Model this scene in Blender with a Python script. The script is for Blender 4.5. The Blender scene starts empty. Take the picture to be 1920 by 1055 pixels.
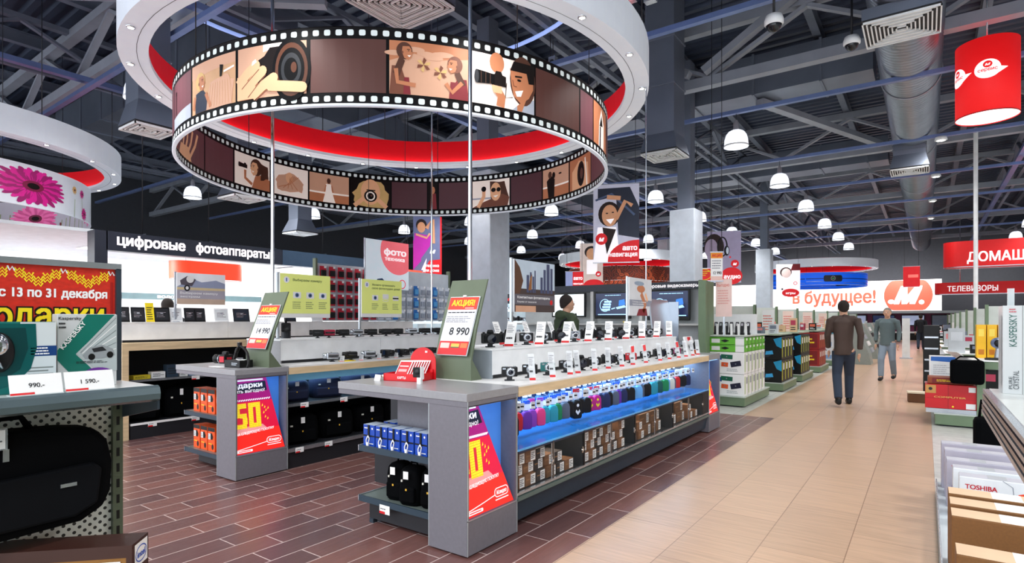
import bpy, bmesh, math, random
from mathutils import Vector, Matrix
random.seed(7)
PI = math.pi
SC = bpy.context.scene
COL = SC.collection

# ---------------------------------------------------------------- camera
FPX = 1080.7
ANG = math.atan(776 / FPX)
cam_d = bpy.data.cameras.new('camera')
cam = bpy.data.objects.new('camera', cam_d)
COL.objects.link(cam)
cam.location = (0, 0, 1.45)
cam.rotation_euler = (PI / 2, 0, ANG)
cam_d.sensor_width = 36
cam_d.lens = 36 * FPX / 1920
cam_d.shift_y = 71.5 / 1920
cam_d.clip_end = 200
cam_d.clip_start = .05
SC.camera = cam
# ---------------------------------------------------------------- view + world
SC.view_settings.view_transform = 'Standard'
SC.view_settings.look = 'None'
SC.view_settings.gamma = 1
SC.view_settings.use_curve_mapping = False
SC.view_settings.exposure = 0.6
wd = bpy.data.worlds.new('world')
SC.world = wd
wd.use_nodes = True
wd.node_tree.nodes['Background'].inputs[0].default_value = (.86, .93, 1, 1)
wd.node_tree.nodes['Background'].inputs[1].default_value = 1.7


def lin(c):
    return tuple((x / 255 / 12.92 if x / 255 <= .04045 else ((x / 255 + .055) / 1.055) ** 2.4) for x in c)


def light(kind, name, loc, power, color=(1, 1, 1), rot=(0, 0, 0), **kw):
    d = bpy.data.lights.new(name, kind)
    d.energy = power
    d.color = color
    for k, v in kw.items():
        setattr(d, k, v)
    o = bpy.data.objects.new(name, d)
    o.location = loc
    o.rotation_euler = rot
    COL.objects.link(o)
    return o


# pendant positions of the sales floor (each carries its own spot light)
LAMP_X = (-18.4, -14.65, -10.9, -7.0, -3.35, 3.4, 7.1)
LAMP_Y = (-4.6, -.2, 4.3, 8.71, 13.02, 17.6, 22.0, 26.5, 31.0, 35.5)
LAMP_Z = 5.2

# ---------------------------------------------------------------- materials
MATS = {}


def mat(c, rough=.5, metal=0., emit=0., noise=.06, scale=6., spec=.5, alpha=1., trans=0., bump=0., name=None, ecol=None, nstr=(1, 1, 1)):
    key = (tuple(c), rough, metal, emit, noise, scale, spec, alpha, trans, bump, ecol, nstr)
    if key in MATS:
        return MATS[key]
    m = bpy.data.materials.new(name or 'mat_%d_%d_%d' % tuple(int(x) for x in c))
    m.use_nodes = True
    nt = m.node_tree
    b = nt.nodes['Principled BSDF']
    l = lin(c)
    b.inputs['Roughness'].default_value = rough
    b.inputs['Metallic'].default_value = metal
    b.inputs['Specular IOR Level'].default_value = spec
    b.inputs['Base Color'].default_value = (*l, 1)
    if noise > 0 or bump > 0:
        tc = nt.nodes.new('ShaderNodeTexCoord')
        mp = nt.nodes.new('ShaderNodeMapping')
        mp.inputs['Scale'].default_value = nstr
        nz = nt.nodes.new('ShaderNodeTexNoise')
        nz.inputs['Scale'].default_value = scale
        nz.inputs['Detail'].default_value = 3
        nt.links.new(tc.outputs['Object'], mp.inputs[0])
        nt.links.new(mp.outputs[0], nz.inputs['Vector'])
        if noise > 0:
            cr = nt.nodes.new('ShaderNodeValToRGB')
            cr.color_ramp.elements[0].position = .3
            cr.color_ramp.elements[1].position = .7
            cr.color_ramp.elements[0].color = (*[x * (1 - noise) for x in l], 1)
            cr.color_ramp.elements[1].color = (*[min(1, x * (1 + noise)) for x in l], 1)
            nt.links.new(nz.outputs[0], cr.inputs[0])
            nt.links.new(cr.outputs[0], b.inputs['Base Color'])
        if bump > 0:
            bp = nt.nodes.new('ShaderNodeBump')
            bp.inputs['Strength'].default_value = bump
            bp.inputs['Distance'].default_value = .01
            nt.links.new(nz.outputs[0], bp.inputs['Height'])
            nt.links.new(bp.outputs[0], b.inputs['Normal'])
    if emit:
        b.inputs['Emission Color'].default_value = (*(lin(ecol) if ecol else l), 1)
        b.inputs['Emission Strength'].default_value = emit
    if alpha < 1:
        b.inputs['Alpha'].default_value = alpha
    if trans:
        b.inputs['Transmission Weight'].default_value = trans
    MATS[key] = m
    return m


WHITE = mat((244, 246, 248), .4)
PAPER = mat((246, 246, 246), .6, noise=.02)
BLACK = mat((11, 11, 14), .4, spec=.35)
DARK = mat((28, 30, 36), .5)
BAG = mat((6, 7, 9), .9, spec=.06)
GREY = mat((128, 126, 134), .35, scale=3)
SILV = mat((190, 196, 204), .25, .8)
CHROME = mat((215, 220, 228), .12, 1., noise=0)
STEEL = mat((60, 72, 84), .35, .5)
GREEN = mat((112, 134, 104), .45)
OLIVE = mat((98, 110, 88), .45)
BEECH = mat((222, 196, 156), .5, noise=.12, scale=4, nstr=(8, 1, 8))
RED = mat((214, 26, 32), .45)
DRED = mat((168, 16, 26), .45)
YEL = mat((252, 220, 30), .5)
BLUE = mat((20, 82, 190), .4)
NAVY = mat((24, 34, 60), .5)
GLASS = mat((60, 84, 92), .03, alpha=.06, noise=0, spec=.5)


PART_OF = {}
# parts that sit on another part of the same thing (thing > part > sub-part)
SUB = {'lens': ('lens_barrel', 'housing'), 'shutter_button': ('body',), 'flash': ('body',), 'emblem': ('case', 'shade'), 'zip': ('case', 'body'), 'zip_puller': ('front_pocket',), 'screen': ('frame', 'handset'),
       'print': ('box', 'panel', 'card', 'sheet', 'frame'), 'label': ('box',), 'security_tag': ('box',), 'price_sheet': ('pocket',), 'clip': ('pocket',), 'hook': ('header_card', 'card'), 'blister': ('card',),
       'handle': ('door',), 'name_plate': ('front_pocket',), 'lettering': ('fascia', 'header', 'band', 'light_panel'), 'diffuser': ('shade',), 'hem': ('shade',), 'bulb': ('ballast_housing',), 'cord': ('ballast_housing',), 'light_strip': ('white_fascia', 'back_board'), 'downlight': ('white_fascia',), 'niche_light': ('niche_lining',), 'top_flap': ('box',), 'lid': ('box',), 'sticker': ('box',), 'tape': ('box',), 'dial': ('body',), 'keys': ('body',), 'mouse_top': ('mouse_shell',), 'photo_frame': ('film_band_inside', 'film_band_outside'), 'grille': ('hood',)}


# ---------------------------------------------------------------- mesh builder
class MB:
    def __init__(s, T=None):
        s.v = []; s.f = []; s.mi = []; s.sm = []; s.mats = []
        s.T = T or Matrix.Identity(4)

    def _m(s, m):
        if m not in s.mats:
            s.mats.append(m)
        return s.mats.index(m)

    def add(s, vs, fs, m, smooth=False):
        b = len(s.v)
        T = s.T
        s.v += [tuple(T @ Vector(v)) for v in vs]
        k = s._m(m)
        for f in fs:
            s.f.append([b + i for i in f]); s.mi.append(k); s.sm.append(smooth)
        return s

    def box(s, x0, x1, y0, y1, z0, z1, m):
        vs = [(x, y, z) for z in (z0, z1) for y in (y0, y1) for x in (x0, x1)]
        fs = [(0, 2, 3, 1), (4, 5, 7, 6), (0, 1, 5, 4), (2, 6, 7, 3), (0, 4, 6, 2), (1, 3, 7, 5)]
        return s.add(vs, fs, m)

    def cbox(s, c, d, m, R=None):
        """box by centre and size with an optional rotation matrix (3x3)"""
        vs = []
        for z in (-.5, .5):
            for y in (-.5, .5):
                for x in (-.5, .5):
                    p = Vector((x * d[0], y * d[1], z * d[2]))
                    if R:
                        p = R @ p
                    vs.append(Vector(c) + p)
        fs = [(0, 2, 3, 1), (4, 5, 7, 6), (0, 1, 5, 4), (2, 6, 7, 3), (0, 4, 6, 2), (1, 3, 7, 5)]
        return s.add(vs, fs, m)

    def beam(s, a, b, w, h, m):
        """rectangular bar from a to b, w wide and h high"""
        a = Vector(a); b = Vector(b); d = b - a
        L = d.length
        z = d.normalized()
        up = Vector((0, 0, 1)) if abs(z.z) < .95 else Vector((0, 1, 0))
        x = up.cross(z).normalized()
        y = z.cross(x)
        R = Matrix((x, y, z)).transposed()
        return s.cbox((a + b) / 2, (w, h, L), m, R)

    def lathe(s, prof, m, n=24, c=(0, 0, 0), smooth=True, axis='z', a0=0., a1=2 * PI):
        vs = []; fs = []
        full = abs(a1 - a0 - 2 * PI) < 1e-6
        k = n if full else n + 1
        for i in range(k):
            a = a0 + (a1 - a0) * i / n
            for r, z in prof:
                p = (r * math.cos(a), r * math.sin(a), z)
                if axis == 'x':
                    p = (p[2], p[0], p[1])
                elif axis == 'y':
                    p = (p[0], p[2], p[1])
                vs.append((p[0] + c[0], p[1] + c[1], p[2] + c[2]))
        q = len(prof)
        for i in range(n):
            j = (i + 1) % k
            for t in range(q - 1):
                fs.append((i * q + t, j * q + t, j * q + t + 1, i * q + t + 1))
        return s.add(vs, fs, m, smooth)

    def cyl(s, c, r, h, m, n=16, axis='z', r2=None):
        r2 = r if r2 is None else r2
        return s.lathe([(0.0001, 0), (r, 0), (r, 0), (r2, h), (r2, h), (0.0001, h)], m, n, c, False, axis)

    def tube(s, pts, r, m, n=8, smooth=True, flat=1.):
        pts = [Vector(p) for p in pts]
        rs = r if isinstance(r, (list, tuple)) else [r] * len(pts)
        vs = []; fs = []
        px = None
        for i, p in enumerate(pts):
            d = (pts[min(i + 1, len(pts) - 1)] - pts[max(i - 1, 0)]).normalized()
            if px is None:
                px = d.orthogonal().normalized()
            x = (px - d * px.dot(d)).normalized()
            px = x
            y = d.cross(x)
            for k in range(n):
                a = 2 * PI * k / n
                vs.append(p + (x * math.cos(a) + y * math.sin(a) * flat) * rs[i])
        for i in range(len(pts) - 1):
            for k in range(n):
                fs.append((i * n + k, i * n + (k + 1) % n, (i + 1) * n + (k + 1) % n, (i + 1) * n + k))
        fs.append(tuple(range(n - 1, -1, -1)))
        fs.append(tuple(range((len(pts) - 1) * n, len(pts) * n)))
        return s.add(vs, fs, m, smooth)

    def ball(s, c, r, m, n=12, sc=(1, 1, 1)):
        vs = []; fs = []
        h = n // 2
        for i in range(h + 1):
            t = PI * i / h
            for k in range(n):
                a = 2 * PI * k / n
                vs.append((c[0] + r * sc[0] * math.sin(t) * math.cos(a), c[1] + r * sc[1] * math.sin(t) * math.sin(a), c[2] + r * sc[2] * math.cos(t)))
        for i in range(h):
            for k in range(n):
                fs.append((i * n + k, (i + 1) * n + k, (i + 1) * n + (k + 1) % n, i * n + (k + 1) % n))
        return s.add(vs, fs, m, True)

    def prism(s, poly, O, U, V, depth, m):
        """2D outline in frame O,U,V pushed back by depth along U x V"""
        O = Vector(O); U = Vector(U); V = Vector(V)
        N = U.cross(V).normalized()
        n = len(poly)
        vs = [O + U * a + V * b for a, b in poly] + [O + U * a + V * b - N * depth for a, b in poly]
        fs = [tuple(range(n)), tuple(range(2 * n - 1, n - 1, -1))]
        for i in range(n):
            j = (i + 1) % n
            fs.append((i, i + n, j + n, j))
        return s.add(vs, fs, m)

    def build(s, name, parent=None, bevel=0, loc=None):
        me = bpy.data.meshes.new(name)
        me.from_pydata(s.v, [], s.f)
        for m in s.mats:
            me.materials.append(m)
        me.polygons.foreach_set('material_index', s.mi)
        me.polygons.foreach_set('use_smooth', s.sm)
        me.update()
        o = bpy.data.objects.new(name, me)
        COL.objects.link(o)
        if parent:
            d = PART_OF.setdefault(parent.name, {})
            up = next((d[k] for k in SUB.get(name, ()) if k in d), None)
            o.parent = up or parent
            d[name] = o
        if loc:
            o.location = loc
        if bevel:
            b = o.modifiers.new('bevel', 'BEVEL')
            b.width = bevel; b.segments = 2; b.limit_method = 'ANGLE'
            b.use_clamp_overlap = True
        return o


def tag(o, label=None, cat=None, group=None, kind=None):
    if label: o['label'] = label
    if cat: o['category'] = cat
    if group: o['group'] = group
    if kind: o['kind'] = kind
    return o


def thing(name, label, cat, loc=(0, 0, 0), rotz=0, group=None):
    o = bpy.data.objects.new(name, None)
    COL.objects.link(o)
    o.location = loc
    o.rotation_euler = (0, 0, rotz)
    o.empty_display_size = .1
    return tag(o, label, cat, group)


def kids(o):
    return [c for c in COL.objects if c.parent == o]


KIDS = {}


def dup(root, loc, rotz=0, label=None, group=None, scale=None):
    r = root.copy()
    COL.objects.link(r)
    r.location = loc
    r.rotation_euler = (0, 0, rotz)
    if scale: r.scale = (scale,) * 3 if not isinstance(scale, tuple) else scale
    if label: r['label'] = label
    if group: r['group'] = group
    if root.name not in KIDS:
        KIDS[root.name] = [(c, kids(c)) for c in kids(root)]
    for ch, gs in KIDS[root.name]:
        c = ch.copy()
        COL.objects.link(c)
        c.parent = r
        for g in gs:
            d = g.copy()
            COL.objects.link(d)
            d.parent = c
    return r


class Proto:
    """first use places the original, later uses place copies"""
    def __init__(s, root): s.root = root; s.used = False

    def put(s, loc, rotz=0, label=None, group=None, scale=None):
        if not s.used:
            s.used = True
            r = s.root
            r.location = loc; r.rotation_euler = (0, 0, rotz)
            if scale: r.scale = (scale,) * 3 if not isinstance(scale, tuple) else scale
            if label: r['label'] = label
            if group: r['group'] = group
            s.src = True
            return r
        r = dup(s.root, loc, rotz, label, group, scale)
        if not scale: r.scale = (1, 1, 1)
        return r


ORD = ['first', 'second', 'third', 'fourth', 'fifth', 'sixth', 'seventh', 'eighth', 'ninth', 'tenth', 'eleventh', 'twelfth', 'thirteenth',
       'fourteenth', 'fifteenth', 'sixteenth', 'seventeenth', 'eighteenth', 'nineteenth', 'twentieth']
ORD += ['twenty-' + x for x in ORD[:9]] + ['thirtieth'] + ['thirty-' + x for x in ORD[:9]] + ['fortieth'] + ['forty-' + x for x in ORD[:9]]

# ---------------------------------------------------------------- lettering and flat artwork
_TX = {}


def text_geo(t, bold, shear, K=36):
    """letter outlines from the built-in font, filled by thin scan bands (non-zero rule) and thickened by bold"""
    k = (t, bold, shear)
    if k in _TX: return _TX[k]
    cu = bpy.data.curves.new('txt', 'FONT')
    cu.body = t
    cu.shear = shear
    o = bpy.data.objects.new('txt', cu)
    COL.objects.link(o)
    bpy.context.view_layer.update()
    dg = bpy.context.evaluated_depsgraph_get()
    c2 = o.to_curve(dg)
    ed = []
    for sp in c2.splines:
        bp = sp.bezier_points
        n = len(bp)
        P = []
        for i in range(n):
            p, q = bp[i], bp[(i + 1) % n]
            a, b, c, d = p.co, p.handle_right, q.handle_left, q.co
            m = 1 if (b - a).cross(d - a).length + (c - a).cross(d - a).length < 1e-5 else 5
            for j in range(m):
                f = j / m; g = 1 - f
                P.append((g ** 3 * a.x + 3 * g * g * f * b.x + 3 * g * f * f * c.x + f ** 3 * d.x, g ** 3 * a.y + 3 * g * g * f * b.y + 3 * g * f * f * c.y + f ** 3 * d.y))
        ed += [(P[i], P[(i + 1) % len(P)]) for i in range(len(P))]
    o.to_curve_clear()
    bpy.data.objects.remove(o)
    bpy.data.curves.remove(cu)
    y0 = min(min(e[0][1], e[1][1]) for e in ed) - bold; y1 = max(max(e[0][1], e[1][1]) for e in ed) + bold
    hb = .73 / K
    n = math.ceil((y1 - y0) / hb)

    def spans(y):
        xs = sorted((p[0] + (q[0] - p[0]) * (y - p[1]) / (q[1] - p[1]), 1 if q[1] > p[1] else -1) for p, q in ed if (p[1] <= y) != (q[1] <= y))
        w = 0; out = []
        for x, s in xs:
            if w == 0: st = x
            w += s
            if w == 0: out.append([st - bold, x + bold])
        return out
    vs = []; fs = []
    for i in range(n):
        y = y0 + (i + .5) * hb
        sp = spans(y)
        if bold: sp = sorted(sp + spans(y - bold * .7) + spans(y + bold * .7))
        mg = []
        for a, b in sp:
            if mg and a <= mg[-1][1]: mg[-1][1] = max(mg[-1][1], b)
            else: mg.append([a, b])
        for a, b in mg:
            m = len(vs)
            vs += [(a, y - hb / 2), (b, y - hb / 2), (b, y + hb / 2), (a, y + hb / 2)]
            fs.append((m, m + 1, m + 2, m + 3))
    x0 = min(v[0] for v in vs); x1 = max(v[0] for v in vs)
    _TX[k] = (vs, fs, x0, x1, y0, y1)
    return _TX[k]


class Art:
    """flat artwork: coloured shapes in layers, in its own (u,v) metres"""
    def __init__(s): s.it = []

    def poly(s, pts, m, lay=1): s.it.append((list(pts), [tuple(range(len(pts)))], m, lay)); return s

    def rect(s, u0, v0, u1, v1, m, lay=1): return s.poly([(u0, v0), (u1, v0), (u1, v1), (u0, v1)], m, lay)

    def ell(s, u, v, a, b, m, lay=1, n=20, rot=0.):
        c, d = math.cos(rot), math.sin(rot)
        return s.poly([(u + a * math.cos(t) * c - b * math.sin(t) * d, v + a * math.cos(t) * d + b * math.sin(t) * c) for t in [2 * PI * i / n for i in range(n)]], m, lay)

    def ring(s, u, v, a, b, w, m, lay=1, n=24):
        vs = []; fs = []
        for i in range(n):
            t = 2 * PI * i / n
            vs += [(u + a * math.cos(t), v + b * math.sin(t)), (u + (a - w) * math.cos(t), v + (b - w) * math.sin(t))]
            j = (i + 1) % n
            fs.append((2 * i, 2 * j, 2 * j + 1, 2 * i + 1))
        s.it.append((vs, fs, m, lay)); return s

    def rrect(s, u0, v0, u1, v1, r, m, lay=1, k=3):
        p = []
        for cx, cy, a0 in ((u1 - r, v0 + r, -PI / 2), (u1 - r, v1 - r, 0), (u0 + r, v1 - r, PI / 2), (u0 + r, v0 + r, PI)):
            for i in range(k + 1):
                a = a0 + PI / 2 * i / k
                p.append((cx + r * math.cos(a), cy + r * math.sin(a)))
        return s.poly(p, m, lay)

    def line(s, pts, w, m, lay=1):
        vs = []; fs = []
        for i in range(len(pts)):
            a = Vector(pts[max(i - 1, 0)]); b = Vector(pts[min(i + 1, len(pts) - 1)])
            d = (b - a).normalized(); nn = Vector((-d.y, d.x)) * w / 2
            p = Vector(pts[i])
            vs += [tuple(p - nn), tuple(p + nn)]
        for i in range(len(pts) - 1):
            fs.append((2 * i, 2 * i + 2, 2 * i + 3, 2 * i + 1))
        s.it.append((vs, fs, m, lay)); return s

    def text(s, t, u, v, h, m, w=None, al='l', bold=.02, shear=0., lay=3, rot=0., cap=None):
        vs, fs, x0, x1, y0, y1 = text_geo(t, bold * .75 if bold >= .02 else 0, shear)
        sc = h / (cap or .73)
        sx = sc if w is None else w / (x1 - x0)
        W = (x1 - x0) * sx
        off = {'l': 0, 'c': -W / 2, 'r': -W}[al]
        c, d = math.cos(rot), math.sin(rot)
        o = []
        for x, y in vs:
            a_ = (x - x0) * sx + off; b_ = y * sc
            o.append((u + a_ * c - b_ * d, v + a_ * d + b_ * c))
        s.it.append((o, fs, m, lay))
        return s

    def scribble(s, u0, v0, u1, v1, n, m, lay=2, fill=.8, ragged=True):
        """rows of fine print too small to read"""
        h = (v1 - v0) / n
        for i in range(n):
            e = u1 - (random.random() * .35 * (u1 - u0) if ragged else 0)
            v = v1 - h * (i + .5)
            x = u0
            while x < e:
                L = (u1 - u0) * random.uniform(.06, .2)
                s.rect(x, v - h * .22, min(x + L, e), v + h * .22, m, lay)
                x += L + (u1 - u0) * .02
        return s

    def put(s, mb, O, U, V, eps=.0006):
        """lay the art on a plane; U,V are unit vectors, shapes are lifted off it by layer"""
        O = Vector(O); U = Vector(U); V = Vector(V); N = U.cross(V).normalized()
        for vs, fs, m, lay in s.it:
            mb.add([O + U * a + V * b + N * eps * lay for a, b in vs], fs, m)
        return mb

    def wrap(s, mb, fn, step):
        """lay the art on a curved surface fn(u,v,layer), cutting it every step along u"""
        for vs, fs, m, lay in s.it:
            bm = bmesh.new()
            bv = [bm.verts.new((a, b, 0)) for a, b in vs]
            for f in fs:
                try: bm.faces.new([bv[i] for i in f])
                except ValueError: pass
            u0 = min(a for a, b in vs); u1 = max(a for a, b in vs)
            k = math.floor(u0 / step) + 1
            while k * step < u1 - 1e-5:
                g = bm.verts[:] + bm.edges[:] + bm.faces[:]
                bmesh.ops.bisect_plane(bm, geom=g, plane_co=(k * step, 0, 0), plane_no=(1, 0, 0))
                k += 1
            bm.verts.index_update()
            mb.add([fn(v.co.x, v.co.y, lay) for v in bm.verts], [[v.index for v in f.verts] for f in bm.faces], m)
            bm.free()
        return mb


XP, XN, YP, YN, ZP = Vector((1, 0, 0)), Vector((-1, 0, 0)), Vector((0, 1, 0)), Vector((0, -1, 0)), Vector((0, 0, 1))
# frames: a face looking to +X has u=+Y v=+Z; a face looking to -Y has u=+X v=+Z; a face looking to -X has u=-Y
# ================================================================= SHELL
def floor_mat(name, c1, c2, mortar, bw, rh, off, yoff, xoff=0., rough=.25, ms=.006, grain=(14, 1.5, 1)):
    m = bpy.data.materials.new(name)
    m.use_nodes = True
    nt = m.node_tree
    b = nt.nodes['Principled BSDF']
    tc = nt.nodes.new('ShaderNodeTexCoord')
    sp = nt.nodes.new('ShaderNodeSeparateXYZ')
    cb = nt.nodes.new('ShaderNodeCombineXYZ')
    nt.links.new(tc.outputs['Object'], sp.inputs[0])
    ax = nt.nodes.new('ShaderNodeMath'); ax.operation = 'ADD'; ax.inputs[1].default_value = yoff
    ay = nt.nodes.new('ShaderNodeMath'); ay.operation = 'ADD'; ay.inputs[1].default_value = xoff
    nt.links.new(sp.outputs[1], ax.inputs[0]); nt.links.new(sp.outputs[0], ay.inputs[0])
    nt.links.new(ax.outputs[0], cb.inputs[0]); nt.links.new(ay.outputs[0], cb.inputs[1])
    br = nt.nodes.new('ShaderNodeTexBrick')
    br.offset = off; br.squash = 1
    for k, v in (('Scale', 1), ('Mortar Size', ms), ('Mortar Smooth', .1), ('Bias', 0), ('Brick Width', bw), ('Row Height', rh)):
        br.inputs[k].default_value = v
    br.inputs['Color1'].default_value = (*lin(c1), 1)
    br.inputs['Color2'].default_value = (*lin(c2), 1)
    br.inputs['Mortar'].default_value = (*lin(mortar), 1)
    nt.links.new(cb.outputs[0], br.inputs['Vector'])
    mp = nt.nodes.new('ShaderNodeMapping'); mp.inputs['Scale'].default_value = grain
    nz = nt.nodes.new('ShaderNodeTexNoise'); nz.inputs['Scale'].default_value = 3; nz.inputs['Detail'].default_value = 6; nz.inputs['Distortion'].default_value = .6
    nt.links.new(tc.outputs['Object'], mp.inputs[0]); nt.links.new(mp.outputs[0], nz.inputs['Vector'])
    mr = nt.nodes.new('ShaderNodeMapRange'); mr.inputs[1].default_value = .3; mr.inputs[2].default_value = .7; mr.inputs[3].default_value = .86; mr.inputs[4].default_value = 1.1
    nt.links.new(nz.outputs[0], mr.inputs[0])
    mx = nt.nodes.new('ShaderNodeVectorMath'); mx.operation = 'SCALE'
    nt.links.new(br.outputs['Color'], mx.inputs[0]); nt.links.new(mr.outputs[0], mx.inputs['Scale'])
    nt.links.new(mx.outputs[0], b.inputs['Base Color'])
    b.inputs['Roughness'].default_value = rough
    b.inputs['Specular IOR Level'].default_value = .4
    bp = nt.nodes.new('ShaderNodeBump'); bp.inputs['Strength'].default_value = .15; bp.inputs['Distance'].default_value = .004
    nt.links.new(nz.outputs[0], bp.inputs['Height']); nt.links.new(bp.outputs[0], b.inputs['Normal'])
    return m


WOODF = floor_mat('plank_tile_floor', (124, 84, 78), (96, 68, 68), (196, 176, 172), .62, .2, .66, -.11, 0, .3, .004)
BEIGEF = floor_mat('travertine_tile_floor', (202, 168, 140), (190, 158, 132), (150, 120, 98), 1.05, .4665, .5, -.26, .065 * -1, .3, .003, (.8, 14, 1))
WHITEF = floor_mat('white_tile_floor', (204, 204, 200), (196, 198, 194), (160, 160, 158), .6, .6, 0, 0, 0, .3, .004, (3, 3, 1))


def slab(name, x0, x1, y0, y1, z, m):
    mb = MB(); mb.box(x0, x1, y0, y1, z - .06, z, m)
    return tag(mb.build(name), kind='structure')


slab('floor', -30, -1.81, -6, 9.14, 0, WOODF)
slab('floor', -1.81, .065, -6, 9.14, 0, BEIGEF)
slab('floor', -2.26, .065, 9.14, 52, 0, BEIGEF)
slab('floor', .065, 10, -6, 52, 0, WHITEF)
slab('floor', -30, -2.26, 9.14, 52, 0, WHITEF)

# corrugated deck: ribs run along X
DECK = mat((62, 72, 92), .45, .3, scale=.7, noise=.2)
mb = MB()
zt = 8.0
y = -6.0
prof = []
while y < 52:
    prof += [(y, zt), (y + .13, zt), (y + .17, zt + .09), (y + .29, zt + .09), (y + .33, zt)]
    y += .33
vs = []
for (yy, zz) in prof:
    vs += [(-30, yy, zz), (10, yy, zz)]
mb.add(vs, [(2 * i, 2 * i + 1, 2 * i + 3, 2 * i + 2) for i in range(len(prof) - 1)], DECK)
mb.box(-30, 10, -6, 52, zt + .1, zt + .16, DECK)
tag(mb.build('ceiling'), kind='structure')

WALLD = mat((52, 56, 64), .7)
WLIT = mat((240, 243, 244), .6, emit=.35, noise=.02)  # lit look of the back-room walls put in as a glow
mb = MB(); mb.box(-30.2, -30, -6, 52, 0, 8.1, WALLD); tag(mb.build('wall_left'), kind='structure')
mb = MB(); mb.box(10, 10.2, -6, 52, 0, 8.1, mat((190, 190, 192), .7)); tag(mb.build('wall_right'), kind='structure')
mb = MB(); mb.box(-30, 10, 52, 52.2, 0, 8.1, mat((66, 68, 76), .7)); tag(mb.build('wall_back'), kind='structure')

# ----------------------------------------------------------------- roof steel
STL = mat((150, 156, 168), .5, .2, scale=2, noise=.1)
STL2 = mat((110, 118, 134), .5, .2, scale=2, noise=.1)


def angle_bar(mb, a, b, m, w=.12):
    mb.beam(a, b, w, w * .55, m)


# purlins along Y under the deck
mb = MB()
for i in range(13):
    x = -28.5 + i * 2.95
    mb = MB()
    for dz, w in ((7.98, .16), (7.72, .16)):
        mb.box(x - w / 2, x + w / 2, -6, 51.8, dz - .02, dz, STL2)
    mb.box(x - .012, x + .012, -6, 51.8, 7.72, 7.96, STL2)
    tag(mb.build('purlin'), 'long steel purlin under the corrugated roof deck, %s from the left' % ORD[i], 'roof beam', 'purlins under the roof deck')

# primary trusses across (along X)
TY = [-3.1, 4.6, 12.3, 20.0, 27.7, 35.4, 43.1]
TN = ['over the entrance side', 'over the film-strip ring', 'over the screens behind the camera island', 'beyond the square columns', 'fifth from the camera', 'sixth from the camera', 'nearest the far red wall sign']
for i, y in enumerate(TY):
    t = thing('roof_truss', 'grey steel lattice roof truss crossing the hall, ' + TN[i], 'truss', (0, y, 6.35))
    mb = MB(); mb.box(-30, 10, -.11, .11, 0, .2, STL); mb.build('bottom_chord', t)
    mb = MB(); mb.box(-30, 10, -.1, .1, 1.14, 1.32, STL); mb.build('top_chord', t)
    k = 0
    x = -29.6
    while x < 9.3:
        a = (x, 0, .2 if k % 2 == 0 else 1.14); b = (x + 1.85, 0, 1.14 if k % 2 == 0 else .2)
        mb = MB(); angle_bar(mb, a, b, STL, .13); mb.build('diagonal', t)
        x += 1.85; k += 1
# secondary trusses lengthwise (along Y)
SX = [-22.2, -15.0, -9.6, -5.6, 2.6, 6.6]
SN = ['over the lit back room', 'left of the camera sign', 'left of the film-strip ring', 'above the film-strip ring centre', 'right of the round duct', 'furthest right']
for i, x in enumerate(SX):
    t = thing('roof_truss', 'lighter steel lattice truss running lengthwise, ' + SN[i], 'truss', (x, 0, 6.62))
    mb = MB()
    for s in (-1, 1): mb.box(-.14 * s - .05, -.14 * s + .05, -6, 51.8, 0, .1, STL2)
    mb.build('bottom_chord', t)
    mb = MB(); mb.box(-.08, .08, -6, 51.8, .95, 1.05, STL2); mb.build('top_chord', t)
    k = 0; y = -5.8
    while y < 50:
        a = (0, y, .1 if k % 2 == 0 else .95); b = (0, y + 1.9, .95 if k % 2 == 0 else .1)
        mb = MB(); angle_bar(mb, a, b, STL2, .1); mb.build('diagonal', t)
        y += 1.9; k += 1

# wind braces: wide diagonal members seen at upper left and upper right
BN = ['upper left, near the white rings', 'right arm of the V over the aisle', 'left arm of the V over the aisle', 'beside the round duct', 'behind the film ring']
BR = [((-13.4, 2.0, 6.9), (-8.4, 6.2, 6.9)), ((-3.75, 12.05, 6.6), (-1.9, 12.05, 7.7)), ((-6.2, 12.05, 7.7), (-4.05, 12.05, 6.6)), ((-3.2, 14.5, 6.6), (-1.1, 20, 6.6)), ((-10.6, 12.3, 6.6), (-7.2, 20, 6.6))]
for a, b in BR:
    mb = MB(); mb.beam(a, b, .2, .14, STL)
    tag(mb.build('wind_brace'), 'wide slanting steel brace joining the roof trusses, ' + BN[BR.index((a, b))], 'brace', 'slanting roof braces')

# columns
COLM = mat((196, 204, 216), .5)
for x, y, w, lab in ((-7.45, 9.5, .62, 'white square column behind the film-strip ring'), (-4.75, 13.9, .62, 'white square column right of the car navigation banner'), (-5.9, 27.7, .62, 'white square column beside the audio banner, far down the aisle'), (-15.0, 20.0, .6, 'grey column at the back of the photo area'), (-12.6, 33, .6, 'grey column far behind the coffee-bean ring')):
    t = thing('column', lab, 'column', (x, y, 0))
    ct = {-7.45: 4.5, -4.75: 4.1, -5.9: 4.6}.get(x, 6.3)
    mb = MB(); mb.box(-w / 2, w / 2, -w / 2, w / 2, 0, ct, COLM); mb.build('shaft', t, .03)
    mb = MB(); mb.box(-.16, .16, -.16, .16, ct, 7.69, STL2); mb.build('upper_post', t)
    mb = MB(); mb.box(-w / 2 - .04, w / 2 + .04, -w / 2 - .04, w / 2 + .04, 0, .12, GREY); mb.build('plinth', t)

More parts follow.
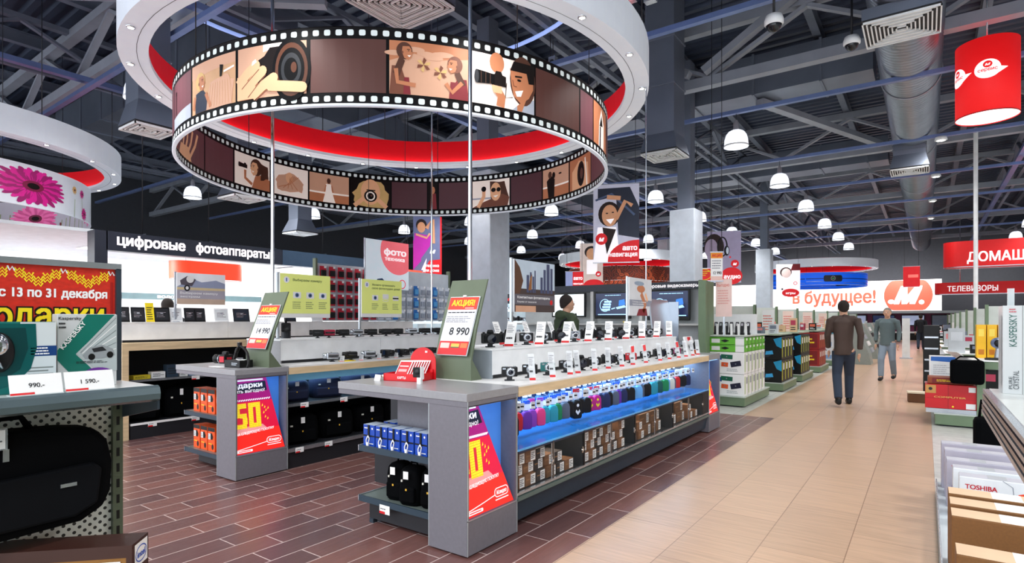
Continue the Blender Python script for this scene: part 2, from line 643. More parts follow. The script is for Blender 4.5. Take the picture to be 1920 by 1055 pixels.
# ----------------------------------------------------------------- ducts
DUCT = mat((150, 158, 172), .32, .7, scale=3, noise=.08)
t = thing('air_duct', 'long round spiral-seam ventilation duct running down the hall', 'duct', (-.25, 0, 6.45))
mb = MB()
prof = []
y = -5.8
while y < 46:
    prof += [(.5, y), (.5, y + .1), (.513, y + .115), (.5, y + .13)]
    y += .13
mb.lathe(prof, DUCT, 32, (0, 0, 0), True, 'y')
mb.build('spiral_pipe', t)
for i in range(9):
    mb = MB(); mb.lathe([(.515, 0), (.53, 0), (.53, .06), (.515, .06)], STL, 28, (0, -2 + i * 5.4, 0), True, 'y'); mb.build('clamp_ring', t)
RD = mat((122, 130, 146), .4, .6, scale=1.2, noise=.12)


def rect_duct(x0, x1, y0, y1, z0, z1, label, along='x'):
    t = thing('air_duct', label, 'duct', ((x0 + x1) / 2, (y0 + y1) / 2, z0))
    a, b, h = (x1 - x0) / 2, (y1 - y0) / 2, z1 - z0
    mb = MB(); mb.box(-a, a, -b, b, 0, h, RD); mb.build('duct_body', t)
    L = a if along == 'x' else b
    k = -L + .6
    while k < L - .3:
        mb = MB()
        if along == 'x': mb.box(k, k + .05, -b - .03, b + .03, -.03, h + .03, STL2)
        else: mb.box(-a - .03, a + .03, k, k + .05, -.03, h + .03, STL2)
        mb.build('flange', t)
        k += 1.4


rect_duct(-9.5, -.9, 14.2, 15.3, 6.7, 7.6, 'wide rectangular metal duct crossing above the car navigation banner')
rect_duct(-21, -10.4, 6.0, 7.0, 6.72, 7.6, 'wide rectangular metal duct over the digital camera sign')
rect_duct(-13.9, -12.9, 7.2, 34, 6.75, 7.5, 'rectangular metal duct running lengthwise on the left', 'y')
rect_duct(-9.2, -1, 22.5, 23.4, 6.7, 7.5, 'rectangular metal duct crossing beyond the audio banner')


def diffuser(w):
    """four-way ceiling diffuser, face down at z=0"""
    mb = MB()
    W = w / 2
    k = 0
    while W > .04:
        z = .0 + .012 * (k % 2)
        for a, b, c, d in ((-W, W, -W, -W + .018), (-W, W, W - .018, W), (-W, -W + .018, -W, W), (W - .018, W, -W, W)):
            mb.box(a, b, c, d, z, z + .03, WHITE)
        W -= .05; k += 1
    mb.box(-w / 2 + .01, w / 2 - .01, -w / 2 + .01, w / 2 - .01, .045, .06, DARK)
    return mb


def drop(x, y, z, w, label, ztop=6.5, dw=.45):
    t = thing('air_outlet', label, 'air outlet', (x, y, z))
    diffuser(w).build('grille', t)
    mb = MB()
    a, b = w / 2, dw / 2
    vs = [(sx * a, sy * a, .06) for sx, sy in ((-1, -1), (1, -1), (1, 1), (-1, 1))] + [(sx * b, sy * b, .4) for sx, sy in ((-1, -1), (1, -1), (1, 1), (-1, 1))]
    mb.add(vs, [(0, 1, 5, 4), (1, 2, 6, 5), (2, 3, 7, 6), (3, 0, 4, 7), (3, 2, 1, 0)], RD)
    mb.build('hood', t)
    mb = MB(); mb.box(-b, b, -b, b, .4, ztop - z, RD)
    for k in range(1, 3): mb.box(-b - .02, b + .02, -b - .02, b + .02, .4 + (ztop - z - .4) * k / 3, .43 + (ztop - z - .4) * k / 3, STL2)
    mb.build('drop_duct', t)


drop(-9.75, 3.95, 4.35, .6, 'square air outlet on a drop duct left of the big ring', 6.75)
drop(-4.3, 11.3, 4.75, .75, 'square air outlet on a drop duct right of the film strip', 7.95, .6)
drop(-.35, 18.5, 5.35, .85, 'square air outlet on a drop duct under the round duct', 6.1, .7)
drop(-11.8, 6.6, 4.0, .7, 'square air outlet above the digital camera sign', 6.71)
drop(-14.6, 9.9, 3.9, .7, 'square air outlet above the lit back room', 6.8)
for x, y, w, z, lab in ((-5.5, 5.2, 1.0, 5.5, 'large square ceiling air grille above the near ring'), (-.29, 10.3, .95, 5.75, 'large square air grille fixed under the round spiral duct')):
    t = thing('air_grille', lab, 'air grille', (x, y, z))
    diffuser(w).build('grille', t)
    mb = MB(); mb.box(-w / 2, w / 2, -w / 2, w / 2, .06, .22, RD); mb.box(-.2, .2, -.2, .2, .22, (6.0 if x > -1 else 7.9) - z, RD); mb.build('plenum_box', t)

# ----------------------------------------------------------------- light tracks
TR = mat((120, 140, 190), .35, .6)
for i, y in enumerate(LAMP_Y):
    mb = MB()
    mb.box(-26, 9.8, y - .05, y + .05, 5.92, 5.95, TR)
    mb.box(-26, 9.8, y - .05, y - .042, 5.95, 6.0, TR); mb.box(-26, 9.8, y + .042, y + .05, 5.95, 6.0, TR)
    tag(mb.build('cable_tray'), 'thin galvanised cable tray crossing the hall, %s from the front, carrying bell lamps' % ORD[i], 'cable tray', 'cable trays carrying the pendant lamps')
for x in (-13.4, -8.9, 2.2, 5.1):
    mb = MB()
    mb.box(x - .07, x + .07, -6, 50, 6.1, 6.13, TR)
    mb.box(x - .07, x - .06, -6, 50, 6.13, 6.2, TR); mb.box(x + .06, x + .07, -6, 50, 6.13, 6.2, TR)
    tag(mb.build('cable_tray'), 'bluish cable tray running lengthwise beneath the trusses, %s from the left' % ORD[(-13.4, -8.9, 2.2, 5.1).index(x)], 'cable tray', 'lengthwise cable trays')
# ----------------------------------------------------------------- bell pendants
BELL = mat((235, 240, 250), .1, alpha=.55, noise=0, emit=.45)
LAMPG = mat((255, 255, 255), .5, emit=9, noise=0)


def make_lamp():
    t = thing('pendant_lamp', 'clear ribbed bell pendant lamp', 'pendant lamp')
    mb = MB()
    prof = [(.045, .36), (.11, .355), (.17, .32), (.215, .25), (.24, .16), (.25, .05), (.25, 0), (.243, 0), (.243, .05), (.232, .16), (.2, .25), (.16, .31), (.1, .34)]
    mb.lathe(prof, BELL, 32)
    mb.lathe([(.252, 0), (.258, .006), (.258, .03), (.252, .036)], WHITE, 32)
    mb.build('shade', t)
    mb = MB(); mb.cyl((0, 0, .36), .06, .16, GREY, 16); mb.cyl((0, 0, .5), .035, .08, GREY, 12); mb.build('ballast_housing', t)
    mb = MB(); mb.ball((0, 0, .17), .085, LAMPG, 12, (1, 1, 1.3)); mb.cyl((0, 0, .27), .03, .09, GREY, 10); mb.build('bulb', t)
    mb = MB(); mb.tube([(0, 0, .56), (0, 0, .75)], .006, DARK, 5); mb.build('cord', t)
    return t


lampP = Proto(make_lamp())
AREA = {-18.4: 'left-most row', -14.65: 'second row from the left', -10.9: 'row left of the big ring', -7.0: 'row behind the big ring', -3.35: 'row along the main aisle', 3.4: 'row right of the round duct', 7.1: 'right-most row'}
for x in LAMP_X:
    for i, y in enumerate(LAMP_Y):
        inring = math.hypot(x + 6.04, y - 5.78) < 4.0 or math.hypot(x + 15.42, y - 2.06) < 4.0
        vis = (-.95 < x / max(y, .01) < .12) and y > 0 or x / max(y, .01) > -5 and x < -3 and y > 3
        if inring: continue
        light('SPOT', 'pendant_light', (x, y, LAMP_Z - .02), 230 if y < 30 else 190, (1, .985, .96), spot_size=2.6, spot_blend=.8, shadow_soft_size=.4)
        if x / max(y, .01) < .3 and y > 0:
            lampP.put((x, y, LAMP_Z), 0, 'clear bell pendant lamp, %s from the camera in the %s' % (ORD[i - 2], AREA[x]), 'bell pendant lamps over the sales floor')
# ================================================================= HANGING RINGS
RC = (-6.037, 5.783)
RWHT = mat((226, 232, 242), .4, emit=.12, noise=.02)
REDF = mat((232, 20, 32), .5, emit=.22, noise=.03)  # weak glow put into the red for the strip's light on the band
STRIP = mat((255, 214, 210), .5, emit=3.5, noise=0)
SPOTL = mat((255, 255, 235), .5, emit=14, noise=0)


def cove_ring(cx, cy, label, z0=4.49, h=.46, R0=3.09, R1=3.39, rods=True):
    t = thing('cove_ring', label, 'ceiling ring', (cx, cy, z0))
    n = 96
    mb = MB()
    mb.lathe([(R0, .05), (R0, 0), (3.2, 0), (3.2, .004), (3.207, .004), (3.207, 0), (R1, 0), (R1, h), (R1 - .03, h), (3.22, h), (3.21, .06)], RWHT, n, smooth=False)
    mb.lathe([(3.2005, -.0015), (3.2065, -.0015)], DARK, n)
    mb.build('white_fascia', t)
    mb = MB(); mb.lathe([(3.205, .05), (3.205, h + .02), (3.215, h + .02)], REDF, n); mb.build('red_inner_band', t)
    mb = MB(); mb.lathe([(3.13, .052), (3.17, .052)], STRIP, n); mb.lathe([(R0, .05), (3.2, .05)], RWHT, n); mb.build('light_strip', t)
    for k in range(20):
        a = 2 * PI * (k + .35) / 20
        mb = MB()
        c = (3.3 * math.cos(a), 3.3 * math.sin(a), -.012)
        mb.lathe([(.0001, .001), (.03, 0)], SPOTL, 12, c)
        mb.lathe([(.03, 0), (.03, -.002), (.045, 0), (.045, .012)], CHROME, 12, c)
        mb.build('downlight', t)
    if rods:
        for k in range(6):
            a = 2 * PI * k / 6 + .4
            mb = MB(); mb.tube([(3.3 * math.cos(a), 3.3 * math.sin(a), h), (3.3 * math.cos(a), 3.3 * math.sin(a), 3.2)], .008, DARK, 5); mb.build('hanging_wire', t)
    return t


cove_ring(RC[0], RC[1], 'large white ceiling ring with a red strip-lit inner band above the film strip')
cove_ring(-15.42, 2.06, 'white ceiling ring with red inner band above the flower drum at far left')
cove_ring(-13.7, 29.4, 'distant white ceiling ring with red inner band above the coffee-bean drum')
cove_ring(-5.65, 40, 'distant white ceiling ring with red inner band above the blue drum')

# --- sepia palette of the film photographs
SK = mat((232, 176, 134), .5, emit=0.11, noise=.03)
SK2 = mat((190, 120, 82), .5, emit=0.09, noise=.03)
SKD = mat((120, 66, 44), .5, emit=0.05, noise=.03)
SEP = mat((208, 160, 132), .5, emit=0.11, noise=.05, scale=2)
SEPL = mat((250, 236, 226), .5, emit=0.16, noise=.02)
BRN = mat((84, 44, 36), .5, emit=0.05, noise=.1, scale=1)
MAU = mat((82, 44, 52), .5, emit=0.06, noise=.1, scale=1)
MAU2 = mat((110, 64, 72), .5, emit=0.06, noise=.1, scale=1)
DKB = mat((20, 11, 10), .5, spec=.2, emit=0.01)
MROON = mat((130, 30, 40), .5, emit=0.05)
FILMB = mat((6, 5, 7), .5, spec=.15)
HOLE = mat((214, 224, 224), .5, emit=0.16, noise=0)
HAIRB = mat((84, 44, 26), .6, emit=0.02)
BLOND = mat((214, 176, 112), .6, emit=0.07)
SANDC = mat((206, 160, 120), .6, emit=0.09)
SEAC = mat((170, 176, 190), .6, emit=0.09)
LENSR = mat((90, 50, 30), .3)


def wavy(A, pts, m, lay, k=.01, n=3):
    out = []
    for i in range(len(pts)):
        a = pts[i]; b = pts[(i + 1) % len(pts)]
        for j in range(n):
            f = j / n
            out.append((a[0] + (b[0] - a[0]) * f + random.uniform(-k, k), a[1] + (b[1] - a[1]) * f + random.uniform(-k, k)))
    return A.poly(out, m, lay)


def fig_head(A, u, v, r, skin, hair, face=1, lay=4, smile=True):
    """a portrait head seen three-quarter, face=+1 looks to +u"""
    A.ell(u - face * r * .18, v + r * .25, r * 1.02, r * 1.12, hair, lay)
    A.poly([(u - face * r * .5, v + r * .1), (u - face * r * .4, v + r * .8), (u + face * r * .45, v + r * .85), (u + face * r * .72, v + r * .45), (u + face * r * .72, v + r * .15), (u + face * r * .95, v - r * .1), (u + face * r * .74, v - r * .2), (u + face * r * .72, v - r * .55), (u + face * r * .35, v - r * .95), (u - face * r * .2, v - r * .7)], skin, lay + 1)
    A.ell(u + face * r * .35, v + r * .25, r * .1, r * .05, DKB, lay + 2, 10)
    A.line([(u + face * r * .15, v + r * .42), (u + face * r * .55, v + r * .42)], r * .07, DKB, lay + 2)
    if smile:
        A.poly([(u + face * r * .2, v - r * .35), (u + face * r * .66, v - r * .32), (u + face * r * .45, v - r * .58)], SEPL, lay + 2)
    A.ell(u - face * r * .42, v, r * .12, r * .2, SKD, lay + 2, 10)


def art_camera(A, u, v, s, lay=4, side=-1):
    """black reflex camera with a long lens pointing to side"""
    A.poly([(u - .5 * s, v - .35 * s), (u + .5 * s, v - .35 * s), (u + .5 * s, v + .3 * s), (u + .25 * s, v + .35 * s), (u + .15 * s, v + .55 * s), (u - .2 * s, v + .55 * s), (u - .3 * s, v + .33 * s), (u - .5 * s, v + .3 * s)], DKB, lay)
    A.poly([(u + side * .3 * s, v - .3 * s), (u + side * 1.5 * s, v - .42 * s), (u + side * 1.5 * s, v + .42 * s), (u + side * .3 * s, v + .3 * s)], FILMB, lay + 1)
    A.ell(u + side * 1.5 * s, v, .15 * s, .42 * s, DARK, lay + 2)
    for k in (.6, .9, 1.2): A.line([(u + side * k * s, v - .34 * s), (u + side * k * s, v + .34 * s)], .03 * s, LENSR, lay + 2)


def F(kind, w, h):
    """one film frame's photograph, w by h metres"""
    A = Art()
    r = A.rect
    if kind == 'brown': r(0, 0, w, h, BRN)
    elif kind == 'mauve': r(0, 0, w, h, MAU)
    elif kind == 'mauve2': r(0, 0, w, h, MAU2)
    elif kind == 'beach':
        r(0, 0, w, h, MAU2); A.poly([(0, 0), (w, 0), (w, h * .3), (0, h * .24)], SEAC, 2)
        A.line([(w * .2, h * .26), (w * .2, h * .7)], .02, DKB, 3); A.ell(w * .2, h * .74, .02, .03, DKB, 3)
    elif kind == 'hat':
        r(0, 0, w, h, SANDC); A.poly([(0, h * .72), (w, h * .8), (w, h), (0, h)], SEP, 2)
        wavy(A, [(w * .4, h * .02), (w * .95, 0), (w * .98, h * .45), (w * .8, h * .62), (w * .5, h * .55)], SEP, 3, .015)
        A.poly([(w * .1, 0), (w * .4, 0), (w * .42, h * .3), (w * .3, h * .45), (w * .12, h * .4)], NAVY, 3)
        A.line([(w * .1, h * .35), (w * .05, h * .1)], .05, SK2, 4); A.line([(w * .38, h * .35), (w * .5, h * .05)], .045, SK2, 4)
        fig_head(A, w * .26, h * .58, .085, SK2, BLOND, 1, 4)
        A.poly([(w * .7, h * .58), (w * .74, h * .58), (w * .77, h * .8), (w * .7, h * .82)], DKB, 5); A.line([(w * .78, h * .66), (w * .98, h * .72)], .02, SEPL, 5)
        for k in range(9): A.line([(w * (.45 + .06 * k), h * .04), (w * (.5 + .05 * k), h * .5)], .006, SANDC, 4)
    elif kind == 'hand':
        r(0, 0, w, h, SEP); A.poly([(w * .4, h * .86), (w * .85, h), (w * .4, h)], SEPL, 2)
        A.poly([(w * .28, h * .35), (w * .3, h * .7), (w * .42, h * .78), (w * .5, h * .93), (w * .68, h * .93), (w * .78, h * .8), (w, h * .82), (w, h * .12), (w * .5, h * .1)], DKB, 3)
        for k, q in enumerate((FILMB, LENSR, FILMB, DARK, FILMB)): A.ell(w * .8, h * .47, .2 * (1 - k * .16), .3 * (1 - k * .16), q, 4 + k, 28)
        A.ell(w * .84, h * .5, .03, .05, LENSR, 10)
        for a, b, c, d in ((.02, .3, .3, .62), (.12, .12, .4, .5), (.24, .04, .56, .34)):
            A.line([(w * a, h * b), (w * (a + c) / 2, h * (b + d) / 2 + .01), (w * c, h * d)], .1, SK, 10); A.ell(w * c, h * d, .05, .05, SK, 10, 12)
            A.line([(w * a + .045, h * b - .045), (w * c + .04, h * d - .04)], .008, SKD, 11)
        A.poly([(0, 0), (w * .3, 0), (w * .3, h * .22), (w * .1, h * .42), (0, h * .45)], SK, 10)
        A.line([(w * .5, h * .2), (w * .95, h * .12)], .1, SK, 12); A.ell(w * .95, h * .12, .05, .05, SK, 12, 12); A.ell(w * .52, h * .2, .05, .05, SK, 12, 12)
        A.poly([(w * .24, h * .62), (w * .32, h * .68), (w * .3, h * .74), (w * .25, h * .7)], SEPL, 12)
    elif kind == 'girls':
        r(0, 0, w, h, SEP); A.poly([(0, h * .62), (w * .3, h * .78), (w * .6, h * .7), (w, h * .8), (w, h), (0, h)], SK2, 2)
        for k in range(6): A.ell(w * random.random(), h * random.uniform(.72, .95), .09, .025, SEP, 3)
        for s, q, hh in ((1, 0, .66), (-1, w, .5)):
            A.poly([(q, 0), (q + s * w * .2, 0), (q + s * w * .19, h * .3), (q + s * w * .14, h * hh * .8), (q + s * w * .03, h * hh * .8)], SKD if s > 0 else MROON, 4)
            A.line([(q + s * w * .08, h * hh * .72), (q + s * w * .1, h * .22), (q + s * w * .32, h * .18)] if s > 0 else [(q - w * .09, h * hh * .66), (q - w * .22, h * .12), (q - w * .3, h * .28)], .04, SK2, 6)
            fig_head(A, q + s * w * .2, h * (hh + .12), .072, SK2, HAIRB if s > 0 else SKD, s, 6)
            A.poly([(q + s * w * .13, h * hh * 1.1), (q + s * w * .19, h * hh * .95), (q + s * w * .12, h * hh * .5), (q + s * w * .04, h * hh * .6)], HAIRB, 5)
            A.poly([(q + s * w * .17, 0), (q + s * w * .26, 0), (q + s * w * .24, h * .32), (q + s * w * .18, h * .32)], MROON, 5)
        for cu, cv in ((w * .42, h * .58), (w * .63, h * .47)):
            for k in range(6):
                a = k * PI / 3
                A.poly([(cu, cv), (cu + .055 * math.cos(a), cv + .055 * math.sin(a)), (cu + .07 * math.cos(a + .5), cv + .07 * math.sin(a + .5)), (cu + .035 * math.cos(a + .8), cv + .035 * math.sin(a + .8))], SKD if k % 2 else BLOND, 5)
    elif kind == 'manphoto':
        r(0, 0, w, h, SEPL)
        A.poly([(w * .62, 0), (w, 0), (w, h * .3), (w * .86, h * .26), (w * .7, h * .1)], SEAC, 3)
        A.ell(w * .8, h * .62, .16, .25, HAIRB, 3); A.poly([(w * .58, h * .82), (w * .98, h * .86), (w * .98, h * .5), (w * .9, h * .3), (w * .76, h * .16), (w * .64, h * .28), (w * .6, h * .55)], SK2, 4)
        A.poly([(w * .58, h * .78), (w * .64, h * .98), (w, h), (w, h * .62), (w * .9, h * .6), (w * .86, h * .8)], DKB, 5)
        A.poly([(w * .66, h * .38), (w * .8, h * .44), (w * .76, h * .3), (w * .69, h * .28)], SEPL, 6)
        A.line([(w * .66, h * .68), (w * .78, h * .7)], .016, DKB, 6); A.ell(w * .73, h * .62, .025, .012, DKB, 6, 10); A.line([(w * .62, h * .6), (w * .64, h * .48), (w * .69, h * .48)], .01, SKD, 6)
        A.poly([(w * .7, h * .1), (w * .86, h * .28), (w * .78, 0), (w * .7, 0)], SK2, 4)
        art_camera(A, w * .4, h * .52, .16, 7, -1)
        A.ell(w * .37, h * .86, .08, .1, SK2, 6); A.line([(w * .42, 0), (w * .44, h * .2), (w * .36, h * .36)], .09, SK2, 9)
        for k in range(4): A.line([(w * (.3 + .04 * k), h * .4), (w * (.34 + .03 * k), h * .26)], .028, SK, 10)
        A.line([(w * .52, h * .5), (w * .5, h * .2), (w * .62, h * .24)], .008, DKB, 8)
    elif kind == 'hat2':
        r(0, 0, w, h, SK2); A.poly([(w * .3, 0), (w * .7, 0), (w * .72, h * .6), (w * .5, h * .95), (w * .34, h * .6)], SEPL, 2)
        A.poly([(w * .36, h * .5), (w * .6, h * .55), (w * .5, h * .8)], DKB, 3); A.line([(w * .4, 0), (w * .42, h * .5)], .05, DKB, 3)
    elif kind == 'phonehand':
        r(0, 0, w, h, MAU2); 
        for k in range(4): A.line([(w * (.2 + .1 * k), 0), (w * (.3 + .14 * k), h * .5), (w * (.32 + .16 * k), h * .85)], .05, SK, 3)
        A.poly([(w * .05, 0), (w * .6, 0), (w * .5, h * .35), (w * .15, h * .3)], SK, 3)
    elif kind == 'shooter':
        r(0, 0, w, h, SEPL); A.poly([(w * .5, 0), (w, 0), (w, h * .35), (w * .85, h * .5), (w * .6, h * .4)], SK2, 3)
        fig_head(A, w * .6, h * .62, .12, SK, HAIRB, -1, 4); wavy(A, [(w * .6, h * .9), (w * .95, h * .8), (w * .98, h * .4), (w * .75, h * .3), (w * .74, h * .6)], HAIRB, 7, .012)
        art_camera(A, w * .3, h * .62, .09, 8, -1); A.line([(w * .5, h * .1), (w * .3, h * .25), (w * .3, h * .5)], .05, SK2, 9)
    elif kind == 'pale':
        r(0, 0, w, h, SEPL); wavy(A, [(w * .1, h * .5), (w * .5, h * .85), (w * .9, h * .5), (w * .85, h * .2), (w * .5, h * .12), (w * .2, h * .2)], SEP, 2, .02)
        for k in range(5): A.line([(w * (.2 + .13 * k), h * .25), (w * .5, h * (.4 + .05 * k)), (w * (.75 - .05 * k), h * .7)], .012, SK2, 3)
        A.ell(w * .5, h * .62, .07, .09, SK, 3)
    elif kind == 'dress':
        r(0, 0, w, h, SEP); A.rect(0, 0, w, h * .3, SK2, 2); A.rect(0, h * .3, w, h * .36, SEPL, 2)
        A.poly([(w * .34, 0), (w * .66, 0), (w * .56, h * .45), (w * .55, h * .66), (w * .42, h * .66), (w * .42, h * .45)], SEPL, 3)
        A.ell(w * .49, h * .77, .035, .05, HAIRB, 4); A.line([(w * .42, h * .62), (w * .38, h * .38)], .018, SK2, 4); A.line([(w * .56, h * .62), (w * .6, h * .38)], .018, SK2, 4)
    elif kind == 'facecam':
        r(0, 0, w, h, DKB); wavy(A, [(w * .12, 0), (w * .9, 0), (w * .95, h * .5), (w * .75, h * .95), (w * .3, h * .95), (w * .06, h * .5)], BLOND, 2, .02)
        A.ell(w * .5, h * .55, .18, .24, SK, 3); A.ell(w * .5, h * .4, .12, .11, DKB, 4); A.ell(w * .5, h * .4, .085, .085, SEPL, 5); A.ell(w * .5, h * .4, .06, .06, FILMB, 6); A.ell(w * .52, h * .42, .02, .02, LENSR, 7)
        for s in (-1, 1): A.line([(w * .5 + s * .3, 0), (w * .5 + s * .13, h * .3)], .08, SK, 5)
        A.line([(w * .4, h * .62), (w * .62, h * .62)], .02, DKB, 5)
    elif kind == 'redpic':
        r(0, 0, w, h, DKB); A.poly([(w * .2, 0), (w * .9, 0), (w * .8, h * .6), (w * .3, h * .6)], MROON, 2); A.ell(w * .5, h * .72, .04, .07, SK2, 3)
    elif kind == 'glasses':
        r(0, 0, w, h, SEPL); A.rect(0, h * .3, w * .5, h * .36, SEAC, 2); A.poly([(0, 0), (w * .95, 0), (w, h * .3), (w * .8, h * .45), (w * .3, h * .2)], SKD, 3)
        wavy(A, [(w * .45, h * .95), (w * .85, h * .9), (w * .98, h * .3), (w * .75, 0), (w * .5, h * .1)], HAIRB, 3, .01)
        A.ell(w * .62, h * .55, .11, .17, SK, 5); A.ell(w * .56, h * .62, .05, .04, DKB, 6); A.ell(w * .7, h * .62, .045, .04, DKB, 6); A.poly([(w * .55, h * .4), (w * .7, h * .42), (w * .62, h * .33)], SEPL, 6)
        A.line([(w * .15, 0), (w * .3, h * .4), (w * .3, h * .66)], .07, SK, 6); A.ell(w * .3, h * .68, .05, .05, FILMB, 7)
    elif kind == 'pair':
        r(0, 0, w, h, SEP); A.rect(0, h * .34, w, h * .4, SEPL, 2); A.rect(0, 0, w, h * .34, SK2, 2)
        A.poly([(w * .2, 0), (w * .42, 0), (w * .44, h * .6), (w * .3, h * .75), (w * .14, h * .58)], DKB, 3); A.ell(w * .26, h * .78, .045, .06, HAIRB, 4); A.ell(w * .4, h * .74, .04, .055, DKB, 4); A.ell(w * .65, h * .75, .04, .015, DKB, 4)
    elif kind == 'lensman':
        r(0, 0, w, h, SK2); A.poly([(w * .1, 0), (w * .9, 0), (w * .85, h * .7), (w * .4, h * .9), (w * .1, h * .6)], SK, 2)
        A.ell(w * .5, h * .45, .12, .2, DKB, 3); A.ell(w * .52, h * .45, .085, .15, FILMB, 4); A.ell(w * .53, h * .45, .05, .09, LENSR, 5); A.line([(w * .8, 0), (w * .7, h * .9)], .04, SEPL, 3)
    return A


def film_ring():
    t = thing('film_strip_ring', 'huge ring-shaped film strip with sepia photographs hung over the camera islands', 'hanging sign', (RC[0], RC[1], 3.45))
    R = 2.84; H = .73
    frames_o = [(-128, -107, 'mauve2'), (-106.5, -94, 'beach'), (-93.3, -78.3, 'hat'), (-77.6, -62.2, 'hand'), (-61.4, -47.2, 'brown'), (-46.6, -31.4, 'girls'), (-30.8, -16.3, 'manphoto'), (-15.8, -1, 'brown'), (-.4, 6.3, 'mauve2'), (6.8, 19, 'hat2'), (19.6, 36, 'mauve'), (36.6, 52, 'facecam'), (52.6, 68, 'brown'), (68.6, 84, 'girls'), (84.6, 100, 'mauve'), (100.6, 116, 'hand'), (116.6, 132, 'brown'), (132.6, 150, 'manphoto'), (150.6, 168, 'mauve'), (168.6, 186, 'hat'), (186.6, 205, 'brown'), (205.6, 231.4, 'dress')]
    # inside, seen from within: angle decreases to the viewer's right
    frames_i = [(-123, -143, 'phonehand'), (-143.6, -157.3, 'mauve2'), (-158, -172.6, 'shooter'), (-173.2, -187.4, 'pale'), (172, 157.2, 'dress'), (156.6, 141.6, 'facecam'), (141.1, 127.7, 'mauve'), (127.2, 123.5, 'redpic'), (123, 111, 'mauve'), (109.6, 94, 'glasses'), (93.3, 79, 'mauve'), (78.4, 64.6, 'pair'), (63.9, 49.5, 'lensman'), (49, 32.8, 'mauve2'), (32.4, 18, 'hat'), (17.4, 0, 'brown'), (-.6, -18, 'dress'), (-18.6, -36, 'mauve'), (-36.6, -54, 'pale'), (-54.6, -72, 'brown'), (-72.6, -90, 'shooter'), (-90.6, -106, 'mauve'), (-106.6, -122.4, 'girls')]
    b = .115

    def side(frames, sgn, name):
        A = Art()
        L = 2 * PI * R
        mb = MB()
        fn = (lambda u, v, l: ((R + sgn * (.012 + .0012 * l)) * math.cos(u / R), (R + sgn * (.012 + .0012 * l)) * math.sin(u / R), v)) if sgn > 0 else \
             (lambda u, v, l: ((R - .012 - .0012 * l) * math.cos(-u / R), (R - .012 - .0012 * l) * math.sin(-u / R), v))
        A.rect(0, .012, L, H - .012, FILMB, 0)
        nh = 164
        for k in range(nh):
            u = L * (k + .5) / nh
            for v in (.03, H - .03 - .055):
                A.rrect(u - .03, v, u + .03, v + .055, .014, HOLE, 2, 2)
        A.wrap(mb, fn, .12)
        mb.build('film_band_outside' if sgn > 0 else 'film_band_inside', t)
        for a0, a1, k in frames:
            if sgn > 0: u0, u1 = math.radians(a0) * R, math.radians(a1) * R
            else: u0, u1 = -math.radians(a0) * R, -math.radians(a1) * R
            if u1 < u0: u0, u1 = u1, u0
            B = F(k, u1 - u0, H - 2 * b)
            m2 = MB()
            B.wrap(m2, (lambda u, v, l, u0=u0: fn(u + u0, v + b, l + 1)), .12)
            m2.build('photo_frame', t)
    side(frames_o, 1, 'o'); side(frames_i, -1, 'i')
    mb = MB()
    mb.lathe([(R - .012, 0), (R - .02, .012), (R - .02, 0), (R - .02, -.012), (R + .02, -.012), (R + .02, .012), (R + .012, .012)], RWHT, 128)
    mb.lathe([(R - .012, H - .012), (R - .016, H), (R + .016, H), (R + .012, H - .012)], FILMB, 128)
    mb.build('rim', t)
    for k in range(5):
        a = 2 * PI * k / 5 + .9
        mb = MB(); mb.tube([(R * math.cos(a), R * math.sin(a), H), (R * math.cos(a), R * math.sin(a), 4.55)], .006, DARK, 5); mb.build('hanging_wire', t)


film_ring()
for k in range(10):      # the ring's own downlights
    a = 2 * PI * (2 * k + .35) / 20
    light('SPOT', 'ring_downlight', (RC[0] + 3.3 * math.cos(a), RC[1] + 3.3 * math.sin(a), 4.46), 55, (1, .99, .97), spot_size=2.3, spot_blend=.9, shadow_soft_size=.08)

# blue tube hoop high inside the ring
mb = MB()
mb.tube([(RC[0] - .4 + 3.6 * math.cos(a), RC[1] - .6 + 3.6 * math.sin(a), 6.55) for a in [2 * PI * i / 72 for i in range(73)]], .035, mat((150, 175, 240), .3, emit=.5), 8)
tag(mb.build('light_hoop'), 'thin bluish tube hoop high above the big white ring', 'hoop light')

# --- flower drum at far left
PINK = mat((196, 16, 130), .5, emit=.2, noise=.1, scale=8); PINK2 = mat((240, 110, 175), .5, emit=.25, noise=.1, scale=8)
MAG = mat((120, 10, 60), .5, emit=.1); DRUMW = mat((226, 232, 242), .5, emit=.05, noise=.02); STEM = mat((150, 170, 120), .5, emit=.1)


def daisy(A, u, v, r, m, lay=3, n=26, sq=1., sx=1.):
    for q in range(2):
        for k in range(n):
            a = 2 * PI * (k + .5 * q) / n
            L = r * random.uniform(.85, 1.02) * (1 - .2 * q)
            w = r * .085
            mm = m if k % 2 else mat(tuple(min(255, int(c * (.78 if m is PINK else 1.06))) for c in ((196, 16, 130) if m is PINK else (226, 90, 160) if m is PINK2 else (200, 160, 100))), .5, emit=.1)
            p = []
            for f, ww in ((.15, .4), (.5, .9), (.8, 1), (.95, .6), (1, 0), (.95, -.6), (.8, -1), (.5, -.9), (.15, -.4)):
                p.append((u + (L * f * math.cos(a) - ww * w * math.sin(a)) * sx, v + (L * f * math.sin(a) + ww * w * math.cos(a)) * sq))
            A.poly(p, mm, lay + q)
    A.ell(u, v, r * .26 * sx, r * .26 * sq, MAG, lay + 3); A.ell(u, v, r * .15 * sx, r * .15 * sq, DKB, lay + 4)


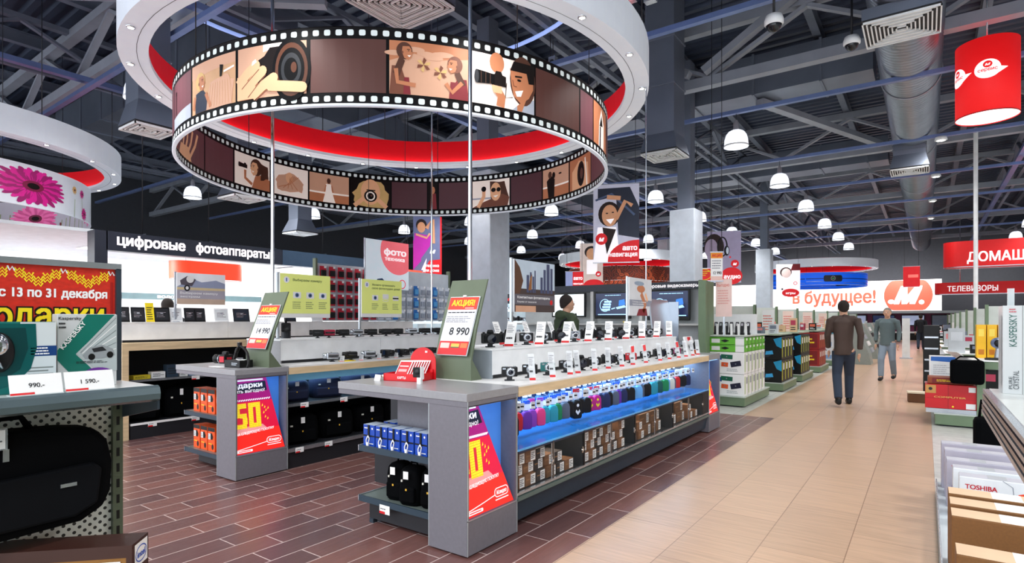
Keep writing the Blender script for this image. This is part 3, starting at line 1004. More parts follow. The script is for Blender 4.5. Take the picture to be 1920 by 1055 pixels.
def drum(cx, cy, label, painter, base, painter_in=None, z=3.45, H=.73):
    t = thing('drum_sign', label, 'hanging sign', (cx, cy, z))
    R = 2.84
    for sgn in (1, -1):
        mb = MB()
        mb.lathe([(R + sgn * .012, 0), (R + sgn * .012, H)], base, 96)
        (mb.build('outer_band', t) if sgn > 0 else mb.build('inner_band', t))
        A = Art(); (painter if sgn > 0 else (painter_in or painter))(A, H)
        m2 = MB()
        A.wrap(m2, (lambda u, v, l, s=sgn: ((R + s * (.014 + .0015 * l)) * math.cos(s * u / R), (R + s * (.014 + .0015 * l)) * math.sin(s * u / R), v)), .15)
        m2.build('picture_print', t)
    mb = MB(); mb.lathe([(R - .016, H), (R + .016, H), (R + .016, H - .01)], RWHT, 96); mb.lathe([(R - .016, .008), (R - .016, -.006), (R + .016, -.006), (R + .016, .008)], RWHT, 96); mb.build('rim', t)
    for k in range(4):
        a = 2 * PI * k / 4 + .3
        mb = MB(); mb.tube([(R * math.cos(a), R * math.sin(a), H), (R * math.cos(a), R * math.sin(a), 4.55)], .006, DARK, 5); mb.build('hanging_wire', t)


def flowers(A, H):
    R = 2.84
    for a in (27, -30, -110, 100, 150, 230):
        u = math.radians(a) * R
        daisy(A, u, .365, .36, PINK, sx=2.1)
    for a in (47, -75, 120, 190):
        u = math.radians(a) * R
        A.line([(u, 0), (u + .02, .35)], .015, STEM, 2); daisy(A, u, .52, .09, BLOND, 3, 12)
        A.line([(u + .35, 0), (u + .3, .4)], .012, STEM, 2); daisy(A, u + .3, .5, .1, PINK, 3, 12); daisy(A, u + .4, .12, .14, PINK, 3, 14)


def flowers_in(A, H):
    R = 2.84
    for a in range(-122, 238, 45):
        u = math.radians(a) * R
        daisy(A, u, .36, .34, PINK2, sx=1.9)
        for d in (.7, .85, 1.0, 1.2, 1.4, 1.6): A.line([(u + d, 0), (u + d + .05, random.uniform(.3, .6))], .02, STEM, 2); A.ell(u + d, random.uniform(.15, .5), .03, .04, MROON, 3)


drum(-15.42, 2.06, 'white drum sign printed with magenta daisies at far left', flowers, DRUMW, flowers_in)
COF = mat((110, 40, 22), .4, emit=.1, noise=.2); COF2 = mat((160, 70, 40), .4, emit=.12)


def beans(A, H):
    R = 2.84
    for row in range(4):
        for k in range(70):
            u = k * .255 + (row % 2) * .12; v = .09 + row * .18
            rt = random.random() * PI
            A.ell(u, v, .125, .085, COF if random.random() < .6 else COF2, 2, 14, rt); A.line([(u - .09 * math.cos(rt), v - .09 * math.sin(rt)), (u + .09 * math.cos(rt), v + .09 * math.sin(rt))], .018, DKB, 3)


drum(-13.7, 29.4, 'distant drum sign printed with roasted coffee beans', beans, mat((70, 26, 16), .5))
BLU2 = mat((10, 80, 200), .4, emit=.5, noise=.1, scale=1)


def bluebars(A, H):
    R = 2.84
    for k in range(4):
        u = k * 4.46
        A.rect(u, .34, u + 4.4, .38, DARK, 2); A.rrect(u + .9, .18, u + 1.9, .55, .1, DARK, 3); A.ring(u + 1.4, .37, .13, .13, .03, SILV, 4); A.line([(u + 1.34, .37), (u + 1.46, .37)], .03, mat((60, 180, 90), .5, emit=.3), 5)
        for v in (.1, .62): A.line([(u + 2, v), (u + 2.2, v + .03), (u + 4.2, v + .03), (u + 4.4, v)], .02, SILV, 3)
        A.line([(u, .2), (u + .9, .2)], .02, SILV, 3)


drum(-5.65, 40, 'distant blue drum sign with dark bars and a round emblem', bluebars, BLU2)

# --- red service drum lamp, upper right
def red_drum():
    x, y, z0, z1, r = .82, 12.3, 4.78, 5.98, .4
    t = thing('drum_lamp', 'red fabric drum lamp with a pale service emblem hanging at upper right', 'hanging lamp', (x, y, z0))
    RL = mat((236, 22, 26), .6, emit=.35, noise=.03)
    WL = mat((250, 226, 226), .6, emit=.7, noise=0)
    H = z1 - z0
    r = .42
    mb = MB(); mb.lathe([(r - .005, .0), (r, 0), (r, H), (r - .02, H)], RL, 48); mb.build('shade', t)
    mb = MB(); mb.lathe([(.0001, .015), (r - .004, .015)], mat((255, 245, 240), .5, emit=1.3, noise=0), 48); mb.build('diffuser', t)
    mb = MB(); mb.lathe([(r + .003, 0), (r + .003, .015)], DRED, 48); mb.build('hem', t)
    for c in (-1.62, 2.2, -2.75):
        A = Art()
        A.ell(0, 0, .17, .15, WL, 2, 28); A.poly([(.1, .02), (.27, .0), (.14, -.09)], WL, 2)
        A.ell(-.0, .07, .06, .055, RL, 3); A.text('м', -.035, .05, .045, WL, w=.07, bold=.03, shear=.3, lay=4)
        A.text('сервис', 0, -.035, .055, RL, w=.25, al='c', bold=.03, lay=3)
        m2 = MB(); A.wrap(m2, (lambda u, v, l, c=c: ((r + .001 + .001 * l) * math.cos(c + u / r), (r + .001 + .001 * l) * math.sin(c + u / r), v + H * .56)), .04); m2.build('emblem', t)
    mb = MB(); mb.tube([(0, 0, H - .1), (0, 0, 2.9)], .012, SILV, 6); mb.beam((-r + .01, 0, H - .02), (r - .01, 0, H - .02), .02, .01, SILV); mb.build('hanging_rod', t)


red_drum()

# dome cameras and gimbal lights under the trusses
for x, y, z, lab in ((-1.63, 8.2, 5.3, 'white dome security camera on a drop pole'), (-.94, 10.4, 5.7, 'white dome security camera under the cable tray')):
    t = thing('security_camera', lab, 'security camera', (x, y, z))
    mb = MB(); mb.lathe([(.0001, .16), (.1, .16), (.12, .1), (.12, .05), (.1, .03)], WHITE, 20); mb.build('housing', t)
    mb = MB(); mb.ball((0, 0, .04), .095, mat((20, 22, 28), .1), 16); mb.build('dome', t)
    mb = MB(); mb.tube([(0, 0, .15), (0, 0, 6.6 - z)], .018, DARK, 6); mb.build('pole', t)
for i, (x, y, z) in enumerate(((-5.6, 9.1, 6.1), (-2.95, 6.6, 5.35), (-2.75, 6.75, 5.35), (-6.1, 8.6, 5.2))):
    t = thing('track_spotlight', 'square grey gimbal spotlight hanging ' + ['behind the film-strip ring', 'left of a twin, inside the big ring at right', 'right of a twin, inside the big ring at right', 'over the middle of the film-strip ring'][i], 'spotlight', (x, y, z))
    mb = MB(); mb.box(-.07, .07, -.05, .05, 0, .2, SILV); mb.build('housing', t)
    mb = MB(); mb.lathe([(.0001, -.052), (.045, -.052)], DARK, 14, (0, 0, .1), axis='y'); mb.build('lens', t)
    mb = MB(); mb.tube([(0, 0, .2), (0, 0, 6.6 - z)], .008, DARK, 5); mb.build('drop_rod', t)
for y in (-4.6, -.2, 4.3, 8.71, 13.02): light('SPOT', 'aisle_spot', (.85, y, 5.8), 200, (1, .985, .96), spot_size=2.7, spot_blend=.8, shadow_soft_size=.4)  # added spots without fixtures, they brighten the counter risers
for i, (x, y) in enumerate(((.3, 17.6), (.25, 22), (.2, 26.5), (.18, 31))):
    light('SPOT', 'aisle_spot', (x, y, 5.8), 150, (1, .985, .96), spot_size=2.7, spot_blend=.8, shadow_soft_size=.4)
    t = thing('gimbal_light', 'small round downlight under the cable trays, %s from the camera beside the round duct' % ORD[i], 'downlight', (x, y, 5.84))
    mb = MB(); mb.lathe([(.0001, 0), (.09, 0)], SPOTL, 16); mb.build('lens', t)
    mb = MB(); mb.lathe([(.09, -.01), (.13, .0), (.12, .08), (.0001, .08)], WHITE, 16); mb.build('housing', t)
# ================================================================= CAMERA ISLANDS
def W(t): return MB(Matrix.Translation(-Vector(t.location)))


LAM = mat((116, 114, 122), .3, noise=.05, scale=40)
LAMT = mat((150, 150, 154), .28, noise=.04, scale=40)
TRIM = mat((190, 200, 204), .3, .6)
TOPW = mat((232, 232, 232), .35)
KICK = mat((52, 70, 84), .35, .3)
SHB = mat((44, 112, 176), .12, noise=.08, scale=12)
NICHE = mat((70, 130, 215), .4, emit=.25, noise=.05)
LEDB = mat((130, 185, 240), .5, emit=3, noise=0)
LEDW = mat((210, 232, 255), .5, emit=5, noise=0)
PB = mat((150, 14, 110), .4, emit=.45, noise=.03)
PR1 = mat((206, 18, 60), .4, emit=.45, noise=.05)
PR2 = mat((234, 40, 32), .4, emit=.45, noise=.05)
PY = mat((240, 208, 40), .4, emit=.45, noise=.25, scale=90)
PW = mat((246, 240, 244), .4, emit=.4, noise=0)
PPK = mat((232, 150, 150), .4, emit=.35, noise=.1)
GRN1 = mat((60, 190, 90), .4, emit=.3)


def promo_poster(t1, t2, w, h, wt, cut=0.):
    """knit-style 50 percent poster, a slanted sheet w wide at the foot, wt wide at the top"""
    A = Art()
    e = lambda v: w + (wt - w) * v / h      # right edge at height v
    hb = [0, .25 * h, .62 * h, h]
    for m, a, b in ((PR2, 0, .3 * h), (PR1, .3 * h, .68 * h), (PB, .68 * h, h)):
        A.poly([(0, a), (e(a), a), (e(b), b), (0, b)], m, 0)
    A.poly([(0, .24 * h), (e(.24 * h) * .7, .3 * h), (e(.32 * h) * .62, .36 * h), (0, .34 * h)], PPK, 1)
    A.rect(.02, .955 * h, wt * .9, .975 * h, PW, 2)
    A.poly([(0, .79 * h), (e(.79 * h) - .03, .81 * h), (e(.93 * h) - .02, .94 * h), (0, .92 * h)], NAVY, 2)
    A.text(t1, 0.004, .865 * h, .068 * h, PW, w=wt * .86, bold=.04, lay=3)
    A.text(t2, 0.004, .8 * h, .045 * h, PW, w=wt * .92, bold=.02, lay=3)
    n = 16
    for k in range(n):
        u = e(.72 * h) * .96 * k / n
        A.poly([(u, .69 * h), (u + .014, .69 * h), (u + .028, .712 * h), (u + .014, .712 * h)], PW, 2)
    # big knitted 50 %
    s = .33 * h
    x = -cut
    y = .33 * h

    def seg(pts): A.line([(max(0.03, x + a * s), y + b * s) for a, b in pts], .16 * s, PY, 3)
    def bx(u0, v0, u1, v1):
        a, b = max(0.002, x + u0 * s), x + u1 * s
        if b > a + .01: A.rect(a, y + v0 * s, b, y + v1 * s, PY, 3)
    bx(.04, .8, .52, 1.0); bx(.04, .45, .24, .8); bx(.24, .42, .52, .6); bx(.34, .16, .54, .42); bx(.04, 0, .5, .18)
    bx(.6, 0, .8, 1.0); bx(.92, 0, 1.12, 1.0); bx(.8, .82, .92, 1.0); bx(.8, 0, .92, .18)
    for k in range(14): A.line([(max(0.004, x + .04 * s), y + s * k / 14 + .002), (x + 1.12 * s, y + s * (k + .5) / 14)], .0016, mat((150, 120, 20), .5, emit=.2), 4)
    q = x + 1.18 * s
    for a, b in ((0, .8), (.1, .72), (.04, .5), (.14, .58), (.1, .32), (.2, .24), (.24, .66)): A.poly([(q + a * s, y + b * s), (q + (a + .07) * s, y + (b + .03) * s), (q + (a + .05) * s, y + (b + .12) * s)], PY, 3)
    A.text('НА СЛЕДУЮЩУЮ ПОКУПКУ', max(.004, .01 - cut), .245 * h, .032 * h, PW, w=e(.26 * h) * .84, bold=.03, lay=4, rot=.06)
    # oval emblem on a swash
    cu, cv = e(.13 * h) - .12 * w - .03, .13 * h
    A.line([(0, .055 * h), (cu * .5, .09 * h), (cu, .13 * h), (e(.14 * h) - .01, .142 * h)], .006, PW, 2)
    A.rrect(cu - .075, cv - .03, cu + .075, cv + .03, .028, PW, 3, 5); A.rrect(cu - .069, cv - .024, cu + .069, cv + .024, .023, PR2, 4, 5)
    A.text('М.видео', cu, cv - .012, .026, PW, w=.11, al='c', bold=.04, shear=.25, lay=5)
    A.rect(cu - .07, .06 * h, cu + .07, .07 * h, PW, 3)
    A.rrect(.0, .02 * h, .32 * w, .05 * h, .008, PW, 3); A.rect(.02, .03 * h, .28 * w, .04 * h, PR2, 4)
    return A


def end_block(t, X1, Y0, Y1, poster, cut, slabX, wt_f, t1, t2, mirror=False):
    """grey laminate end block with a lit poster niche on its aisle face"""
    X0 = X1 - .318
    mb = W(t)
    zb, zt = .228, .925
    mb.box(X0, X1, Y0, Y1, 0.012, zb, LAM)
    mb.box(X0, X1, Y0, Y0 + .018, zb, .99, LAM); mb.box(X0, X1, Y1 - .018, Y1, zb, .99, LAM)
    mb.box(X0, X1 - .13, Y0 + .018, Y1 - .018, zb, .99, LAM); mb.box(X1 - .13, X1, Y0 + .018, Y1 - .018, zt, .99, LAM)
    mb.build('end_panel', t)
    mb = W(t)
    for y in (Y0, Y1 - .008): mb.box(X1 - .002, X1 + .003, y, y + .008, 0.012, .99, TRIM)
    mb.box(X0 - .003, X0 + .003, Y0 - .002, Y0 + .003, 0.012, .92, TRIM); mb.box(X1 - .002, X1 + .003, Y0, Y1, zb - .006, zb, TRIM)
    mb.box(X1 - .002, X1 + .002, Y0, Y1, .918, .922, TRIM)
    mb.build('edge_trim', t)
    mb = W(t); mb.box(X1 - .13, X1 - .125, Y0 + .018, Y1 - .018, zb, zt, NICHE); mb.build('niche_lining', t)
    mb = W(t); mb.box(X1 - .06, X1 - .02, Y0 + .03, Y1 - .03, zt - .012, zt - .002, LEDB); mb.build('niche_light', t)
    if poster:
        w = Y1 - Y0 - .045; h = zt - zb - .01
        # the sheet leans: bottom in front, top against the lining
        O = Vector((X1 - .012, Y0 + .02, zb + .004)); V = Vector((-.09, 0, h)).normalized()
        A = promo_poster(t1, t2, w, h, w * wt_f, cut)
        mb = W(t); A.put(mb, O, YP, V, .0005)
        mb.prism([(0, 0), (w, 0), (w * wt_f, h), (0, h)], O - Vector((.0015, 0, 0)), YP, V, .003, PAPER)
        mb.build('promo_poster', t)
    if slabX:
        mb = W(t); mb.box(slabX, X1 + .004, Y0 - .006, Y1 + .01, .95, 1.0, LAMT); mb.box(slabX + .004, X1 + .002, Y0 - .002, Y1 + .008, .915, .95, LAM)
        mb.build('overhanging_top', t, .003)


def shelf_tag(t, X, y, z, w=.075, h=.038, face='x', tilt=.0):
    """little price ticket clipped to a shelf rail"""
    mb = W(t)
    if face == 'x':
        mb.box(X, X + .003, y - w / 2, y + w / 2, z - h, z, PAPER); mb.box(X + .003, X + .0035, y - w / 2, y + w * .05, z - h, z - h * .72, RED)
        for k in range(3): mb.box(X + .003, X + .0035, y - w * .4 + k * .018, y - w * .4 + k * .018 + .013, z - h * .5, z - h * .38, DARK)
    else:
        mb.box(X - w / 2, X + w / 2, y - .003, y, z - h, z, PAPER); mb.box(X - w / 2, X + w * .05, y - .0035, y - .003, z - h, z - h * .72, RED)
        for k in range(3): mb.box(X - w * .4 + k * .018, X - w * .4 + k * .018 + .013, y - .0035, y - .003, z - h * .5, z - h * .38, DARK)
    return mb.build('price_tag', t)


def end_shelf(t, x0, x1, y0, y1, z, th=.03, front=KICK):
    mb = W(t)
    mb.box(x0, x1, y0, y1, z - th, z, mat((120, 132, 128), .3, .3)); mb.box(x0 - .004, x1, y0 - .012, y0, z - th - .006, z + .006, front)
    mb.box(x0 - .012, x0, y0 - .012, y1, z - th - .006, z + .006, SILV)
    return mb.build('shelf', t)


# ---------------------------------------------------------------- near island
I2 = thing('display_counter', 'long camera display counter nearest the aisle, with grey end blocks, beech edge and glass cabinets', 'display counter', (-2.6, 5.3, 0))
end_block(I2, -2.255, 2.675, 3.2, True, .065, -3.478, .42, 'арки', 'ыгодно!')
end_block(I2, -2.255, 7.454, 7.93, True, .05, None, .28, 'рки', 'одно!')
mb = W(I2); mb.box(-3.5, -2.25, 7.44, 7.935, .93, 1.0, LAMT); mb.build('far_top', I2)
mb = W(I2); mb.box(-3.62, -2.25, 3.212, 7.44, .99, 1.0, TOPW); mb.build('worktop', I2)
mb = W(I2)
for a, b in ((3.212, 5.2), (5.203, 7.44)): mb.box(-2.28, -2.248, a, b, .925, .99, BEECH)
mb.box(-3.62, -2.28, 3.212, 7.44, .925, .99, BEECH); mb.build('beech_edge', I2)
mb = W(I2)
mb.box(-3.5, -2.42, 3.2, 7.454, 0.0, .08, DARK)
mb.build('plinth', I2)
mb = W(I2)
O = [(-2.36, .045), (-2.3, .06), (-2.275, .20), (-2.36, .215)]
mb.add([(x, y, z) for y in (3.2, 7.454) for x, z in O], [(0, 4, 5, 1), (1, 5, 6, 2), (2, 6, 7, 3), (3, 7, 4, 0), (0, 1, 2, 3), (7, 6, 5, 4)], KICK)
mb.build('kick_panel', I2)
mb = W(I2)
for a, b in ((3.2, 4.25), (4.253, 5.3), (5.303, 6.35), (6.353, 7.454)): mb.box(-2.4, -2.245, a, b, .215, .243, mat((104, 124, 120), .3, .4))
mb.build('bottom_shelf_lip', I2)
mb = W(I2); mb.box(-2.272, -2.255, 3.2, 7.454, .25, .268, SILV); mb.box(-2.9, -2.27, 3.2, 7.454, .245, .262, DARK); mb.build('sliding_door_rail', I2)
mb = W(I2); mb.box(-2.96, -2.93, 3.2, 7.454, .26, .93, mat((22, 40, 78), .5)); mb.box(-2.93, -2.9, 3.2, 7.454, .27, .53, mat((120, 78, 48), .5)); mb.build('back_board', I2)
mb = W(I2); mb.box(-3.5, -2.96, 3.2, 7.454, .08, .93, mat((40, 44, 52), .5)); mb.build('rear_carcass', I2)
DIV = [3.2, 4.147, 5.163, 6.183, 7.23, 7.454]
for i in range(5):
    a, b = DIV[i], DIV[i + 1]
    mb = W(I2)
    mb.box(-2.9, -2.262, a, a + .012, .262, .55, DARK); mb.box(-2.9, -2.262, b - .012, b, .262, .55, DARK); mb.box(-2.275, -2.258, a, b, .533, .55, NAVY)
    if i == 4: mb.box(-2.9, -2.262, a, b, .262, .55, DARK)
    mb.build('cabinet_frame', I2)
    mb = W(I2); mb.box(-2.905, -2.26, a + .004, b - .004, .55, .56, SHB); mb.box(-2.262, -2.257, a, b, .548, .562, mat((90, 170, 230), .2)); mb.build('blue_glass_shelf', I2)
    if i < 4: light('AREA', 'cabinet_fill', (-2.42, (a + b) / 2, .53), .9, (1, .86, .7), (0, 0, 0), shape='RECTANGLE', size=.2, size_y=.8)  # warm fill added in each bay to brighten the interior, no lamp there
    if i < 4:
        m_ = (a + b) / 2
        for j, (c, d) in enumerate(((a + .014, m_ + .02), (m_ - .02, b - .014))):
            mb = W(I2); xx = -2.268 + .006 * j
            mb.box(xx, xx + .003, c, d, .27, .533, GLASS); 
            e = c if j else d
            mb.box(xx - .001, xx + .004, e - .004, e + .004, .27, .533, SILV)
            g = mb.build('glass_door', I2)
            mb = W(I2); mb.cyl((xx + .003, (d - .03) if j == 0 else (d - .012), .4), .011, .012, CHROME, 12, 'x'); mb.box(xx + .003, xx + .01, (d - .036) if j == 0 else (d - .018), (d - .024) if j == 0 else (d - .006), .375, .425, CHROME)
            k = mb.build('lock', g)
            k.matrix_parent_inverse = Matrix.Identity(4)
mb = W(I2); mb.box(-2.5, -2.44, 3.25, 7.42, .914, .924, LEDB); mb.box(-2.9, -2.84, 3.25, 7.42, .914, .924, LEDB); mb.build('light_strip', I2)
for y in (3.8, 4.9, 6.0, 7.0): light('AREA', 'counter_light', (-2.6, y, .905), 6, (.42, .68, 1), (0, 0, 0), shape='RECTANGLE', size=.3, size_y=1.0)
# end shelves facing the camera
mb = W(I2); mb.box(-3.1, -2.573, 2.9, 2.93, .2, .915, LAM); mb.box(-3.46, -3.1, 3.0, 3.2, .2, .52, DARK); mb.build('shelf_back', I2)
end_shelf(I2, -3.3, -2.575, 2.73, 3.2, .548)
end_shelf(I2, -3.3, -2.575, 2.73, 3.2, .19)
mb = W(I2); mb.box(-3.25, -2.575, 2.77, 3.2, .03, .155, DARK); mb.box(-3.24, -3.2, 2.76, 2.8, 0, .03, STEEL); mb.build('shelf_base', I2)
shelf_tag(I2, -3.03, 2.716, .17, .1, .06, 'y')
# posts standing on the island
for x, y, r, z1, lab, pn in ((-2.97, 3.56, .016, 6.6, 'tall chrome pole rising from the near end of the aisle camera counter', 'c'), (-2.97, 7.14, .008, 6.6, 'thin steel pole rising from the far end of the aisle camera counter', 'c'), (-5.62, 3.48, .018, 6.6, 'tall chrome pole rising from the near end of the camcorder counter', 'c'), (-5.62, 5.9, .012, 6.6, 'thin steel pole rising from the middle of the camcorder counter', 'c')):
    t = thing('support_pole', lab, 'pole', (x, y, 1.0))
    mb = MB(); mb.cyl((0, 0, 0), r, z1 - 1.0, CHROME, 16); mb.build('tube', t)
    mb = MB(); mb.cyl((0, 0, .0), r * 2.2, .012, CHROME, 16); mb.build('foot_plate', t)

# riser
def riser(x0, x1, y0, y1, z0, z1, label, endc=None):
    t = thing('display_riser', label, 'display riser', ((x0 + x1) / 2, (y0 + y1) / 2, z0))
    mb = W(t); mb.box(x0, x1 + .006, y0 - .004, y1, z1 - .012, z1, WHITE); mb.build('top', t)
    k = y0; 
    while k < y1 - .05:
        b = min(k + 1.33, y1)
        mb = W(t); mb.box(x1 - .012, x1, k + .002, b - .002, z0 + .03, z1 - .012, WHITE); mb.build('front_panel', t)
        k = b
    mb = W(t); mb.box(x0, x1 - .002, y0, y0 + .012, z0, z1 - .012, endc or LAMT); mb.build('end_panel', t)
    mb = W(t); mb.box(x0, x1 - .02, y0 + .012, y1, z0, z0 + .03, DARK); mb.box(x0, x0 + .012, y0 + .012, y1, z0 + .03, z1 - .012, WHITE); mb.build('shadow_gap', t)
    return t


riser(-3.2, -2.67, 3.56 - .1, 7.42, 1.0, 1.228, 'long white display step with cameras on the aisle counter', mat((150, 158, 166), .4))

# ---------------------------------------------------------------- compact cameras
def make_camera(kind, body, label='compact camera'):
    t = thing('camera', label, 'camera')
    mb = MB(); mb.box(-.016, .016, -.012, .012, 0, .022, DARK); mb.box(-.03, .03, -.022, .022, 0, .006, DARK); mb.build('stand', t)
    z = .024
    if kind == 'compact':
        w, h, d = .048, .058, .011
        mb = MB(); mb.box(-w, w, -d, d, z, z + h, body); mb.build('body', t, .006)
        mb = MB(); mb.lathe([(.027, 0), (.027, -.012), (.022, -.014), (.022, -.022), (.018, -.024), (.0001, -.02)], CHROME if body != BLACK else SILV, 20, (-.008 + .014, -d, z + h * .47), True, 'y'); mb.build('lens_barrel', t)
        mb = MB(); mb.lathe([(.015, -.0245), (.0001, -.027)], mat((10, 12, 30), .05), 16, (.006, -d, z + h * .47), True, 'y'); mb.build('lens', t)
        mb = MB(); mb.cyl((.03, 0, z + h), .007, .005, SILV, 12); mb.box(-.03, -.01, -.006, .006, z + h, z + h + .003, SILV); mb.build('shutter_button', t)
        mb = MB(); mb.box(-w + .008, -w + .026, -d - .001, -d, z + h - .016, z + h - .007, SILV); mb.build('flash', t)
    elif kind == 'bridge':
        w, h, d = .056, .062, .02
        mb = MB(); mb.box(-w, w, -d, d, z, z + h, body); mb.box(-w, -w + .024, -d - .018, d, z, z + h - .006, body); mb.prism([(-.024, 0), (.024, 0), (.016, .022), (-.016, .022)], (0, -d, z + h), XP, ZP, .036, body); mb.build('body', t, .005)
        mb = MB(); mb.lathe([(.034, 0), (.034, -.03), (.031, -.034), (.031, -.058), (.027, -.06), (.0001, -.05)], body, 22, (.008, -d, z + h * .47), True, 'y'); mb.lathe([(.0345, -.026), (.0345, -.029)], SILV, 22, (.008, -d, z + h * .47), True, 'y'); mb.build('lens_barrel', t)
        mb = MB(); mb.lathe([(.026, -.0605), (.0001, -.064)], mat((10, 12, 30), .05), 16, (.008, -d, z + h * .47), True, 'y'); mb.build('lens', t)
        mb = MB(); mb.cyl((-.04, -.01, z + h), .008, .008, DARK, 12); mb.build('shutter_button', t)
    elif kind == 'camcorder':
        mb = MB(); mb.box(-.03, .03, -.05, .06, z, z + .06, body); mb.build('body', t, .01)
        mb = MB(); mb.lathe([(.026, 0), (.026, -.03), (.022, -.03), (.0001, -.02)], body, 18, (0, -.05, z + .032), True, 'y'); mb.build('lens_barrel', t)
        mb = MB(); mb.box(-.1, -.032, .0, .008, z + .005, z + .06, DARK); mb.box(-.094, -.038, -.001, .0, z + .01, z + .055, mat((40, 60, 90), .1)); mb.build('flip_screen', t)
        mb = MB(); mb.tube([(.03, -.03, z + .03), (.048, -.01, z + .03), (.048, .03, z + .03), (.03, .05, z + .03)], .008, DARK, 6); mb.build('hand_strap', t)
    return t


CB = [Proto(make_camera('compact', BLACK)), Proto(make_camera('bridge', BLACK)), Proto(make_camera('compact', mat((190, 20, 34), .3))), Proto(make_camera('compact', mat((150, 20, 90), .3))), Proto(make_camera('compact', SILV)), Proto(make_camera('compact', mat((40, 110, 110), .3)))]
CN = ['black compact camera', 'black bridge camera', 'red compact camera', 'magenta compact camera', 'silver compact camera', 'teal compact camera']


CLEAR = mat((244, 248, 252), .15, alpha=.5, noise=0)


def make_ticket(h, w, red=False, lean=.09, yel=False, base=None):
    """upright leaning price holder: a clear white card on a foot"""
    t = thing('price_stand', 'price card', 'price holder')
    V = Vector((0, lean, h)).normalized()
    L = math.hypot(lean, h)
    base = base or (YEL if yel else PAPER)
    mb = MB(); mb.prism([(-w / 2, 0), (w / 2, 0), (w * .62, L), (-w * .38, L)], (0, 0, .004), XP, V, .002, base)
    A = Art(); A.scribble(-w * .32, L * .55, w * .45, L * .9, 5, mat((150, 150, 156), .6), 1); A.scribble(-w * .36, L * .26, w * .4, L * .42, 1, DARK, 1)
    A.rect(-w * .48, 0.002, w * .46, L * .1, RED, 1)
    if red: A.poly([(-w * .1, L * .62), (w * .5, L * .66), (w * .56, L * .97), (-w * .1, L * .94)], RED, 2)
    A.put(mb, (0, -.0005, .004), XP, V, .0004)
    mb.build('card', t)
    mb = MB(); mb.box(-w / 2, w / 2, -.004, .03, 0, .004, mat((230, 236, 240), .2)); mb.build('foot', t)
    return t


T1 = Proto(make_ticket(.19, .048, base=CLEAR)); T2 = Proto(make_ticket(.19, .048, True, base=CLEAR)); T3 = Proto(make_ticket(.2, .08)); T4 = Proto(make_ticket(.2, .06, False, .11, True))
FR = [3.45, 3.72, 3.98, 4.27, 4.54, 4.79, 5.08, 5.33, 5.61, 5.99, 6.39, 6.68, 6.94]
FK = [0, 0, 5, 0, 1, 0, 1, 0, 2, 0, 1, 0, 3]
for i, (y, k) in enumerate(zip(FR, FK)):
    CB[k].put((-2.5, y, 1.0), .62 + random.uniform(-.1, .1), '%s, %s along the front row of the aisle counter' % (CN[k], ORD[i]), 'cameras in the front row of the aisle counter', 1.25)
FT = [3.52, 3.8, 4.07, 4.2, 4.5, 4.76, 5.05, 5.3, 5.63, 6.02, 6.3, 6.6, 6.85, 7.1, 7.3]
for i, y in enumerate(FT):
    (T2 if i in (7, 8, 11) else T1).put((-2.34, y, 1.0), .75 + random.uniform(-.15, .15), 'white price holder%s, %s along the front edge of the aisle counter' % (' with a red sticker' if i in (7, 8, 11) else '', ORD[i]), 'price holders along the front edge of the aisle counter')
UP = [3.62, 3.86, 4.14, 4.43, 4.71, 4.99, 5.25, 5.53, 5.8, 6.06, 6.33, 6.6, 6.91, 7.2]
UK = [1, 1, 0, 0, 1, 4, 1, 1, 1, 1, 0, 1, 0, 0]
for i, (y, k) in enumerate(zip(UP, UK)):
    CB[k].put((-2.86, y + .06, 1.228), .6 + random.uniform(-.12, .12), '%s, %s along the upper step of the aisle counter' % (CN[k], ORD[i]), 'cameras on the upper step of the aisle counter', 1.3)
for i in range(18):
    y = 3.56 + i * .225
    (T4 if i == 14 else T3).put((-2.75 if i % 2 else -2.98, y, 1.228), .62 + (-.25 if i % 2 else .9) + random.uniform(-.15, .15), ('yellow price holder standing among white ones near the far end of the upper step' if i == 14 else 'white price holder, %s along the upper step of the aisle counter' % ORD[i]), 'price holders on the upper step of the aisle counter')

# ---------------------------------------------------------------- camera pouches on hooks
def make_pouch(m, m2, kind):
    t = thing('camera_pouch', 'camera pouch', 'camera case')
    mb = MB()
    w, h, d = .036, .118, .02
    out = [(-w, .01), (-w * .7, 0), (w * .7, 0), (w, .01), (w, h * .72), (w * .75, h * .93), (w * .3, h), (-w * .3, h), (-w * .75, h * .93), (-w, h * .72)]
    mb.prism(out, (0, -d, 0), XP, ZP, 2 * d, m)
    mb.build('case', t, .008)
    mb = MB(); mb.tube([(-w * .98, 0, .02), (-w * .98, 0, h * .7), (-w * .3, 0, h * 1.01), (w * .3, 0, h * 1.01), (w * .98, 0, h * .7), (w * .98, 0, .02)], .003, DARK if m != BLACK else SILV, 5); mb.build('zip', t)
    if kind:
        mb = MB(); A = Art(); A.poly([(-.018, .045), (0, .025), (.018, .045), (.012, .06), (0, .045), (-.012, .06)], m2, 1); A.ell(0, .085, .01, .01, m2, 1, 10); A.put(mb, (0, -d - .0005, 0), XP, ZP, .001); mb.build('emblem', t)
    mb = MB(); mb.box(-.026, .026, -.001, .001, h + .004, h + .07, mat((236, 232, 244), .4)); mb.box(-.026, .026, -.002, -.001, h + .045, h + .07, m2 if kind == 0 else RED); mb.build('header_card', t)
    mb = MB(); mb.tube([(0, -.09, h + .07), (0, -.088, h + .06), (0, .3, h + .06)], .0025, CHROME, 5); mb.box(-.016, .016, -.094, -.091, h + .028, h + .072, PAPER); mb.box(-.012, .012, -.0945, -.094, h + .045, h + .055, DARK); mb.build('hook', t)
    return t


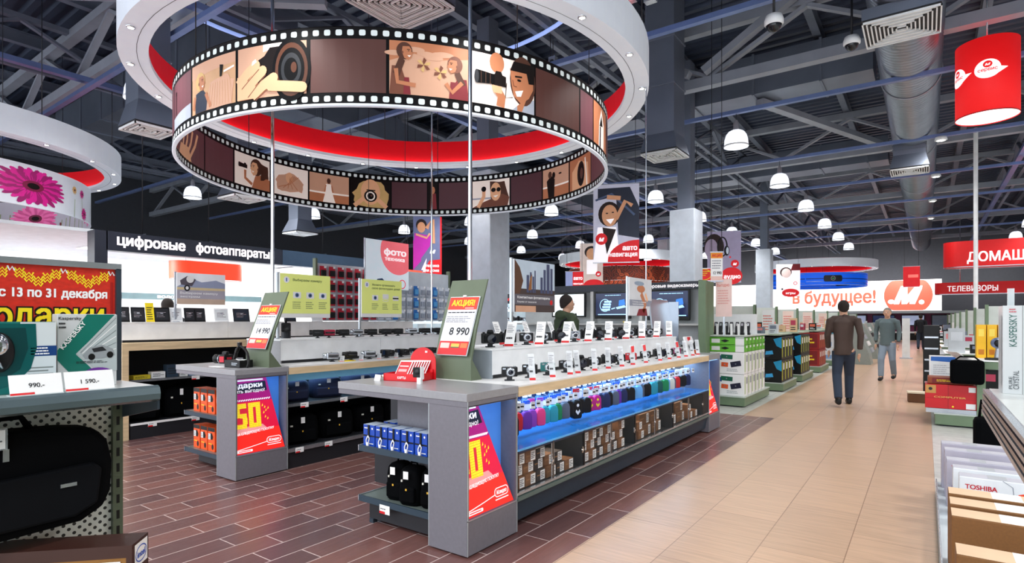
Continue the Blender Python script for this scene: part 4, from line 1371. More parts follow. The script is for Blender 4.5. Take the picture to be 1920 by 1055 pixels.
PC = {'black': BLACK, 'red': RED, 'purple': mat((110, 40, 150), .6), 'magenta': mat((196, 24, 120), .6), 'pink': mat((236, 60, 120), .6), 'teal': mat((40, 150, 160), .6), 'green': mat((20, 130, 70), .6),
      'grey': mat((90, 94, 104), .6), 'navy': mat((26, 34, 74), .6), 'light blue': mat((110, 170, 210), .6), 'cream': mat((220, 206, 180), .6), 'dark green': mat((16, 80, 70), .6), 'violet': mat((150, 60, 170), .6)}
PP = {}
seq = 'purple,black,black,red,purple,violet,pink,teal,teal,green,grey,black,black,black,black,magenta,magenta,navy,navy,black,grey,purple,navy,black,black,light blue,light blue,grey,black,black,teal,teal,dark green,green,green,light blue,cream,grey,red,black,black,black,navy'.split(',')
for i, c in enumerate(seq):
    kd = 1 if i in (1, 2, 12, 15, 16) else 0
    if (c, kd) not in PP:
        PP[(c, kd)] = Proto(make_pouch(PC[c], YEL if c == 'magenta' else PAPER if kd else random.choice([PC['violet'], BLUE, PAPER, PC['magenta']]), kd))
    y = 3.27 + i * .0965
    big = 1.4 if i in (1, 2, 12) else 1.18
    PP[(c, kd)].put((-2.49 - .02 * (i % 2), y, .75 - .118 * big), 1.05 + random.uniform(-.12, .12), '%s camera pouch on a hook, %s from the near end under the aisle counter' % (c, ORD[i]), 'camera pouches hanging under the aisle counter', big)

# second, rear rank of packs
PK = Proto(make_pouch(mat((70, 110, 200), .4), PAPER, 0))
for i in range(20):
    PK.put((-2.68, 3.3 + i * .205, .7), 1.1, 'blue-lit accessory pack behind the camera pouches, %s from the near end' % ORD[i], 'accessory packs behind the camera pouches', .9)

# cartons in the glass cabinets
CART = mat((126, 84, 52), .7, noise=.1, scale=20); CART2 = mat((150, 106, 66), .7, noise=.1, scale=20); CARTD = mat((48, 36, 34), .6)


def make_carton(w, d, h, m, lab=1):
    t = thing('carton', 'small carton', 'carton')
    mb = MB(); mb.box(-w / 2, w / 2, -d / 2, d / 2, 0, h, m); mb.box(-w / 2 - .0005, w / 2 + .0005, -.012, .012, .001, h + .0005, CART2 if m == CART else m); mb.build('box', t, .002)
    if lab:
        mb = MB(); A = Art(); A.rect(w / 2 - .066, h * .08, w / 2 - .006, h * .94, PAPER, 1); A.scribble(w / 2 - .06, h * .2, w / 2 - .012, h * .82, 4, DARK, 2)
        A.rect(-w * .42, h * .5, -w * .05, h * .6, CART2, 1)
        A.put(mb, (0, -d / 2 - .0006, 0), XP, ZP, .0005); mb.build('label', t)
    return t


KA = Proto(make_carton(.13, .15, .082, CART)); KB = Proto(make_carton(.12, .14, .08, CARTD)); KC = Proto(make_carton(.24, .2, .11, mat((110, 74, 44), .7), 1)); KD = Proto(make_carton(.1, .12, .05, mat((150, 160, 190), .5), 1))
cab = ORD[:4]
bays = [[(3.3, 3, 0), (3.44, 3, 0), (3.58, 3, 1), (3.72, 2, 0), (3.86, 2, 1), (3.99, 1, 0)], [(4.25, 3, 0), (4.39, 3, 0), (4.53, 3, 1), (4.67, 3, 0), (4.81, 2, 1), (4.96, 3, 0)], [(5.28, 1, 3), (5.42, 2, 0), (5.6, 2, 2), (5.88, 2, 2)], [(6.34, 2, 2), (6.62, 2, 2), (6.9, 2, 0), (7.08, 1, 0)]]
for bi, cols in enumerate(bays):
    n = 0
    for y, k, q in cols:
        P, hh = ((KA, .084), (KB, .082), (KC, .113), (KD, .052))[q]
        for j in range(k):
            P.put((-2.38 - .02 * (j % 2) - (.05 if q == 2 else 0), y, .263 + hh * j), PI / 2, '%s carton, %s of column %s in the %s glass cabinet' % (('small brown', 'small dark', 'large brown', 'pale blue')[q], ['bottom', 'middle', 'top'][j], ['one', 'two', 'three', 'four', 'five', 'six'][cols.index((y, k, q))], cab[bi]), 'cartons in the %s glass cabinet' % cab[bi])

# blue boxed lenses on the end shelf
def make_bluebox(w, h):
    t = thing('product_box', 'blue box', 'product box')
    d = .12
    mb = MB(); mb.box(-w / 2, w / 2, -d / 2, d / 2, 0, h, mat((18, 70, 176), .35)); mb.box(-w / 2 + .001, w / 2 - .001, -d / 2 + .001, d / 2 - .001, h, h + .001, mat((190, 206, 226), .4)); mb.build('box', t, .002)
    mb = MB(); A = Art(); A.rect(-w * .4, h * .82, -w * .05, h * .87, PAPER, 1); A.ell(w * .3, h * .84, .008, .008, PAPER, 1, 10); A.rect(-w * .1, h * .1, w * .4, h * .14, PAPER, 1); A.rect(-w / 2, h * .45, w / 2, h * .52, BLACK, 1)
    A.put(mb, (0, -d / 2 - .001, 0), XP, ZP, .0005); mb.build('print', t)
    mb = MB(); mb.box(-.008, .008, -d / 2 - .006, -d / 2 - .002, h * .3, h, BLACK); mb.tube([(0, -d / 2 - .01, h * .5), (.025, -d / 2 - .02, h * .4), (.02, -d / 2 - .022, h * .2), (-.005, -d / 2 - .02, h * .12), (-.012, -d / 2 - .015, h * .3), (0, -d / 2 - .01, h * .5)], .004, PAPER, 6); mb.box(.0, .018, -d / 2 - .026, -d / 2 - .016, h * .05, h * .2, PAPER); mb.build('security_tag', t)
    return t


BX = Proto(make_bluebox(.115, .15))
for i in range(5):
    BX.put((-3.235 + i * .13, 2.81, .548), random.uniform(-.04, .04), 'blue product box with a white security tag, %s from the left on the end shelf' % ORD[i], 'blue boxes on the end shelf of the aisle counter')
for i in range(4):
    BX.put((-3.2 + i * .14, 2.97, .548), random.uniform(-.04, .04), 'blue product box in the rear rank of the end shelf, %s from the left' % ORD[i], 'rear blue boxes on the end shelf')


def make_backpack(w, h, d, label, m=BAG):
    t = thing('camera_bag', label, 'camera bag')
    mb = MB()
    rings = []
    n = 16
    prof = [(.0, .86), (.05, .97), (.3, 1), (.7, .98), (.88, .9), (.96, .7), (1., .35)]
    vs = []; fs = []
    for f, s in prof:
        for k in range(n):
            a = 2 * PI * k / n
            c, q = math.cos(a), math.sin(a)
            c = math.copysign(abs(c) ** .5, c); q = math.copysign(abs(q) ** .5, q)
            vs.append((c * w / 2 * s, q * d / 2 * s, f * h))
    for i in range(len(prof) - 1):
        for k in range(n): fs.append((i * n + k, i * n + (k + 1) % n, (i + 1) * n + (k + 1) % n, (i + 1) * n + k))
    fs.append(tuple(range(n - 1, -1, -1))); fs.append(tuple(range((len(prof) - 1) * n, len(prof) * n)))
    mb.add(vs, fs, m, True); mb.build('body', t)
    mb = MB(); mb.box(-w * .36, w * .36, -d / 2 - .018, -d / 2 + .01, h * .1, h * .5, m); mb.build('front_pocket', t, .012)
    mb = MB(); mb.tube([(-w * .15, 0, h * .98), (-w * .14, 0, h * 1.07), (w * .14, 0, h * 1.07), (w * .15, 0, h * .98)], .008, m, 6); mb.build('handle', t)
    mb = MB(); mb.box(-.006, .006, -d / 2 - .021, -d / 2 - .018, h * .42, h * .47, mat((230, 180, 60), .4)); mb.box(-w * .3, -w * .24, -d / 2 - .006, -d / 2 + .004, h * .62, h * .67, mat((230, 230, 220), .4)); mb.build('zip_puller', t)
    mb = MB(); mb.box(-.02, .02, -d / 2 - .024, -d / 2 - .022, h * .72, h * .92, PAPER); mb.build('price_tag', t)
    return t


b1 = Proto(make_backpack(.17, .26, .16, ''))
for i, (x, y) in enumerate(((-3.02, 2.86), (-2.86, 2.83), (-2.69, 2.86))): b1.put((x, y, .19), .2, 'black camera backpack, %s from the left on the lowest end shelf' % ORD[i], 'black backpacks on the lowest end shelf')


# ---------------------------------------------------------------- green promo stands
def promo_stand(x, y, w, price, label, h=.76, lean=.2, scale=1.):
    t = thing('promo_stand', label, 'sign stand', (x, y, 1.0))
    mb = MB()
    # curved sheet: foot, bend and leaning board
    prof = [(.0, .0), (.0, .2 * h), (lean * .3, .5 * h), (lean, h), (lean + .012, h), (lean * .3 + .016, .5 * h), (.016, .2 * h), (.13, .0)]
    vs = [(sx * w / 2, p[0], p[1]) for sx in (-1, 1) for p in prof]
    n = len(prof)
    mb.add(vs, [tuple(range(n)), tuple(range(2 * n - 1, n - 1, -1))] + [(i, i + n, (i + 1) % n + n, (i + 1) % n) for i in range(n)], OLIVE)
    mb.build('board', t)
    mb = MB()
    # transparent pocket with the sheet
    a = Vector((0, lean * .3, .5 * h)); b = Vector((0, lean, h))
    V = (b - a).normalized()
    O = Vector((-w * .38, lean * .3 - .012, .5 * h)) - V * .27 * h
    pw, ph = w * .8, .61 * h
    mb.prism([(-.006, -.006), (pw + .006, -.006), (pw + .006, ph + .006), (-.006, ph + .006)], O - Vector((0, -.001, 0)), XP, V, .006, mat((200, 206, 210), .15))
    mb.build('pocket', t, .002)
    mb = MB(); A = Art()
    OR = mat((214, 48, 20), .4)
    A.rect(0, 0, pw, ph, mat((226, 226, 234), .4), 1); A.rect(0, ph * .78, pw, ph, OR, 2); A.text('АКЦИЯ!', pw * .5, ph * .85, ph * .1, YEL, w=pw * .8, al='c', bold=.045, lay=4)
    A.rect(pw * .6, ph * .8, pw * .9, ph * .81, PAPER, 3)
    A.scribble(pw * .04, ph * .71, pw * .96, ph * .75, 1, DARK, 2, ragged=False); A.scribble(pw * .04, ph * .55, pw * .9, ph * .67, 4, mat((140, 140, 150), .5), 2)
    A.text(price, pw * .93, ph * .34, ph * .13, BLACK, w=pw * .68, al='r', bold=.02, lay=3)
    A.rect(0, 0, pw, ph * .23, RED, 2); A.rect(pw * .05, ph * .11, pw * .36, ph * .2, mat((240, 200, 190), .4), 3); A.rect(pw * .42, ph * .13, pw * .7, ph * .19, mat((240, 190, 80), .4), 3); A.rect(pw * .42, ph * .12, pw * .7, ph * .135, mat((60, 130, 80), .4), 4); A.rect(pw * .74, ph * .12, pw * .97, ph * .2, mat((240, 120, 60), .4), 3)
    A.put(mb, O - Vector((0, .0015, 0)), XP, V, .0006); mb.build('price_sheet', t)
    mb = MB(); mb.cbox(O + V * (ph + .012) + Vector((pw / 2, -.004, 0)), (.03, .01, .012), PAPER); mb.build('clip', t)
    return t


promo_stand(-2.9, 3.27, .36, '8 990', 'green promo board with an 8 990 price sheet on the aisle counter')
promo_stand(-5.2, 3.06, .4, '14 990', 'green promo board with a 14 990 price sheet on the camcorder counter', .72, .2)

# red leaflet holder with gift cards
t = thing('leaflet_holder', 'red card holder with a round back full of gift cards on the near counter end', 'card holder', (-3.14, 3.06, 1.0), .25)
CRED = mat((222, 16, 28), .3)
mb = MB()
mb.box(-.15, .15, -.12, -.115, 0, .055, CRED); mb.box(-.15, .15, .08, .085, 0, .075, CRED); mb.box(-.15, -.145, -.12, .085, 0, .055, CRED); mb.box(.145, .15, -.12, .085, 0, .055, CRED); mb.box(-.15, .15, -.12, .085, 0, .005, CRED)
mb.build('tray', t)
mb = MB()
mb.prism([(.11 * math.cos(a), .11 * math.sin(a) + .13) for a in [PI * k / 16 for k in range(17)]] + [(-.11, 0), (.11, 0)], (.06, .09, 0), XP, ZP, .006, CRED); mb.build('round_back', t)
mb = MB(); A = Art(); A.text('м', 0, 0, .02, PAPER, al='c', bold=.05, lay=1); A.put(mb, (.09, .088, .2), XP, ZP); mb2 = Art(); mb2.text('КАРТЫ', 0, 0, .018, PAPER, w=.07, bold=.03, lay=1); mb2.put(mb, (-.03, -.1215, .018), XP, ZP); mb.build('lettering', t)
card = thing('gift_card', 'red gift card in the leaflet holder', 'card')
V = Vector((.0, .5, 1)).normalized()
mb = MB(); mb.prism([(0, 0), (.11, 0), (.14, .15), (.03, .15)], (-.06, 0, 0), XP, V, .002, PAPER); A = Art(); A.poly([(.008, .01), (.104, .01), (.13, .14), (.034, .14)], mat((206, 44, 52), .3), 1); A.poly([(.03, .06), (.1, .06), (.105, .08), (.034, .08)], PPK, 2); A.poly([(.035, .1), (.11, .1), (.112, .108), (.037, .108)], PAPER, 2); A.put(mb, (-.06, -.0005, 0), XP, V, .0004); mb.build('card_sheet', card)
cp = Proto(card)
for i in range(8): cp.put((-3.18 + .012 * i, 2.995 + i * .014, 1.008), .25, 'red and white gift card, %s from the front in the red holder' % ORD[i], 'gift cards in the red holder')
# price card in front + small camera on stand
mb = MB(); mb.prism([(0, 0), (.075, 0), (.075, .045), (0, .045)], (-3.33, 2.88, 1.0), Vector((1, -.15, 0)).normalized(), Vector((0, .3, 1)).normalized(), .002, PAPER); tag(mb.build('price_card'), 'small white price card leaning before the red card holder', 'price card')
t = thing('action_camera', 'small black camera on a white clip stand in front of the red card holder', 'camera', (-2.9, 2.9, 1.0), .3)
mb = MB(); mb.box(-.03, .03, -.015, .03, .045, .115, BLACK); mb.build('body', t, .006)
mb = MB(); mb.box(.0, .03, -.01, .02, 0, .045, WHITE); mb.box(.031, .036, -.018, .03, .03, .12, WHITE); mb.build('stand', t)
mb = MB(); mb.lathe([(.018, 0), (.018, -.006), (.0001, -.008)], DARK, 14, (.008, -.015, .085), True, 'y'); mb.build('lens', t)
# ---------------------------------------------------------------- camcorder island (second)
I1 = thing('display_counter', 'camcorder display counter behind the aisle counter, with a grey end block and deep dark shelves', 'display counter', (-5.4, 5.5, 0))
end_block(I1, -5.0, 2.735, 3.255, True, .0, -6.115, .7, 'одарки', 'рить выгодно!')
mb = W(I1); mb.box(-6.2, -5.0, 3.267, 8.2, .985, 1.0, TOPW); mb.build('worktop', I1)
mb = W(I1); mb.box(-6.2, -4.998, 3.267, 8.2, .92, .985, BEECH); mb.build('beech_edge', I1)
mb = W(I1); mb.box(-5.75, -5.7, 3.255, 8.2, .0, .92, mat((20, 26, 34), .6)); mb.box(-6.2, -5.75, 3.255, 8.2, .0, .92, DARK); mb.build('back_board', I1)
mb = W(I1); mb.box(-5.66, -5.06, 3.256, 8.2, .6, .618, DARK); mb.box(-5.06, -5.045, 3.256, 8.2, .595, .625, SILV); mb.build('upper_shelf', I1)
mb = W(I1); mb.box(-5.7, -5.04, 3.256, 8.2, .165, .185, DARK); mb.box(-5.04, -5.01, 3.256, 8.2, .16, .195, SILV); mb.build('lower_shelf', I1)
mb = W(I1); mb.box(-5.62, -5.03, 3.256, 8.2, 0, .16, DARK); mb.build('plinth', I1)
mb = W(I1); mb.box(-5.7, -5.1, 3.256, 8.2, .84, .9, mat((110, 170, 205), .3, emit=.15)); mb.build('blue_glow_slab', I1)  # blue light under the worktop, put in as a coloured glowing slab
light('AREA', 'counter_light', (-5.35, 4.3, .83), 4, (.4, .7, 1), (0, 0, 0), shape='RECTANGLE', size=.3, size_y=1.8)
for y in (3.47, 3.95, 4.43): shelf_tag(I1, -5.044, y, .625, .09, .05)
for y in (3.39, 3.73): shelf_tag(I1, -5.009, y, .195, .09, .05)
end_shelf(I1, -6.12, -5.32, 2.83, 3.25, .525)
end_shelf(I1, -6.12, -5.32, 2.83, 3.25, .155)
mb = W(I1); mb.box(-6.0, -5.32, 2.9, 3.25, .02, .13, DARK); mb.box(-6.2, -5.32, 3.25, 3.28, .02, .9, DARK); mb.build('shelf_base', I1)
riser(-5.98, -5.35, 3.4, 8.1, 1.0, 1.245, 'long white display step with camcorders on the second counter')
ccs = [Proto(make_camera('camcorder', BLACK)), Proto(make_camera('camcorder', SILV)), Proto(make_camera('camcorder', mat((170, 20, 60), .3)))]
cn = ['black camcorder', 'silver camcorder', 'red camcorder']
for i, (y, k) in enumerate(zip([3.9, 4.15, 4.41, 4.67, 4.9, 5.13, 5.4, 5.7], [1, 0, 1, 0, 0, 0, 0, 0])):
    ccs[k].put((-5.18, y, 1.0), -.5 if i < 3 else 2.0, '%s with open screen, %s along the lower row of the second counter' % (cn[k], ORD[i]), 'camcorders in the lower row of the second counter', 1.15)
for i, (y, k) in enumerate(zip([3.95, 4.1, 4.3, 4.5, 4.72, 4.95, 5.15, 5.4, 5.65, 5.9], [0, 2, 0, 1, 0, 0, 0, 1, 0, 0])):
    ccs[k].put((-5.5, y, 1.245), -.6, '%s, %s from the near end on the white step of the second counter' % (cn[k], ORD[i]), 'camcorders on the white step of the second counter', 1.1)
for i in range(9):
    T1.put((-5.08, 3.95 + i * .26, 1.0), .9, 'short white price holder, %s along the edge of the second counter' % ORD[i], 'price holders on the second counter', (1, 1, .3))
mb = MB(); mb.box(-.06, .06, -.07, .07, 0, .006, YEL); tag(mb.build('yellow_leaflet', loc=(-5.12, 4.05, 1.0)), 'yellow leaflet lying beside the first silver camcorder', 'leaflet')
# black camcorder on tripod stand (left end of step)
t = thing('camera', 'large black video camera with a handle at the near end of the white step', 'camera', (-5.75, 3.72, 1.245), 1.0)
mb = MB(); mb.box(-.05, .05, -.08, .12, .07, .17, BLACK); mb.build('body', t, .01)
mb = MB(); mb.lathe([(.042, 0), (.042, -.09), (.035, -.09), (.0001, -.07)], BLACK, 18, (0, -.08, .12), True, 'y'); mb.build('lens_barrel', t)
mb = MB(); mb.tube([(0, -.08, .17), (0, -.07, .23), (0, .07, .23), (0, .09, .17)], .012, BLACK, 6); mb.build('handle', t)
mb = MB(); mb.cyl((0, 0, 0), .05, .07, DARK, 16); mb.build('stand', t)
# orange boxes on end shelves
def make_obox():
    t = thing('product_box', 'orange box', 'product box')
    w, d, h = .13, .13, .235
    OR = mat((232, 84, 20), .4)
    mb = MB(); mb.box(-w / 2, w / 2, -d / 2, d / 2, 0, h, OR); mb.build('box', t, .003)
    mb = MB(); A = Art(); A.rect(-w * .5, h * .84, w * .5, h, BLACK, 1); A.poly([(-w * .3, h * .5), (w * .2, h * .5), (w * .3, h * .62), (w * .1, h * .78), (-w * .2, h * .74)], DKB, 1); A.rect(-w * .45, h * .5, -w * .1, h * .74, PAPER, 2); A.scribble(-w * .42, h * .52, -w * .14, h * .72, 4, DARK, 3); A.ell(w * .2, h * .2, .02, .028, BLACK, 1, 10); A.rect(-w * .4, h * .3, w * .1, h * .33, YEL, 1)
    A.put(mb, (0, -d / 2 - .0006, 0), XP, ZP, .0005)
    B = Art(); B.rect(-w * .5, h * .8, w * .5, h, BLACK, 1); B.rect(-w * .3, h * .45, w * .3, h * .75, PAPER, 2); B.scribble(-w * .26, h * .48, w * .26, h * .72, 4, DARK, 3); B.put(mb, (-w / 2 - .0006, 0, 0), YN, ZP, .0005)
    mb.build('print', t)
    return t


OB = Proto(make_obox())
for z, nm in ((.525, 'upper'), (.155, 'lower')):
    for i in range(5): OB.put((-5.99 + i * .145, 2.94 + (.0 if i != 3 else .01), z), random.uniform(-.05, .05), 'orange and black product box, %s from the left on the %s end shelf' % (ORD[i], nm), 'orange boxes on the %s end shelf' % nm)
t = thing('camera_bag', 'dark cloth pouch squeezed on top of the lower orange boxes', 'camera bag', (-5.7, 3.12, .155)); mb = MB(); mb.ball((0, 0, .14), .06, BAG, 12, (1, .8, 2.2)); mb.build('body', t); mb = MB(); mb.tube([(-.03, 0, .26), (0, 0, .31), (.03, 0, .26)], .005, BAG, 5); mb.build('strap', t)
# bags on the deep shelves
bb = Proto(make_backpack(.4, .3, .3, '')); bc = Proto(make_backpack(.34, .22, .26, '', mat((16, 26, 60), .8)))
for i in range(5): bb.put((-5.3, 3.55 + i * .45, .185), 1.35, 'wide black camera bag, %s along the bottom shelf of the camcorder counter' % ORD[i], 'black bags on the bottom shelf of the camcorder counter')
for i in range(5): bc.put((-5.33, 3.5 + i * .42, .618), 1.4 + random.uniform(-.2, .2), 'dark blue camera bag, %s along the upper shelf of the camcorder counter' % ORD[i], 'dark bags on the upper shelf of the camcorder counter')
# flexible tripod with a camera on the end block
t = thing('flexible_tripod', 'jointed black bead-leg tripod standing on a black box on the second counter end', 'tripod', (-5.28, 2.93, 1.07))
def bead(mb, pts, r):
    for p in pts: mb.ball(p, r, BLACK, 10)
for L in ([(0, 0, .13), (.03, 0, .125), (.06, .005, .11), (.09, .01, .09), (.115, .01, .065), (.135, .005, .04), (.15, 0, .015), (.165, -.005, -.01), (.17, -.01, -.035), (.165, -.015, -.055)], [(0, 0, .13), (-.03, .01, .115), (-.06, .015, .09), (-.085, .02, .065), (-.1, .02, .04), (-.11, .02, .02)], [(0, 0, .13), (0, -.03, .1), (.005, -.04, .07), (.0, -.045, .04), (0, -.05, .02)]):
    fine = []
    for a, b in zip(L, L[1:]): fine += [a, tuple((x + y) / 2 for x, y in zip(a, b))]
    mb = MB(); bead(mb, fine + [L[-1]], .0135); mb.build('leg', t)
mb = MB(); mb.cyl((0, 0, .13), .022, .035, BLACK, 14); mb.build('head', t)
t = thing('camera', 'black and red reflex camera lying beside the bead-leg tripod', 'camera', (-5.47, 2.9, 1.03), -1.2)
mb = MB(); mb.box(-.06, .06, -.03, .035, .0, .085, BLACK); mb.prism([(-.025, 0), (.025, 0), (.018, .03), (-.018, .03)], (0, -.03, .085), XP, ZP, .05, BLACK); mb.build('body', t, .006)
mb = MB(); mb.lathe([(.04, 0), (.038, -.05), (.043, -.055), (.043, -.09), (.036, -.09), (.0001, -.07)], BLACK, 22, (0, -.03, .042), True, 'y'); mb.lathe([(.0405, -.03), (.0405, -.036)], SILV, 22, (0, -.03, .042), True, 'y'); mb.build('lens_barrel', t)
mb = MB(); mb.box(.061, .066, -.02, .03, .015, .07, mat((210, 40, 60), .4)); mb.box(-.03, .03, .036, .04, .01, .06, mat((210, 40, 60), .4)); mb.build('red_grip', t)
t = thing('product_box', 'flat black box under the bead-leg tripod on the second counter end', 'product box', (-5.28, 2.93, 1.0), .1)
mb = MB(); mb.box(-.13, .1, -.07, .07, 0, .07, BLACK); mb.build('box', t, .003); mb = MB(); A = Art(); A.scribble(-.02, .02, .08, .05, 2, SILV, 1); A.put(mb, (0, -.0706, 0), XP, ZP); mb.build('print', t)
mb = MB(); mb.box(-5.6, -5.4, 2.8, 3.0, 1.0, 1.003, PAPER); tag(mb.build('leaflet'), 'white leaflet lying under the reflex camera on the second counter end', 'leaflet')

# ---------------------------------------------------------------- left counter with phones/readers (third)
I0 = thing('display_counter', 'long beech-framed counter at left with a white riser and dark shelves of bags', 'display counter', (-8.4, 5.4, 0))
X = -7.78
mb = W(I0); mb.box(-9.1, X, 2.87, 8.0, 1.075, 1.165, BEECH); mb.build('beech_top', I0)
mb = W(I0); mb.box(-9.1, X, 2.87, 2.94, 0, 1.075, BEECH); mb.build('side_post', I0)
mb = W(I0); mb.box(-8.75, -8.7, 2.94, 8.0, 0, 1.075, mat((14, 16, 22), .6)); mb.build('back_board', I0)
mb = W(I0); mb.box(-8.7, X - .08, 2.94, 8.0, .69, .705, DARK); mb.box(X - .08, X - .06, 2.94, 8.0, .685, .712, SILV); mb.build('upper_shelf', I0)
mb = W(I0); mb.box(-8.7, X - .02, 2.96, 8.0, .15, .18, DARK); mb.box(X - .02, X, 2.96, 8.0, .165, .19, PAPER); mb.box(-8.6, X - .01, 2.96, 8.0, 0, .15, DARK); mb.build('lower_shelf', I0)
shelf_tag(I0, X - .059, 3.75, .712, .1, .05); shelf_tag(I0, X + .001, 3.2, .19, .1, .06); shelf_tag(I0, X + .001, 3.72, .19, .1, .06); shelf_tag(I0, X - .059, 4.4, .712, .1, .05)
riser(-8.75, -8.02, 2.95, 7.9, 1.165, 1.42, 'white riser along the beech-framed left counter')
bg = Proto(make_backpack(.42, .42, .34, ''))
for i in range(6): bg.put((-8.1, 3.2 + i * .46, .18), 1.3, 'black shoulder bag, %s from the near end on the bottom shelf of the beech counter' % ORD[i], 'black bags on the bottom shelf of the beech counter', (.95, .95, .85 + .1 * (i % 2)))
BCOL = [('yellow box', mat((236, 214, 50), .5), .2, .05), ('white box', PAPER, .16, .08), ('dark photo box', mat((40, 60, 80), .5), .14, .16), ('white box', PAPER, .1, .06), ('pale blue box', mat((150, 180, 210), .5), .15, .07), ('white box', PAPER, .2, .04), ('dark blue box', NAVY, .05, .22), ('blue box', mat((70, 90, 160), .5), .04, .22), ('white photo box', mat((200, 206, 216), .5), .22, .2)]
y = 3.05
for i, (nm, m, w, h) in enumerate(BCOL):
    t = thing('product_box', 'small %s, %s from the near end on the shelf under the beech counter' % (nm, ORD[i]), 'product box', (-8.02, y + w / 2, .705), PI / 2 + random.uniform(-.1, .1), 'small boxes on the shelf under the beech counter')
    mb = MB(); mb.box(-w / 2, w / 2, -.06, .06, 0, h, m); mb.build('box', t, .002); mb = MB(); A = Art(); A.scribble(-w * .4, h * .2, w * .4, h * .8, 3, DARK if m is not NAVY else PAPER, 1); A.put(mb, (0, -.0606, 0), XP, ZP); mb.build('print', t)
    y += w + .02
# e-readers standing on the riser
rd = [(3.02, BLACK, .2, 0), (3.22, BLACK, .16, 0), (3.36, YEL, .1, 1), (3.5, BLACK, .2, 0), (3.68, PAPER, .16, 0), (3.86, BLACK, .14, 0), (4.0, BLACK, .14, 0), (4.3, PAPER, .2, 0), (4.6, DARK, .24, 0), (5.0, PAPER, .2, 0), (5.4, DARK, .2, 0), (5.9, PAPER, .2, 0)]
for i, (y, m, w, k) in enumerate(rd):
    nm = 'yellow price card' if k else ('black' if m in (BLACK, DARK) else 'white') + ' tablet reader'
    t = thing('price_card' if k else 'tablet_reader', '%s on the white riser, %s from the near end of the beech counter' % (nm, ORD[i]), 'price card' if k else 'tablet', (-8.22, y, 1.42), PI / 2 - .1)
    V = Vector((0, .25, 1)).normalized(); h = .26 if k else .2
    mb = MB(); mb.prism([(-w / 2, 0), (w / 2, 0), (w / 2, h), (-w / 2, h)], (0, 0, 0), XP, V, .01, m); mb.build('frame', t, .003)
    if not k:
        mb = MB(); A = Art(); A.rect(-w * .42, h * .12, w * .42, h * .9, DARK if m is BLACK else mat((40, 52, 66), .2) if m is DARK else mat((220, 222, 224), .4), 1); A.scribble(-w * .3, h * .3, w * .3, h * .7, 4, SILV, 2); A.put(mb, (0, -.0006, 0), XP, V, .0006); mb.build('screen', t)
        mb = MB(); mb.beam((0, .02, .12), (0, .12, 0), .03, .006, CHROME); mb.build('easel', t)
    else:
        mb = MB(); A = Art(); A.scribble(-w * .35, h * .1, w * .35, h * .8, 6, DARK, 1); A.put(mb, (0, -.0006, 0), XP, V, .0006); mb.build('print', t)
# ---------------------------------------------------------------- boards on posts above the counters
def board(x, y0, y1, z0, z1, label, art, name='info_board', foot=None, frame=PAPER):
    t = thing(name, label, 'info board', (x, (y0 + y1) / 2, z0))
    L = y1 - y0; H = z1 - z0
    mb = MB(); mb.box(-.008, .008, -L / 2, L / 2, 0, H, frame); mb.build('panel', t, .002)
    mb = MB(); A = Art(); art(A, L, H); A.put(mb, (.0088, -L / 2, 0), YP, ZP, .0008); mb.build('print', t)
    mb = MB(); mb.box(-.03, -.008, -L / 2 - .02, -L / 2 + .01, -.02, H + .01, SILV)
    if foot is not None: mb.box(-.03, -.008, -L / 2 - .02, -L / 2 + .005, foot - z0, -.02, SILV); mb.box(-.05, .02, -L / 2 - .05, -L / 2 + .03, foot - z0, foot - z0 + .008, SILV)
    mb.build('post', t)
    return t


LIME = mat((220, 228, 130), .5, emit=.12, noise=.02); LIMT = mat((90, 110, 60), .5)


def info(A, L, H, lines, icons):
    A.rect(0, H * .1, L, H, LIME, 1); A.ell(L * .12, H * .86, L * .055, L * .055, PAPER, 2); A.rect(L * .11, H * .82, L * .13, H * .9, BLUE, 3)
    for k, s in enumerate(lines): A.text(s, L * .24, H * (.84 - .09 * k), H * .055, LIMT, w=L * (.58 if k == 0 else .72), bold=.02, lay=3)
    for k in range(3):
        u = L * (.32 + .26 * k); v = H * .52
        if icons == 0 or k == 0: A.rrect(u - .05, v - .035, u + .05, v + .035, .008, PAPER, 2); A.ell(u, v, .024, .024, mat((90, 120, 170), .4), 3); A.ell(u, v, .012, .012, NAVY, 4)
        elif k == 1: A.rect(u - .05, v - .01, u + .05, v + .05, PAPER, 2); A.ring(u, v - .03, .05, .015, .006, PAPER, 3)
        else: A.rrect(u - .05, v - .03, u + .05, v + .03, .008, PAPER, 2); A.rect(u - .05, v - .008, u + .05, v + .008, BLACK, 3)
        A.scribble(u - .055, H * .2, u + .055, H * .38, 4, mat((150, 160, 110), .5), 2)


board(-5.62, 3.56, 4.2, 1.47, 1.95, 'lime yellow info board about choosing a camera on the second counter', lambda A, L, H: info(A, L, H, ['Выбираем камеру'], 0), foot=1.245)
board(-5.62, 4.66, 5.32, 1.48, 1.95, 'lime yellow info board about organising photo archives on the second counter', lambda A, L, H: info(A, L, H, ['Желаете организовать', 'свою фотостудию дома?'], 1), foot=1.245)


